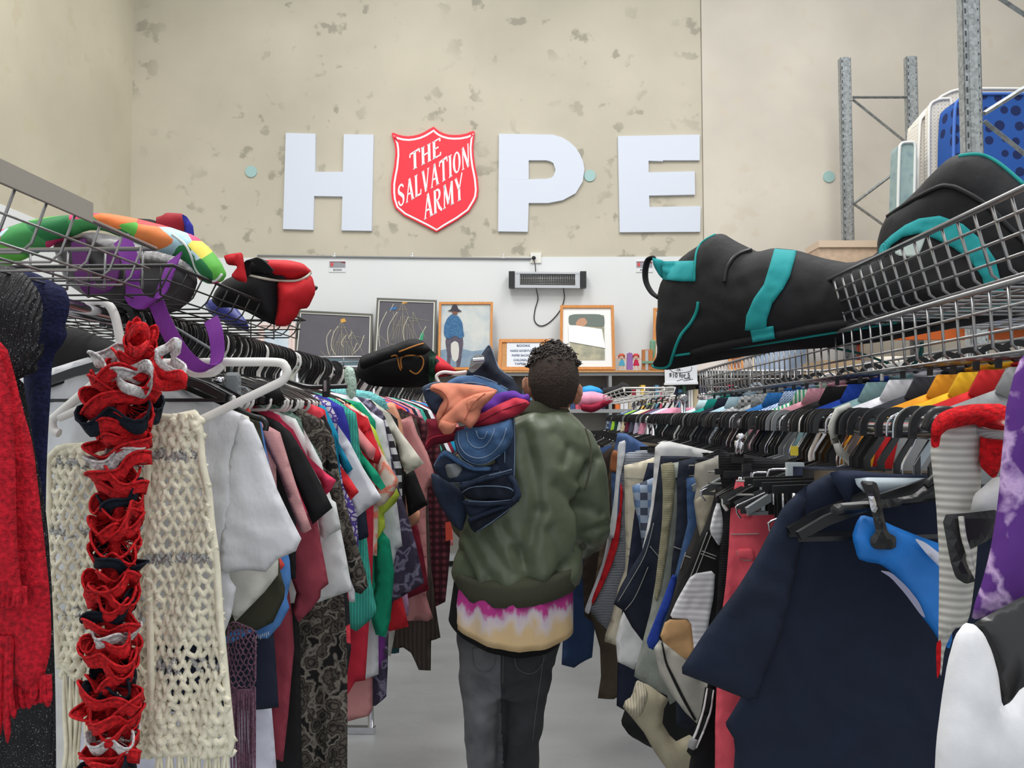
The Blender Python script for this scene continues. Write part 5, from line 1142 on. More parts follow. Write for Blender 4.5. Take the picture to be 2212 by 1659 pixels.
# ruffle scarf
RRED = M('ruffle_red', (228, 34, 42), .8, kind='wool'); RNV = M('ruffle_navy', (22, 34, 48), .8, kind='wool'); RWH = M('ruffle_white', (250, 240, 240), .8, kind='wool')
rs = thing('ruffle_scarf', 'red, navy and white ruffled lace scarf hanging from the white hanger hook', 'scarf', PX(260, 800, YH-.07))
axis = spline([PX(x, y, YH-.085) for x, y in ((305,722),(298,760),(270,800),(268,850),(262,910),(258,980),(262,1040),(258,1100),(248,1160),(250,1220),(244,1280),(238,1340),(246,1400),(242,1460),(238,1520),(244,1580),(240,1640),(240,1700))], 8)
cum = [0]
for a, b in zip(axis, axis[1:]): cum.append(cum[-1]+(b-a).length)
def at_(s):
    for i in range(len(cum)-1):
        if cum[i+1] >= s: return axis[i].lerp(axis[i+1], (s-cum[i])/(cum[i+1]-cum[i]+1e-9))
    return axis[-1]
rf = random.Random(21); NR = 44; seq = 'RRRWRRRRNRRRWRRRNRRRRRNRRRRNRWRRRRNRRRRWRRNRRRRRWRRNR'
for i in range(NR):
    s = cum[-1]*(i+.3)/NR; c = at_(s); big = 1.4 if 3 <= i <= 8 else .62 if i < 3 else 1.0
    R_ = (.036+rf.uniform(0, .012))*big; w = rf.uniform(.024, .034)*(1.1 if 3 <= i <= 8 else 1); ph = rf.uniform(0, 6.28); kk = rf.choice([2, 3, 3, 4]); amp_ = rf.uniform(.006, .013)
    tl = Matrix.Rotation(rf.uniform(-.4, .5), 3, 'Y') @ Matrix.Rotation(rf.uniform(.1, .75), 3, 'X'); n = 40
    outer, inner = [], []
    for k in range(n):
        a = 2*math.pi*k/n; rr_ = R_*(1+.22*math.sin(kk*a+ph)); z = amp_*math.sin((kk+1)*a+ph*2)
        d = Vector((math.cos(a), math.sin(a)*.75, 0)); nv = Vector((0, 0, 1))
        outer.append(c+tl @ (d*rr_+nv*(z+w*.35))); inner.append(c+tl @ (d*rr_*.86+nv*(z-w*.35)))
    m = {'R': RRED, 'N': RNV, 'W': RWH}[seq[i % len(seq)]]
    V = outer+inner+[p+Vector((0, .0018, -.0008)) for p in inner]+[p+Vector((0, .0018, -.0008)) for p in outer]
    Fc = []
    for q in range(4):
        for k in range(n): Fc.append((q*n+k, q*n+(k+1) % n, ((q+1) % 4)*n+(k+1) % n, ((q+1) % 4)*n+k))
    vf = [(V, Fc), tube(outer, .0022, 5, closed=True)]
    for k in range(0, n, 2):
        vf.append(tube([inner[k], inner[k].lerp(c, .5)+Vector((0, 0, rf.uniform(-.004, .004))), c.lerp(inner[k], .12)], .0009, 4))
    obj('ruffle', join(*vf), m, rs, label={'R': None, 'N': 'navy ruffle', 'W': 'white ruffle'}[seq[i % len(seq)]])
obj('core', tube(axis, .009, 8), RRED, rs)
for (pts, m) in (([(335,770),(360,755),(378,742),(390,752),(370,775),(400,800),(392,812),(360,800)], RWH), ([(330,790),(355,815),(390,812),(402,828),(370,835),(340,830)], RRED), ([(285,760),(275,740),(290,712),(315,712),(322,740),(305,758)], RRED), ([(255,812),(290,800),(320,790),(330,820),(315,850),(290,845),(265,835)], RWH)):
    P = spline([PX(x, y, YH-.12+.02*math.sin(i*2)) for i, (x, y) in enumerate(pts)], 5, True)
    obj('ruffle', join(ribbon(P, .016, .002, Vector((.25, -.3, .9)).normalized()), tube([p+Vector((0, 0, .008)) for p in P], .0024, 5)), m, rs)
# lavender net scarf with long fringe
LV = M('net_mauve', (128, 92, 112), .8, kind='wool')
ls = thing('fringed_scarf', 'mauve net scarf with long silky fringe under the white tee', 'scarf', PX(520, 1350, 1.53))
crochet([492,1350,505,1342,552,1362,552,1490,494,1492], 1.53, .009, lambda f: .3, .0013, .002, (LV, LV), ls, 'net', 9)
obj('fringe', join(*[tube(spline([PX(496+i*2.3, 1488, 1.53), PX(497+i*2.2+rf.uniform(-2, 2), 1580, 1.53+rf.uniform(-.006, .006)), PX(500+i*2.1+rf.uniform(-3, 3), 1700, 1.53)], 3), .0016, 4) for i in range(25)]), LV, ls)
garment('trousers', 'black trousers leg beside the mauve fringe', 'trousers', 1.68, NVY, [470,870,545,1000,585,1300,600,1500,602,1528,555,1530,480,1535], hang='black')
garment('slip', 'pale lilac slip hem under the navy hem', 'slip', 1.72, m_('lilac_slip', (206, 206, 222)), [470,870,545,1000,575,1300,586,1530,592,1600,600,1700], hang=None)
garment('trousers', 'black wide trousers between the maroon and lace dresses', 'trousers', 1.90, BK, [520,880,600,1000,640,1200,650,1400,652,1600,655,1710], hang='black')
# red shawl, sparkly scarf, navy knit at far left
RSH = M('shawl_red', (196, 26, 44), .95, kind='wool'); SPK = M('black_lurex', (22, 22, 26), .6, kind='spark', c2=(180, 180, 190)); NKN = M('navy_knit', (30, 34, 70), .95, kind='wool')
s_ = solo('shawl', cloth([-90,690,5,742,28,820,42,870,70,960,88,1080,100,1170,110,1260,114,1340,112,1400,95,1470,60,1500,30,1470,28,1380,-90,1390], 1.02, T=.012, amp=.010, fr=30, g=.010), RSH, 'red wool shawl with fringed ends at the far left edge', 'shawl')
WL[s_.name] = s_.location.copy()
obj('front_layer', cloth([-90,700,2,745,22,830,30,900,36,1000,40,1180,46,1260,60,1290,-90,1290], .99, T=.010, amp=.008, fr=36, g=.010), RSH, s_)
for (x0, x1, y, L_, n, Y) in ((34, 108, 1470, 58, 12, 1.02), (-20, 55, 1280, 34, 12, .99), (-20, 28, 1385, 200, 7, 1.01)):
    obj('fringe', join(*[tube(spline([PX(x0+(x1-x0)*(i+.5)/n/1, y-12, Y), PX(x0+(x1-x0)*(i+.5)/n+rf.uniform(-3, 3), y+L_*.5, Y+rf.uniform(-.004, .004)), PX(x0+(x1-x0)*(i+.5)/n+rf.uniform(-8, 8), y+L_*rf.uniform(.8, 1.1), Y)], 4), [.0036]*8+[.0012], 5) for i in range(n)]), RSH, s_)
s_ = solo('scarf', cloth([-60,560,8,570,45,588,72,622,84,660,88,712,82,748,96,738,92,768,80,785,86,800,70,812,52,822,20,830,-60,830], 1.10, T=.035, amp=.016, fr=44, ang=.8, g=.010, rim=.03), SPK, 'black glittery lurex scarf looped over the rail at far left', 'scarf')
WL[s_.name] = s_.location.copy()
obj('tail', cloth([-60,800,50,815,62,900,78,1000,100,1130,115,1300,124,1500,130,1720,-60,1720], 1.11, T=.012, amp=.012, fr=50, g=.012), SPK, s_)
s_ = solo('knitted_scarf', cloth([40,600,45,582,70,588,100,603,140,622,152,650,150,680,142,704,149,722,138,745,120,762,112,790,112,860,108,960,104,1060,100,1180,84,1240,60,1100,48,850,40,700], 1.18, T=.022, amp=.010, fr=40, g=.010, rim=.025), NKN, 'navy fuzzy knitted scarf hanging beside the glittery black one', 'scarf')
dk_ = [('dark_bag', 'black bags stacked low behind the white hanger hook', 'bag', [100,760,150,700,300,760,480,830,600,830,620,870,500,880,300,880,100,880], 1.75, BK)]
for nm, lab, cat, px, Y, m in dk_:
    solo(nm, cloth(px, Y, T=.05, amp=.02, fr=14, g=.02), m, lab, cat)
solo('boot_sole', tube(spline([PX(112, 812, 1.64), PX(140, 804, 1.63), PX(165, 790, 1.64), PX(173, 784, 1.66)]), [.008]*15+[.006, .004, .002, .001], 8), M('sole_brown', (150, 76, 66), .8), 'curved reddish strap end lying in the dark behind the navy scarf', 'strap')
# ---------------------------------------------------------------- wire baskets and bags above
def basket(label, Xa, zt_, zb_, Xb, y0, y1, step=.05, r=.0024, slope=.0, mat=WIRE, inner=0., rim=True, hz=1, cross=.05, endz=None, name='wire_basket', zf=None):
    """long wire tray; aisle side Xa; side slants from the rim to the floor by slope"""
    zf = zb_ if zf is None else zf
    t = thing(name, label, 'basket', ((Xa+Xb)/2, (y0+y1)/2, zf)); s = 1 if Xb > Xa else -1
    if rim: obj('rim', join(tube([(Xa, y0, zt_), (Xa, y1, zt_), (Xb, y1, zt_), (Xb, y0, zt_)], r*2.0, 8, closed=True)), mat, t)
    v = []; y = y0
    while y <= y1+1e-6:
        v.append(tube([(Xa, y, zt_), (Xa+s*slope*.9, y, zb_+.012), (Xa+s*(slope+.012), y, zb_), (Xb-s*(slope+.012), y, zf), (Xb-s*slope*.9, y, zf+.012), (Xb, y, zt_)], r, 6)); y += step
    h = []
    for i in range(1, hz+1):
        f_ = i/(hz+1); z = zt_+(zb_-zt_)*f_; h.append(tube([(Xa+s*slope*f_, y0, z), (Xa+s*slope*f_, y1, z), (Xb-s*slope*f_, y1, z), (Xb-s*slope*f_, y0, z)], r, 6, closed=True))
    x = slope
    W_ = abs(Xb-Xa)
    while x < W_-slope: h.append(tube([(Xa+s*x, y0, zb_+(zf-zb_)*x/W_), (Xa+s*x, y1, zb_+(zf-zb_)*x/W_)], r, 6)); x += cross
    e = []
    x = slope
    while x < W_-slope*.5:
        for yy in (y0, y1): e.append(tube([(Xa+s*x, yy, zt_), (Xa+s*x, yy, zb_+(zf-zb_)*x/W_)], r, 6))
        x += cross
    obj('side_wires', join(*v), mat, t, kind='stuff'); obj('long_wires', join(*h), mat, t, kind='stuff'); obj('end_wires', join(*e), mat, t, kind='stuff')
    return t
bl = basket('chrome wire basket at the upper left with a grey ticket strip, above the scarves', -.60, 1.715, 1.652, -1.15, .78, 1.24, step=.06, r=.0018, slope=.02, cross=.06, hz=1)
hard('ticket_strip', obox(Vector((-.60, .5, 1.712)), KY*.555, KN*.004, ZZ*.026), M('strip_grey', (160, 154, 146), .6), bl)
basket('dark wire basket on the left rack under the purple strap', -.60, 1.70, 1.652, -1.15, 1.30, 2.05, step=.06, r=.0016, slope=.02, mat=DWIRE, cross=.06)
basket('dark wire basket on the far left rack holding the black backpack', -.50, 1.685, 1.645, -1.05, 3.12, 3.7, step=.055, r=.0024, slope=.02, mat=WIRE, cross=.08)
BAGP = M('bag_patchwork', (120, 180, 90), .6, kind='patch', s=17, c2=[(98, 182, 74), (170, 204, 214), (44, 122, 70), (226, 120, 60), (206, 60, 110), (232, 214, 90), (70, 150, 84), (216, 52, 58), (186, 212, 220), (226, 130, 70)])
BGD = M('bag_dark', (50, 46, 48), .35, spec=.5, kind='wrinkle'); PST = M('strap_purple', (124, 50, 150), .7, kind='ribx', s=150)
pb = solo('tote_bag', cloth([-30,508,30,486,60,476,110,466,160,462,225,461,300,474,360,488,420,508,452,535,476,566,488,592,479,608,452,614,428,604,412,574,385,556,330,540,280,520,230,500,190,498,130,520,60,556,0,582,-30,586], 1.46, T=.055, amp=.01, fr=18, g=.012, rim=.05), BAGP, 'puffy tote bag in bright green, blue and orange patchwork on the left basket', 'bag')
WL[pb.name] = pb.location.copy()
obj('underside', cloth([120,525,190,500,240,505,300,525,385,556,414,576,428,606,410,640,372,676,320,672,262,680,200,650,140,610], 1.50, T=.05, amp=.016, fr=26, ang=.7, g=.013, rim=.04), BGD, pb, label='dark glossy underside')
obj('piping', hline([372,506,400,528,414,556,424,584,444,604,465,607,480,592], bvh_of(pb), .0024), M('piping_pale', (206, 210, 190), .7), pb)
def strap(pts, w, mat, parent, label=None, name='strap', t=.003, wd=None):
    P = spline([PX(*p) for p in pts], 6); return obj(name, ribbon(P, w, t, wd or Vector((1, -.15, .25)).normalized()), mat, parent, label=label, auto=40)
strap([(262,516,1.36),(276,545,1.34),(288,590,1.33),(284,622,1.33),(296,648,1.33),(322,656,1.33),(345,640,1.34),(362,595,1.35),(378,556,1.37)], .030, PST, pb, 'purple webbing handle', wd=Vector((.75, .1, .62)).normalized())
strap([(338,655,1.35),(352,690,1.35),(372,730,1.35),(398,768,1.35),(432,794,1.35),(462,790,1.36),(470,762,1.37),(466,720,1.38),(456,690,1.40)], .026, PST, pb, 'long purple webbing loop', wd=Vector((.85, .1, .5)).normalized())
strap([(170,520,1.44),(178,590,1.42),(200,628,1.42),(225,630,1.42),(240,600,1.42),(245,540,1.44)], .03, M('strap_plum', (84, 34, 92), .8), pb, 'plum webbing seen through the basket')
solo('cap', cloth([335,470,352,466,360,460,398,462,402,480,398,590,340,590], 1.75, T=.03, amp=.004, g=.01), M('cap_red', (150, 28, 42), .8, kind='cloth'), 'dark red and blue cloth bundle peeping over the patchwork bag', 'cap')
solo('pouch', cloth([392,462,404,468,420,492,420,590,402,590,398,486], 1.74, T=.01, amp=.002, g=.008), RBL, 'blue piped flap beside the dark red bundle', 'pouch')
solo('pouch', cloth([292,472,330,474,350,485,338,590,295,590], 1.74, T=.02, amp=.002, g=.008), BK, 'small black flap behind the patchwork bag', 'pouch')
RB = M('bag_red', (196, 26, 36), .7, kind='cloth'); BB = M('bag_black', (20, 20, 23), .75, kind='cloth')
rbag = solo('holdall', cloth([455,650,462,630,480,606,520,588,560,572,604,578,612,606,610,660,604,704,585,700,560,688,530,672,500,664,470,664], 1.76, T=.06, amp=.006, fr=14, g=.013, rim=.05), BB, 'red and black holdall with grey piping overhanging the left basket', 'bag')
WL[rbag.name] = rbag.location.copy()
obj('end_panel', cloth([598,606,640,606,668,592,676,600,683,630,666,666,648,668,642,684,620,705,592,704,600,660], 1.745, T=.05, amp=.004, fr=14, g=.012, rim=.045), RB, rbag, label='red end panel')
obj('top_panel', cloth([545,566,580,561,625,562,655,569,674,586,668,594,640,606,600,604,570,596,550,586], 1.75, T=.048, amp=.003, g=.012, rim=.03), RB, rbag, label='red top panel')
obj('top_flap', cloth([520,590,530,566,556,556,585,566,600,588,622,604,570,598], 1.735, T=.036, amp=.003, g=.012, rim=.03), BB, rbag)
hb_ = bvh_of(rbag, *rbag.children)
obj('piping', hline([530,592,560,600,600,606,640,607,662,598,672,588], hb_, .003), M('piping_grey', (196, 190, 176), .6), rbag)
strap([(530,598,1.69),(532,572,1.68),(545,560,1.67),(562,568,1.67),(582,588,1.68)], .022, BB, rbag, name='handle')
obj('red_ribbon', cloth([482,552,500,548,524,545,528,570,536,612,512,606,498,596,515,575,490,572], 1.67, T=.006, amp=.004, g=.009), RB, rbag, label='folded red ribbon')
obj('zip_pull', tube([PX(678, 620, 1.75), PX(684, 624, 1.75)], .005, 6), BPL, rbag)
solo('shoe', cloth([440,655,470,640,500,650,530,690,540,710,520,715,490,700,455,680], 1.99, T=.03, amp=.004, g=.012), M('shoe_blue', (36, 46, 130), .4, spec=.6), 'shiny royal blue item lying in the basket under the holdall', 'shoe')
bp = solo('backpack', cloth([768,812,772,790,778,770,800,762,850,745,888,731,912,735,930,752,938,775,934,812,926,836,870,838,800,834], 2.95, T=.12, amp=.006, fr=12, g=.02, rim=.09), BB, 'black backpack with orange piping lying on the left hangers', 'backpack')
WL[bp.name] = bp.location.copy()
obj('top_flap', cloth([776,776,800,764,850,748,888,732,912,736,932,754,916,768,880,768,840,776,800,792,780,800], 2.84, T=.03, amp=.006, fr=30, g=.016, rim=.02, wr=.003), BB, bp)
OP = M('piping_orange', (190, 124, 60), .6)
bpv = bvh_of(bp, *bp.children)
obj('piping', join(*[hline([c_ for xy in q for c_ in xy], bpv, .003) for q in (((845,770),(857,768),(862,790),(866,800)), ((868,796),(866,775),(880,768),(910,770),(914,790),(900,808),(885,800)), ((862,760),(900,746),(915,742)))]), OP, bp, label='orange piping')
obj('side_panel', cloth([928,752,942,765,948,790,940,818,928,836,926,800], 2.9, T=.06, amp=.002, g=.02), M('bag_green', (24, 60, 44), .8, kind='cloth'), bp, label='dark green side')
obj('red_pocket', cloth([940,766,958,776,984,798,990,806,975,812,945,815,934,800], 2.9, T=.05, amp=.003, g=.018), M('bag_red_spot', (196, 30, 46), .7, kind='dots', s=26, c2=(24, 24, 28)), bp, label='red and black spotted pocket')
solo('lace_collar', cloth([742,800,752,790,765,796,772,830,768,862,756,868,748,850], 2.55, T=.02, amp=.004, g=.01), M('lace_mint', (190, 212, 200), .8, kind='wool'), 'pale mint ruffle draped over the left hangers', 'ruffle')
# ================================================================ RIGHT RACKS
XF, ZF = .55, 1.432
XB, ZB = .80, 1.544
rack('chrome clothes rack with trousers along the right of the aisle, nearer section', XF, ZF, .75, 3.95, (3.9,), r=.0155, cross=.26, sgn=1)
rack('chrome clothes rack with trousers along the right of the aisle, farther section', XF, ZF, 4.05, 6.6, (4.1, 6.5), r=.0155, cross=.26, sgn=1)
rack('chrome clothes rack carrying shirts behind the trousers rack', XB, ZB, .9, 4.05, (4.0,), cross=.2, sgn=1)
rack('chrome shirt rack in the far distance on the right', .74, ZB, 4.15, 6.5, (4.2, 6.4), cross=.2, base=False)
def cliphanger():
    t = thing('clip_hanger', 'x', 'hanger', (0, 0, 0)); O = Vector((0, 0, 0))
    obj('hook', prism(path2d(hook_pts(.027, drop=.085), .0105), O-KY*.0025, KN, ZZ, KY, .005), BPL, t, auto=30)
    hard('bar', prism(path2d([(-.19, -.095), (-.03, -.09), (0, -.082), (.03, -.09), (.19, -.095)], [.012, .014, .02, .014, .012]), O-KY*.003, KN, ZZ, KY, .006), BPL, t)
    for s in (-1, 1):
        c = hard('clip', join(box((s*.14, -.008, -.125), (.026, .004, .055)), box((s*.14, .008, -.125), (.026, .004, .055))), BPL, t)
        WL[c.name] = WL[t.name]; obj('spring', join(tube([(s*.14-.01, 0, -.115), (s*.14+.01, 0, -.115)], .008, 8), box((s*.14, -.011, -.12), (.012, .003, .03))), CHROME, c)
    return t
HP['clip'] = cliphanger()
def wireclip():
    t = thing('clip_hanger', 'x', 'hanger', (0, 0, 0))
    obj('hook', tube(spline([Vector((a, 0, b)) for a, b in hook_pts(.026, drop=.1)[::2]+[(0, -.1)]], 4), .0019, 8), CHROME, t)
    obj('bar', join(tube([(-.19, 0, -.1), (.19, 0, -.1), (.19, 0, -.125), (-.19, 0, -.125)], .0019, 6, closed=True)), CHROME, t)
    for s in (-1, 1): hard('clip', box((s*.13, 0, -.125), (.032, .012, .06)), CPL, t)
    return t
HP['wireclip'] = wireclip()
TX = {'chrome': 'chrome wire', 'clip': 'black clip', 'wireclip': 'chrome wire clip'}
def pants(name, label, cat, Y, mat, edge, extra=(), hang='clip', T=.007, amp=.010, fr=46, seams=(), right=.17, close=True, **k):
    def pix(X, z):
        v = Vector((X, Y, z))-C0; d = v.dot(_f); return CXP+F*v.dot(_r)/d, CYP-F*v.dot(_u)/d
    e = list(edge)
    if Y > 2.2: right = min(right, .02)
    if close:
        zh = PX(edge[-2], edge[-1], Y).z; zw = PX(edge[0], edge[1], Y).z; zw = min(zw, ZF-.10)
        e += list(pix(XF+right, zh)); e += list(pix(XF+right, (zh+zw)/2)); e += list(pix(XF+right, zw))
    o = solo(name, cloth(e, Y, T=T, amp=amp, fr=fr, rim=.007, wr=.003, sm=0, **k), mat, label, cat, 'garments on the right rack')
    WL[o.name] = o.location.copy()
    GREC.append((1, Y, label)); bv = bvh_of(o)
    for i, q in enumerate(extra):
        nm, m2, dy, px, lb = q; v_ = drape(px, bv, t=.004)
        if v_: obj(nm, v_, m2, o, label=lb)
    for px in seams:
        v_ = hline(px, bv, .0011)
        if v_: obj('seam', v_, M('stitch_pale', (150, 150, 146), .8), o, label='pale stitching')
    if hang:
        h = place_hanger(hang, XF, Y+.004, ZF, '%s hanger gripping the %s' % (TX.get(hang, hang), cutl(label.split(',')[0], 10)), 'clip hangers on the right rail')
    return o
CORL = M('twill_coral', (216, 84, 98), .9, kind='cloth'); KB = M('knit_black', (26, 25, 28), .95, kind='rib', s=60); BGE = m_('beige_cotton', (166, 158, 140)); BGL = m_('stone_cotton', (150, 146, 136)); CRT = m_('cream_twill', (206, 198, 176))
TAN = m_('tan_cotton', (186, 148, 104)); PRW = m_('quilt_white', (222, 222, 226), 'stripez', s=26, c2=(196, 196, 200)); GRD = m_('grey_denim', (118, 122, 116), 'denim', c2=(144, 148, 140)); RIBT = m_('rib_tan', (150, 144, 118), 'rib', s=70)
LGR = m_('light_grey_sport', (182, 178, 168)); STR = m_('ticking_stripe', (40, 44, 62), 'stripez', s=60, c2=(176, 180, 186)); PLB = m_('plaid_blue', (104, 130, 166), 'check', s=7, c2=(70, 76, 92), c3=(150, 164, 184)); BRN = m_('brown_cotton', (78, 68, 56))
pants('trousers', 'dark indigo jeans with tan leather patch, tucked behind the navy tee', 'jeans', 1.50, DEI, [1650,1060,1700,1052,1690,1200,1680,1659,1640,1700], [('leather_patch', TAN, .014, [1645,1095,1669,1095,1662,1120,1647,1150], 'tan leather patch'), ('leather_patch', TAN, .014, [1645,1095,1670,1095,1668,1105,1646,1160], 'tan patch')], hang='wireclip', close=True)
pants('trousers', 'coral pink jeans with a belt loop, right of the black knit', 'jeans', 1.60, CORL, [1640,1050,1593,1036,1588,1060,1580,1110,1576,1180,1568,1260,1560,1320,1548,1480,1543,1560,1543,1700], [('belt_loop', CORL, .022, [1600,1042,1622,1048,1624,1118,1602,1116], None), ('pocket', CORL, .016, [1592,1186,1625,1184,1632,1210,1596,1208], None)], seams=([1583,1094,1610,1096,1642,1094], [1579,1154,1610,1154,1640,1153], [1592,1190,1600,1208,1625,1210]), hang='clip', fr=60, amp=.012)
pants('knit_trousers', 'black ribbed knit trousers beside the coral jeans', 'trousers', 1.68, KB, [1575,978,1552,966,1553,1010,1562,1060,1566,1120,1555,1200,1548,1300,1535,1420,1525,1500,1508,1570,1490,1640,1480,1700], hang='clip')
pants('shorts', 'patched board shorts in black, quilted white and tan', 'shorts', 1.75, BK, [1590,1050,1548,1052,1540,1085,1530,1120,1500,1180,1470,1255,1452,1310,1438,1345,1423,1378,1440,1392,1475,1420,1500,1430,1520,1410,1600,1400], [('patch', PRW, .014, [1494,1240,1545,1232,1542,1290,1530,1350,1528,1392,1512,1425,1494,1426,1498,1400,1492,1338,1445,1335,1462,1296], 'white quilted patch'), ('patch', TAN, .018, [1438,1338,1492,1338,1500,1400,1496,1424,1476,1422,1424,1380], 'tan patch'), ('patch', PRW, .014, [1552,1075,1562,1120,1560,1160,1554,1182,1532,1148,1540,1110], 'white quilted patch')], close=True, hang='wireclip', seams=([1536,1155,1515,1210,1495,1262], [1528,1150,1505,1212,1490,1250], [1516,1190,1548,1202], [1514,1196,1546,1208]))
pants('sport_trousers', 'light grey sport trousers with thin black piping, slanting under the shorts', 'trousers', 1.79, LGR, [1425,1382,1450,1402,1480,1424,1522,1472,1560,1480,1560,1560,1505,1562,1480,1538,1450,1500,1425,1458,1412,1398], [('piping', BK, .016, [1428,1385,1432,1388,1440,1430,1460,1470,1480,1510,1504,1555,1500,1558,1474,1512,1454,1472,1436,1432], 'thin black piping')], close=False, hang=None)
pants('shorts_hem', 'black hem band with white stitching slanting beside the coral jeans', 'shorts', 1.66, BK, [1523,1484,1546,1490,1540,1530,1534,1560,1514,1596,1497,1640,1484,1625,1500,1580,1514,1540], [('seam', M('stitch_white', (214, 214, 214), .8), .008, [1526,1486,1530,1487,1522,1535,1508,1580,1494,1610,1490,1606,1504,1575,1518,1532], 'white stitching'), ('seam', M('stitch_white', (214, 214, 214), .8), .008, [1540,1490,1543,1491,1538,1535,1524,1575,1505,1618,1502,1614,1520,1573,1534,1533], 'white stitching'), ('lining', m_('lining_grey', (142, 142, 142)), .004, [1490,1592,1512,1600,1500,1622,1484,1614], 'grey lining')], close=False, hang=None)
pants('shorts', 'stone grey cotton shorts folded over, left of the patched shorts', 'shorts', 1.84, BGL, [1552,984,1502,1002,1500,1030,1506,1050,1500,1084,1506,1130,1515,1172,1530,1150,1560,1080], [('waistband', BGE, .012, [1500,1082,1512,1072,1550,1058,1552,1080,1534,1110,1516,1160,1508,1120], 'beige fold')], hang='clip')
pants('trousers', 'charcoal brown trousers with double stitching, left of the patched shorts', 'trousers', 1.90, m_('charcoal_twill', (48, 45, 44)), [1530,1040,1512,1090,1505,1130,1492,1170,1475,1210,1462,1260,1445,1320,1425,1382,1440,1390,1480,1330], seams=([1500,1140,1484,1185,1470,1230], [1478,1200,1500,1208]), hang='clip')
pants('jeans', 'mid blue jeans whose edge curls down to a bright blue hem', 'jeans', 1.97, m_('denim_blue2', (44, 66, 98), 'denim', c2=(66, 92, 128)), [1505,1030,1481,1032,1482,1080,1484,1130,1470,1190,1462,1230,1445,1290,1420,1360,1400,1396,1410,1404,1440,1380,1500,1300], [('hem', m_('hem_blue', (36, 62, 150)), .012, [1452,1240,1462,1245,1450,1300,1428,1350,1420,1398,1402,1402,1396,1385,1410,1350,1430,1300], 'bright blue hem')], hang='wireclip')
pants('jeans', 'dark navy jeans between the grey shorts and the ribbed tan trousers', 'jeans', 2.03, DEI, [1500,988,1466,996,1462,1040,1462,1100,1458,1160,1452,1200,1446,1260,1500,1270,1500,1580,1460,1566,1458,1500], hang='clip', seams=([1452,1180,1480,1190],))
pants('trousers', 'tan trousers with gathered ribbed edge, grey denim legs below', 'trousers', 2.11, GRD, [1480,996,1427,1003,1432,1050,1431,1120,1426,1180,1418,1240,1405,1320,1385,1400,1372,1446,1370,1462,1400,1482,1440,1500,1446,1520,1470,1510], [('ribbed_edge', RIBT, .012, [1427,1002,1456,998,1458,1030,1454,1100,1446,1150,1440,1200,1430,1260,1420,1300,1412,1290,1420,1220,1430,1130,1432,1060], 'gathered tan edge')], hang='clip')
pants('trousers', 'beige trousers with elastic cuff kicking out into the aisle at the bottom', 'trousers', 1.93, m_('khaki_leg', (160, 152, 130)), [1375,1468,1400,1478,1430,1500,1445,1510,1434,1530,1430,1560,1445,1585,1460,1600,1490,1590,1530,1612,1570,1659,1600,1720,1500,1720,1440,1659,1412,1620,1390,1580,1362,1545,1345,1526,1350,1512,1362,1505], [('cuff', m_('khaki_rib', (170, 162, 142), 'ribx', s=50), .010, [1375,1468,1392,1476,1400,1500,1385,1545,1372,1552,1346,1527,1352,1512,1364,1505], 'elastic cuff')], close=False, hang=None, T=.025, amp=.012, fr=30)
pants('jeans', 'very dark indigo jeans flaring left with pale stitching', 'jeans', 2.25, DEI, [1470,985,1428,985,1420,1040,1412,1100,1404,1140,1388,1185,1360,1230,1340,1268,1325,1304,1345,1318,1365,1355,1390,1388,1402,1370,1440,1340], hang='wireclip', seams=([1412,1130,1395,1195,1365,1250,1335,1300], [1404,1180,1425,1205], [1400,1225,1372,1290,1350,1318]))
pants('trousers', 'white trousers with narrow edge strip, doubled hem lower down', 'trousers', 2.33, m_('white_twill', (222, 222, 222)), [1445,953,1428,955,1416,966,1412,1030,1406,1090,1398,1130,1388,1180,1378,1240,1355,1300,1340,1340,1330,1380,1334,1430,1368,1446,1400,1420], hang='clip')
pants('shirt', 'pale blue plaid shorts between cream and indigo trousers', 'shorts', 2.45, PLB, [1440,1030,1412,1032,1365,1050,1370,1090,1380,1130,1388,1186,1400,1170,1430,1120], hang='wireclip')
pants('trousers', 'cream trousers with wide waistband, left of the plaid shorts', 'trousers', 2.56, CRT, [1420,985,1380,998,1348,1005,1350,1060,1350,1120,1352,1180,1350,1230,1335,1270,1320,1340,1308,1372,1306,1388,1330,1395,1360,1390,1400,1360], hang='clip', seams=([1350,1032,1390,1034], [1351,1184,1385,1188], [1351,1200,1375,1203]))
pants('trousers', 'striped trousers with white and red side bands beside the person', 'trousers', 2.72, STR, [1385,972,1345,980,1340,1050,1338,1140,1322,1220,1300,1270,1270,1314,1290,1340,1312,1360,1325,1340,1345,1260,1390,1200], [('side_band', m_('band_white', (214, 216, 222)), .012, [1352,950,1335,956,1332,1010,1326,1080,1315,1150,1303,1210,1285,1260,1272,1292,1262,1320,1272,1328,1280,1300,1300,1250,1320,1190,1332,1130,1338,1040,1350,985], 'white side band'), ('side_band', m_('band_red', (196, 34, 44)), .016, [1340,1040,1346,1060,1340,1140,1336,1175,1322,1220,1305,1260,1284,1300,1276,1310,1280,1290,1300,1240,1318,1180,1328,1140,1338,1100], 'red side band')], hang='clip')
pants('jeans', 'faded blue jeans with brown leather patch by the jacket sleeve', 'jeans', 2.92, m_('denim_faded', (52, 72, 108), 'denim', c2=(76, 96, 132)), [1352,936,1334,935,1325,975,1320,1030,1322,1100,1318,1180,1330,1300], right=-.14, extra=[('leather_patch', M('leather_brown', (146, 88, 56), .7), .012, [1324,972,1338,974,1336,1022,1317,1018,1319,990], 'brown leather patch')], hang='clip')
pants('trousers', 'olive brown trousers legs hanging to the floor level far right of the person', 'trousers', 2.97, BRN, [1350,950,1322,960,1300,1150,1276,1330,1296,1400,1298,1460,1291,1508,1326,1510,1350,1500], hang='clip')
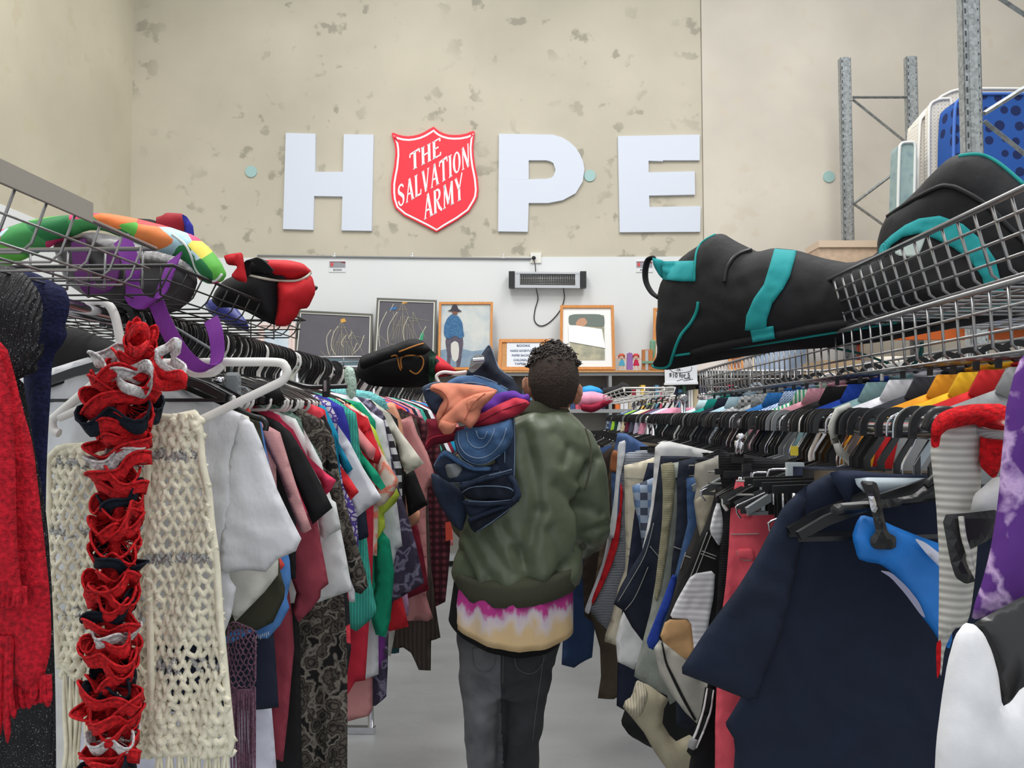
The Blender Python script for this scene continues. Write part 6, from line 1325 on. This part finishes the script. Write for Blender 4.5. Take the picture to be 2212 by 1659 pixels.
pants('trousers', 'black trousers legs below the white doubled hem', 'trousers', 2.50, NVY, [1400,1000,1372,1100,1345,1300,1334,1450,1332,1525,1350,1535,1390,1530], hang='clip')
pants('jeans', 'dark blue jeans hanging just right of the person in the distance', 'jeans', 3.35, m_('denim_far', (30, 48, 78), 'denim', c2=(38, 58, 90)), [1320,960,1290,970,1240,1100,1222,1250,1213,1436,1240,1442,1279,1420,1290,1300], hang='clip')
pants('trousers', 'dark brown trousers beside the distant blue jeans', 'trousers', 3.2, m_('dark_brown', (46, 36, 32)), [1330,960,1300,980,1270,1100,1258,1240,1262,1330,1300,1360,1330,1350], hang='clip')
solo('trousers', cloth([1420,1000,1520,1000,1530,1400,1530,1600,1480,1640,1400,1615,1360,1590,1340,1560,1350,1530,1400,1480], 2.3, T=.03, amp=.01, g=.02), M('boot_black', (20, 20, 22), .8), 'black trousers bunched low under the right rack by the beige cuff', 'trousers')
# far unseen-detail trousers, metric
cols = [(BK, 'black'), (BGE, 'beige'), (NVY, 'navy'), (BRN, 'brown'), (GRD, 'grey'), (DEN, 'denim'), (CRT, 'cream')]
for i in range(14):
    Y = 3.5+i*.21; m, nm = cols[i % 7]
    metric('trousers', '%s trousers deep in the right rack beyond the %s pair, %s' % (nm, cols[(i-1) % 7][1] if i else 'distant blue', 'nearer set' if i < 7 else 'farther set'), 'trousers', Y, m, XF, ZF, kind='pants', w=.18, hem=1.05, group='trousers far on the right rack', hang='clip', hlabel='black clip hanger of the %s trousers, %s' % (nm, 'nearer far part' if i < 7 else 'farther far part'), hgroup='clip hangers on the right rail')
for i, (Y, m, nm) in enumerate([(1.27, BK, 'black'), (1.33, BRN, 'brown'), (1.385, BK, 'black'), (1.44, NVY, 'navy')]):
    metric('trousers', '%s trousers hung close behind the navy tee, %s' % (nm, ['frontmost', 'second', 'third', 'fourth', 'beside the size cube'][i]), 'trousers', Y, m, XF, ZF, kind='pants', w=.105, hem=1.05, zoff=.085, group='trousers behind the navy tee', hang='clip', hlabel='black clip hanger of the %s trousers %s behind the navy tee' % (nm, ['frontmost', 'second', 'third', 'fourth', 'fifth'][i]), hgroup='clip hangers on the right rail')
rg = random.Random(5); y = 1.16
while y < 6.4:
    if not (3.92 < y < 4.08) and not (1.28 < y < 1.40):
        q = rg.random(); kd = 'wire' if q < .2 else 'white' if q < .27 else 'grey' if q < .32 else 'black'
        place_hanger(kd, XF, y, ZF, '%s hanger hook packed on the %s half of the right front rail' % ({'wire': 'chrome wire', 'white': 'white plastic', 'grey': 'grey plastic', 'black': 'black plastic'}[kd], 'near' if y < 3 else 'far'), '%s hangers packed on the %s right front rail' % (kd, 'near' if y < 3 else 'far'), rg.uniform(-.35, .35))
    y += rg.uniform(.022, .05)*(1 if y < 2.6 else 1.3)
# ---------------------------------------------------------------- shirts on the back rail
GING = m_('gingham_blue', (120, 152, 204), 'check', s=40, c2=(70, 110, 178), c3=(206, 216, 232)); GPLD = m_('plaid_grey', (150, 152, 156), 'check', s=14, c2=(84, 86, 92), c3=(186, 188, 190)); TWD = m_('tweed_grey', (166, 170, 172), 'wool')
sh = [(1.30, m_('shirt_grey', (150, 152, 154)), 'light grey', 'grey'), (1.38, m_('shirt_red', (206, 40, 44)), 'red', 'black'), (1.45, m_('shirt_yellow', (236, 184, 40)), 'yellow', 'black'), (1.53, m_('shirt_orange', (234, 156, 40)), 'orange', 'black'), (1.62, m_('shirt_charcoal', (52, 54, 62)), 'charcoal', 'black'), (1.74, m_('shirt_white', (226, 226, 234)), 'crisp white', 'black'), (1.86, m_('shirt_teal_grey', (128, 160, 164)), 'grey teal', 'white'), (1.97, m_('shirt_royal', (34, 72, 176)), 'royal blue', 'black'), (2.12, m_('shirt_black', (36, 36, 38)), 'black', 'black'), (2.26, m_('shirt_pink', (238, 168, 184)), 'pink', 'white'), (2.36, m_('shirt_green_stripe', (70, 170, 120), 'stripe', s=30, c2=(230, 236, 232)), 'green striped', 'black'), (2.48, GING, 'blue gingham', 'black'), (2.66, m_('shirt_azure', (40, 110, 180)), 'azure', 'black'), (2.80, TWD, 'grey tweed', 'black'), (3.0, GPLD, 'grey plaid', 'clear'), (3.2, m_('shirt_pale_blue', (176, 208, 224)), 'pale blue', 'black'), (3.4, NVY, 'navy', 'black'), (3.6, m_('shirt_teal', (20, 150, 140)), 'teal', 'black'), (3.8, m_('shirt_ice', (196, 222, 230)), 'ice blue', 'white')]
for i, (Y, m, nm, hg_) in enumerate(sh):
    metric('shirt', '%s collared shirt on the right back rail, behind the trouser hooks' % nm, 'shirt', Y, m, XB, ZB, sl=.27, w=.2, hem=.75, group='shirts on the right back rail', hang=hg_ if hg_ != 'clear' else 'clear', hlabel='%s hanger inside the %s shirt on the back rail' % (hg_, nm), hgroup='hangers on the back rail', rz=-.32, collar=True, zoff=.028, T=.014, g=.02)
fs = [(m_('shirt_pinkstripe', (226, 150, 176)), 'rose pink'), (m_('shirt_lav', (206, 200, 224)), 'lavender'), (m_('shirt_slate', (96, 98, 120)), 'slate'), (m_('shirt_wine', (110, 40, 66)), 'wine red'), (m_('shirt_cream', (222, 208, 170)), 'cream'), (m_('shirt_white2', (226, 226, 228)), 'plain white'), (m_('shirt_dkgreen', (28, 70, 62)), 'dark green'), (m_('shirt_lime', (166, 214, 60)), 'lime green'), (m_('shirt_denimblue', (76, 92, 140)), 'denim blue'), (PLB, 'blue plaid')]
for i, (m, nm) in enumerate(fs):
    metric('shirt', '%s shirt on the far right shirt rack before the bookcase' % nm, 'shirt', 4.25+i*.235, m, .74, ZB, sl=.27, w=.2, hem=.75, group='shirts on the far right rack', hang=('white' if i % 4 == 1 else 'black'), hlabel='%s hanger inside the %s shirt, far right rack' % ('white' if i % 4 == 1 else 'black', nm), hgroup='hangers on the far shirt rack', rz=-.25, zoff=.028, T=.014)
# ---------------------------------------------------------------- trays, bag
tr_ = basket('long bright chrome wire tray above the shirts on the right', .72, 1.45+.283*.72, 1.45+.135*.72, 1.28, .95, 3.67, step=.052, r=.0026, slope=.004, mat=WIRE, cross=.028, hz=2)
tr2 = basket('chrome wire basket standing on the tray around the duffel bag', .70, 1.45+.46*.715, 1.45+.293*.73, 1.30, .85, 2.03, step=.052, r=.0028, slope=.03, mat=WIRE, cross=.09, hz=3)
tr3 = basket('far pale wire basket with caps above the trouser hooks, ending by the head', .34, 1.45+.116, 1.45+.085, .55, 3.3, 5.4, step=.2, r=.0022, slope=.006, mat=M('wire_pale', (214, 212, 208), .4, .3), cross=.08, hz=1)
BLK = M('duffel_black', (24, 24, 27), .72, kind='wrinkle', s=.8, bump=.35); TEAL = M('duffel_teal', (38, 160, 164), .75, kind='ribx', s=180)
PH = -.712; YD = 2.02
def dz(px, dy=0., **k):   # on the bag's slanting plane, dy toward the camera
    nn = Vector((-math.sin(PH), math.cos(PH), 0)); q0 = PX(1800, 600, YD)-nn*dy
    return q0, nn
def dcloth(px, dy, **k):
    nn = Vector((-math.sin(PH), math.cos(PH), 0)); ax = Vector((math.cos(PH), math.sin(PH), 0)); q0 = PX(1800, 600, YD)-nn*dy; loc = []
    for i in range(0, len(px), 2):
        d = ray(px[i], px[i+1]); w = C0+d*(nn.dot(q0-C0)/nn.dot(d)); loc.append(((w-q0).dot(ax), w.z))
    a2 = sum(loc[i-1][0]*loc[i][1]-loc[i][0]*loc[i-1][1] for i in range(len(loc)))
    if a2 < 0: loc = loc[::-1]
    base = Vector((q0.x, q0.y, 0)); return cloth_vf(loc, lambda a, b: base+ax*a+ZZ*b, nn, **k)
def dpt(px, py, dy=0.):
    nn = Vector((-math.sin(PH), math.cos(PH), 0)); q0 = PX(1800, 600, YD)-nn*dy; d = ray(px, py); return C0+d*(nn.dot(q0-C0)/nn.dot(d))
DO = [1424,670,1424,635,1428,612,1440,585,1460,560,1480,542,1506,526,1537,505,1564,505,1592,522,1623,537,1640,545,1673,536,1720,540,1779,558,1837,568,1892,548,1892,520,1899,492,1911,466,1935,446,1974,411,2012,374,2051,343,2090,331,2122,333,2161,355,2212,397,2300,470,2320,560,2320,660,2212,684,2100,704,1990,722,1896,738,1779,752,1700,758,1623,768,1540,780,1480,792,1443,799,1412,797,1406,788,1422,768,1420,713]
db = obj('duffel_bag', dcloth(DO, 0, T=.085, amp=.018, fr=11, ang=.4, seed=5, g=.014, rim=.05, wr=.003), BLK)
tag(db, 'large black duffel bag with teal straps lying over the right wire baskets', 'bag'); WL[db.name] = db.location.copy()
dbv = bvh_of(db)
TP = M('piping_teal', (30, 150, 146), .7)
for px, lb in (([1673,537,1722,541,1716,562,1706,598,1692,624,1668,656,1657,690,1655,716,1609,714,1612,682,1628,645,1650,614,1662,575], 'wide teal webbing strap'), ([1430,564,1460,564,1500,563,1500,608,1470,608,1432,604], 'teal end strap'), ([1894,550,1902,530,1925,508,1955,486,1985,472,2030,466,2080,484,2125,522,2150,560,2160,600,2172,640,2130,640,2122,600,2095,562,2060,536,2020,516,1985,504,1950,512,1925,530,1912,552], 'teal carry handle'), ([2148,644,2210,628,2214,656,2152,668], 'teal tab')):
    obj('strap', drape(px, dbv, .003, .006, 6, 0), TEAL, db, label=lb)
obj('strap', cloth([1408,556,1420,559,1434,563,1434,605,1424,596,1412,576], dpt(1430, 590).y-.03, T=.004, amp=.002, g=.008, rim=.008), TEAL, db, label='teal end strap')
obj('base_welt', hline([1496,762,1560,747,1640,732,1760,710,1880,692,1990,670,2100,650,2212,632], dbv, .014, -.002, 6, 10), BLK, db)
obj('strap', drape([1620,712,1671,704,1674,732,1626,740], bvh_of(db, *[c for c in db.children if c.name.startswith('base_welt')]), .003, .006, 5, 0), TEAL, db, label='short teal webbing tab')
obj('printed_patch', drape([1930,532,1975,512,2002,506,1990,540,1980,556,1935,552], dbv, .0005, .002), M('patch_pale', (190, 204, 200), .6), db, label='pale printed patch')
obj('end_loop', tube(spline([dpt(x, y, .02) for x, y in ((1412,556),(1400,562),(1394,585),(1396,610),(1408,632),(1424,644))], 5), .014, 10, flat=.4), BLK, db)
for px, r in (([1544,507,1524,518,1508,535,1502,560,1500,608], .0035), ([1508,652,1505,672,1492,698,1472,722,1460,748,1452,772,1445,790,1430,795,1414,793,1409,787], .0045), ([1459,768,1540,757,1620,747,1700,735,1779,722,1860,709,1931,697,2020,680,2090,667,2212,652], .0035), ([2072,338,2100,334,2130,338,2165,359,2212,400], .005)):
    obj('piping', hline(px, dbv, r), TP, db, label='teal piping')
ZB_ = M('zip_black', (34, 34, 36), .4)
for px in ([1565,610,1570,580,1590,552,1622,540], [1912,472,1965,436,2025,405,2050,402,2075,410,2130,442,2190,500,2240,545]):
    q = hline(px, dbv, .006)
    if q: obj('zip', q, ZB_, db)
obj('strap', tube(spline([dpt(x, y, -.02) for x, y in ((1800,752),(1860,764),(1920,785),(1960,792),(1985,775),(1992,740))], 5), .012, 8, flat=.25), M('strap_dark_teal', (14, 84, 82), .8), db, label='dark teal shoulder strap')
# caps in the far basket
cp = solo('cap', cloth([1250,850,1258,836,1275,832,1295,838,1305,848,1285,858,1256,860], 4.4, T=.05, amp=.004, g=.02), M('cap_blue', (40, 150, 220), .6), 'bright blue cap in the far right basket', 'cap')
solo('cap', cloth([1243,870,1252,848,1280,845,1300,850,1322,858,1316,870,1296,880,1262,884], 4.3, T=.05, amp=.006, g=.02), M('cap_pink', (236, 156, 184), .7, kind='cloth'), 'pale pink cap in the far right basket', 'cap')
solo('cap', cloth([1252,872,1280,874,1300,866,1325,858,1328,864,1305,880,1280,892,1256,888], 4.25, T=.03, amp=.004, g=.02), M('cap_maroon', (150, 24, 56), .8, kind='cloth'), 'maroon cap under the pale pink one', 'cap')
solo('cap', cloth([1292,850,1302,838,1330,834,1344,824,1360,832,1366,848,1350,860,1318,862,1298,858], 4.6, T=.05, amp=.004, g=.02), M('cap_black', (28, 27, 30), .8, kind='cloth'), 'black cap with a pink flash in the far right basket', 'cap')
# ---------------------------------------------------------------- right foreground
nt_ = obj('tee_shirt', cloth([1745,1044,1790,1022,1812,1018,1850,1018,1900,1024,2034,1026,2150,1060,2200,1200,2200,1720,1582,1720,1588,1600,1563,1560,1576,1540,1600,1500,1625,1440,1660,1300,1690,1160,1702,1090], 1.20, T=.012, amp=.014, fr=13, g=.010, rim=.008, wr=.003, ang=-.25), M('tee_navy', (26, 34, 52), .92, kind='cloth'))
tag(nt_, 'large navy tee shirt filling the lower right, hung from the front rail', 'shirt', 'garments on the right rack'); WL[nt_.name] = nt_.location.copy()
obj('sleeve', cloth([1702,1086,1745,1046,1740,1150,1715,1260,1680,1380,1650,1450,1630,1518,1585,1500,1540,1482,1474,1456,1473,1442,1530,1355,1590,1270,1640,1190,1688,1104], 1.18, T=.010, amp=.007, fr=20, ang=.6, g=.010, rim=.006, sm=0, wr=.003), MATS['tee_navy'], nt_)
obj('neckband', cloth([1790,1021,1812,1016,1850,1016,1900,1022,2034,1028,2034,1040,1900,1040,1850,1046,1838,1088,1828,1086,1800,1040], 1.175, T=.006, amp=.003, g=.008, rim=.008), M('navy_rib', (32, 40, 60), .92, kind='cloth'), nt_, label='ribbed neckband')
place_hanger('clear', XF, 1.205, ZF, 'clear plastic hanger inside the large navy tee shirt', 'foreground hangers')
bh = solo('hanger_crossbar', cloth([1846,1031,2034,1033,2100,1034,2100,1076,2034,1076,1960,1073,1870,1067,1850,1048], 1.165, T=.003, amp=0, wr=0, g=.012, rim=.004), CPL, 'clear plastic hanger crossbar showing above the navy tee', 'hanger')
# clip hanger with swim briefs
YC = 1.12
ch = thing('clip_hanger', 'black plastic clip hanger holding the bright blue briefs', 'hanger', PX(1900, 1100, YC), 'foreground hangers')
obj('arm', cloth([1793,1098,1800,1090,1812,1087,1930,1077,1972,1069,1998,1048,2034,1030,2070,1012,2070,1072,1985,1088,1930,1095,1820,1113,1800,1112,1794,1106], YC, T=.005, amp=0, wr=0, g=.008, rim=.004), BPL, ch)
hard('clip', cloth([1856,1038,1892,1040,1900,1060,1908,1110,1918,1150,1936,1160,1936,1182,1924,1188,1890,1186,1880,1176,1880,1160,1892,1150,1884,1110,1872,1070], YC-.012, T=.005, amp=0, wr=0, g=.006, rim=.004), BPL, ch, label='black sprung clip')
hard('spring', cloth([1874,1066,1886,1066,1898,1104,1890,1108,1882,1104], YC-.022, T=.003, amp=0, wr=0, g=.005, rim=.002), CHROME, ch, label='chrome spring')
obj('hook', tube(spline([PX(2000, 1050, YC), PX(2060, 990, YC), Vector((XF+.0, YC, ZF-.05)), Vector((XF+.028, YC, ZF-.01)), Vector((XF+.015, YC, ZF+.022)), Vector((XF-.015, YC, ZF+.024)), Vector((XF-.028, YC, ZF))], 5), .0055, 8), BPL, ch)
sb_ = solo('swim_briefs', cloth([1836,1158,1850,1128,1862,1112,1900,1122,1935,1138,1985,1158,2040,1178,2060,1290,2050,1400,2032,1392,2005,1352,1975,1315,1950,1270,1920,1232,1895,1216,1868,1212,1848,1205], YC+.004, T=.010, amp=.008, fr=50, ang=.9, g=.008, rim=.012), M('lycra_blue', (20, 112, 196), .5, kind='cloth', spec=.4), 'bright blue swim briefs clipped to the black hanger', 'swimwear')
WL[sb_.name] = sb_.location.copy()
obj('lining', cloth([1900,1232,1925,1236,1960,1268,1985,1300,2000,1335,1990,1330,1955,1282,1925,1248], YC-.012, T=.002, amp=.002, g=.008, rim=.004), M('lycra_lining', (150, 150, 176), .6), sb_, label='grey lilac lining'); obj('lining', cloth([1975,1162,2000,1172,2036,1200,2036,1230,2005,1200], YC-.014, T=.002, amp=.002, g=.008, rim=.004), M('lycra_white', (206, 208, 226), .6), sb_, label='white lining')
# knitted red and grey scarf over the rail
KR = M('knit_red', (206, 18, 28), .95, kind='wool'); KG = M('knit_grey', (196, 194, 188), .95, kind='rib', s=34); 
kg = solo('knitted_scarf', cloth([2016,950,2022,920,2040,908,2080,904,2110,902,2126,912,2122,1000,2116,1110,2106,1240,2096,1320,2086,1352,2060,1358,2040,1400,2032,1470,2026,1400,2029,1200,2024,1080,2014,980], 1.02, T=.016, amp=.006, fr=20, g=.009, rim=.02), KG, 'thick knitted scarf, red top and pale grey ribbed tail, over the right rail', 'scarf')
WL[kg.name] = kg.location.copy()
obj('red_band', cloth([2011,962,2012,920,2022,900,2040,888,2070,878,2110,872,2168,872,2186,900,2180,960,2160,1030,2150,1034,2122,1006,2124,925,2112,916,2080,922,2050,928,2034,940,2030,965,2018,968], 1.0, T=.03, amp=.008, fr=30, g=.010, rim=.022), KR, kg, label='fuzzy red knit')
obj('red_edge', cloth([2022,1390,2034,1380,2032,1450,2024,1470], 1.0, T=.006, amp=.001, g=.008), KR, kg, label='red edge')
wd = solo('cloth', cloth([2100,1110,2108,1070,2130,1050,2150,1030,2200,1030,2200,1120], .99, T=.012, amp=.006, g=.012), m_('cloth_white2', (224, 224, 226)), 'white cloth corner between the knitted and purple scarves', 'cloth')
bh2 = thing('clothes_hanger', 'black plastic hanger arm with a slotted end over the grey knit', 'hanger', PX(2080, 1180, .97), 'foreground hangers')
hard('arm', cloth([2034,1112,2090,1108,2160,1100,2160,1150,2130,1170,2110,1180,2090,1190,2086,1210,2100,1240,2108,1256,2086,1262,2064,1248,2052,1210], .97, T=.004, amp=0, wr=0, g=.008, rim=.004), BPL, bh2)
hard('slot_trim', tube(spline([PX(2076, 1116, .96), PX(2082, 1160, .96), PX(2094, 1200, .96), PX(2100, 1230, .96)], 4), .003, 6), KG, bh2)
PS = M('scarf_purple', (92, 48, 130), .85, kind='floral', s=22, c2=(94, 50, 132), c3=(200, 170, 216))
ps = solo('printed_scarf', cloth([2250,745,2206,770,2190,810,2180,850,2172,880,2166,940,2158,1000,2152,1060,2142,1130,2130,1200,2116,1260,2104,1300,2097,1340,2150,1322,2250,1290], .92, T=.012, amp=.010, fr=26, g=.010, rim=.014), PS, 'purple printed scarf with pale shapes at the right edge', 'scarf')
gb = solo('coat_hanger', cloth([2096,1350,2140,1325,2212,1288,2300,1250,2300,1480,2212,1500,2172,1536,2150,1460,2130,1390,2110,1352], .86, T=.008, amp=.002, wr=0, g=.010, rim=.012), M('gloss_black', (30, 30, 32), .25, spec=.6), 'wide glossy black coat hanger shoulder at the lower right corner', 'hanger')
wg = solo('white_garment', cloth([2014,1720,2018,1600,2030,1500,2042,1430,2060,1372,2084,1345,2108,1350,2130,1372,2148,1410,2162,1460,2170,1530,2190,1520,2212,1490,2300,1440,2300,1720], .82, T=.022, amp=.007, fr=24, g=.009, rim=.025), m_('satin_white', (232, 232, 236)), 'white garment draped over the glossy hanger at the lower right corner', 'shirt')
# small oddments on the front rail
ck = thing('metal_clip', 'large bright chrome spring clip on the hanger row by the black knit', 'clip', PX(1597, 960, 1.66))
obj('handle', join(tube([PX(1600, 946, 1.64), PX(1600, 946, 1.66)], .0095, 14), tube([PX(1592, 952, 1.64), PX(1592, 985, 1.65)], .005, 8), tube([PX(1602, 955, 1.64), PX(1600, 985, 1.65)], .005, 8)), CHROME, ck); hard('jaw', obox(PX(1580, 1000, 1.65), KN*.025, KY*.015, ZZ*.018), BPL, ck)
hard_tag('size_tag', obox(PX(1709, 984, 1.5), KN*.013, KY*.004, ZZ*.017), M('tag_yellow', (206, 184, 60), .6), 'small yellow size cube among the black hooks', 'tag')
for i, (x, y0, y1, Y) in enumerate([(1590, 1020, 1038, 1.58), (1640, 1010, 1036, 1.56)]): pass
wc = thing('clip_hanger', 'chrome wire clip hanger with clear clips above the coral jeans', 'hanger', PX(1680, 1020, 1.52))
obj('frame', join(tube(spline([PX(x, y, 1.50) for x, y in ((1715,1014),(1668,1014),(1660,1020),(1658,1034),(1666,1040),(1712,1041))], 4), .0022, 6), tube(spline([PX(x, y, 1.53) for x, y in ((1660,1021),(1632,1021),(1626,1028),(1630,1038),(1655,1039))], 4), .0022, 6)), CHROME, wc)
hard('clip', box(PX(1717, 1028, 1.49), (.030, .014, .048)), M('clip_frosted', (190, 200, 204), .3, spec=.5), wc, label='frosted clip'); hard('clip', box(PX(1613, 1020, 1.54), (.016, .01, .03)), CHROME, wc)
wt = thing('clothes_hanger', 'pale translucent hanger with an eyelet among the black ones on the right rail', 'hanger', PX(1760, 960, 1.42))
obj('hook', prism(path2d([(-.028,-.03),(-.034,0),(-.022,.028),(0,.036)], .012), Vector((XF, 1.45, ZF)), KN, ZZ, KY, .005), M('hanger_pale', (196, 196, 188), .4), wt); obj('neck', prism(path2d([(-.03,-.02),(-.02,-.045),(.01,-.07),(-.03,-.10)], [.01,.014,.03,.012]), Vector((XF, 1.45, ZF)), KN, ZZ, KY, .005), MATS['hanger_pale'], wt)
pc = thing('folded_cloth', 'blue cloth lying in the chrome tray, seen from below', 'cloth', PX(1950, 800, 1.9)); 
obj('fold', cloth([1895,812,1930,806,1980,790,2010,786,2000,796,1950,806,1900,820], 1.9, T=.012, amp=.002, g=.012), M('cloth_navy_blue', (32, 44, 130), .8), pc)
# furniture behind the right racks
fw = thing('wardrobe', 'white panelled wardrobe behind the shirts on the right', 'wardrobe', PX(2020, 900, 4.4)); q = PX(1985, 900, 4.4)
hard('carcass', obox(Vector((q.x, q.y, 0)), KN*.28, KY*.5, ZZ*(PX(2000, 775, 4.4).z)), M('wardrobe_white', (214, 214, 214), .6), fw); hard('door', obox(Vector((q.x+.01, q.y-.02, .05)), KN*.26, KY*.018, ZZ*(PX(2000, 785, 4.4).z-.05)), MATS['wardrobe_white'], fw)
q = PX(1895, 900, 5.0)
fr2 = thing('rolled_carpet', 'cream rolled carpet standing behind the shirts', 'carpet', (q.x, q.y, 0)); obj('roll', tube([(q.x+.08, q.y, 0), (q.x+.08, q.y, PX(1905, 772, 5.0).z)], .10, 20), M('carpet_cream', (206, 198, 184), .9, kind='cloth'), fr2)
q = PX(1852, 900, 4.6)
fr3 = thing('cupboard', 'tan cupboard with a grey side behind the blue shirts', 'cupboard', (q.x, q.y, 0)); hard('carcass', obox(Vector((q.x-.18, q.y, 0)), KN*.22, KY*.4, ZZ*PX(1852, 778, 4.6).z), M('cupboard_tan', (176, 150, 118), .7), fr3); hard('panel', obox(Vector((q.x+.05, q.y, 0)), KN*.04, KY*.4, ZZ*PX(1852, 780, 4.6).z), SHELF, fr3)

STOPW = {'with', 'the', 'a', 'of', 'in', 'on', 'and', 'by', 'under', 'behind', 'beside', 'at', 'right', 'left', 'deep', 'far', 'down', 'out', 'showing', 'between', 'nearest', 'near', 'whose', 'hanging', 'below', 'to', 'just', 'as', 'its', 'is', 'over', 'thin', 'half', 'beyond', 'one', 'open', 'from', 'squared', 'off', 'small', 'narrow', 'wide', 'pale', 'hidden', 'sticks', 'lower', 'edge'}
for o in list(COL.objects):
    g = o.get('group', '')
    if 'packed' in g:
        s = -1 if o.location.x < 0 else 1
        near = [r for r in GREC if r[0] == s and r[1] < o.location.y and not (s > 0 and ('collared' in r[2] or ' shirt ' in r[2]))] or [r for r in GREC if r[0] == s]
        r = max(near, key=lambda r: r[1]); w = r[2].split(',')[0].split()[:7]
        while w and w[-1] in STOPW: w.pop()
        o['label'] = ' '.join(g.split(' hangers')[0].split())+' hanger hook on the %s rail beyond the ' % ('left' if s < 0 else 'right')+' '.join(w)
    if 'label' in o and o.parent is None and not o.get('kind') == 'structure': o['label'] = cutl(o['label'])
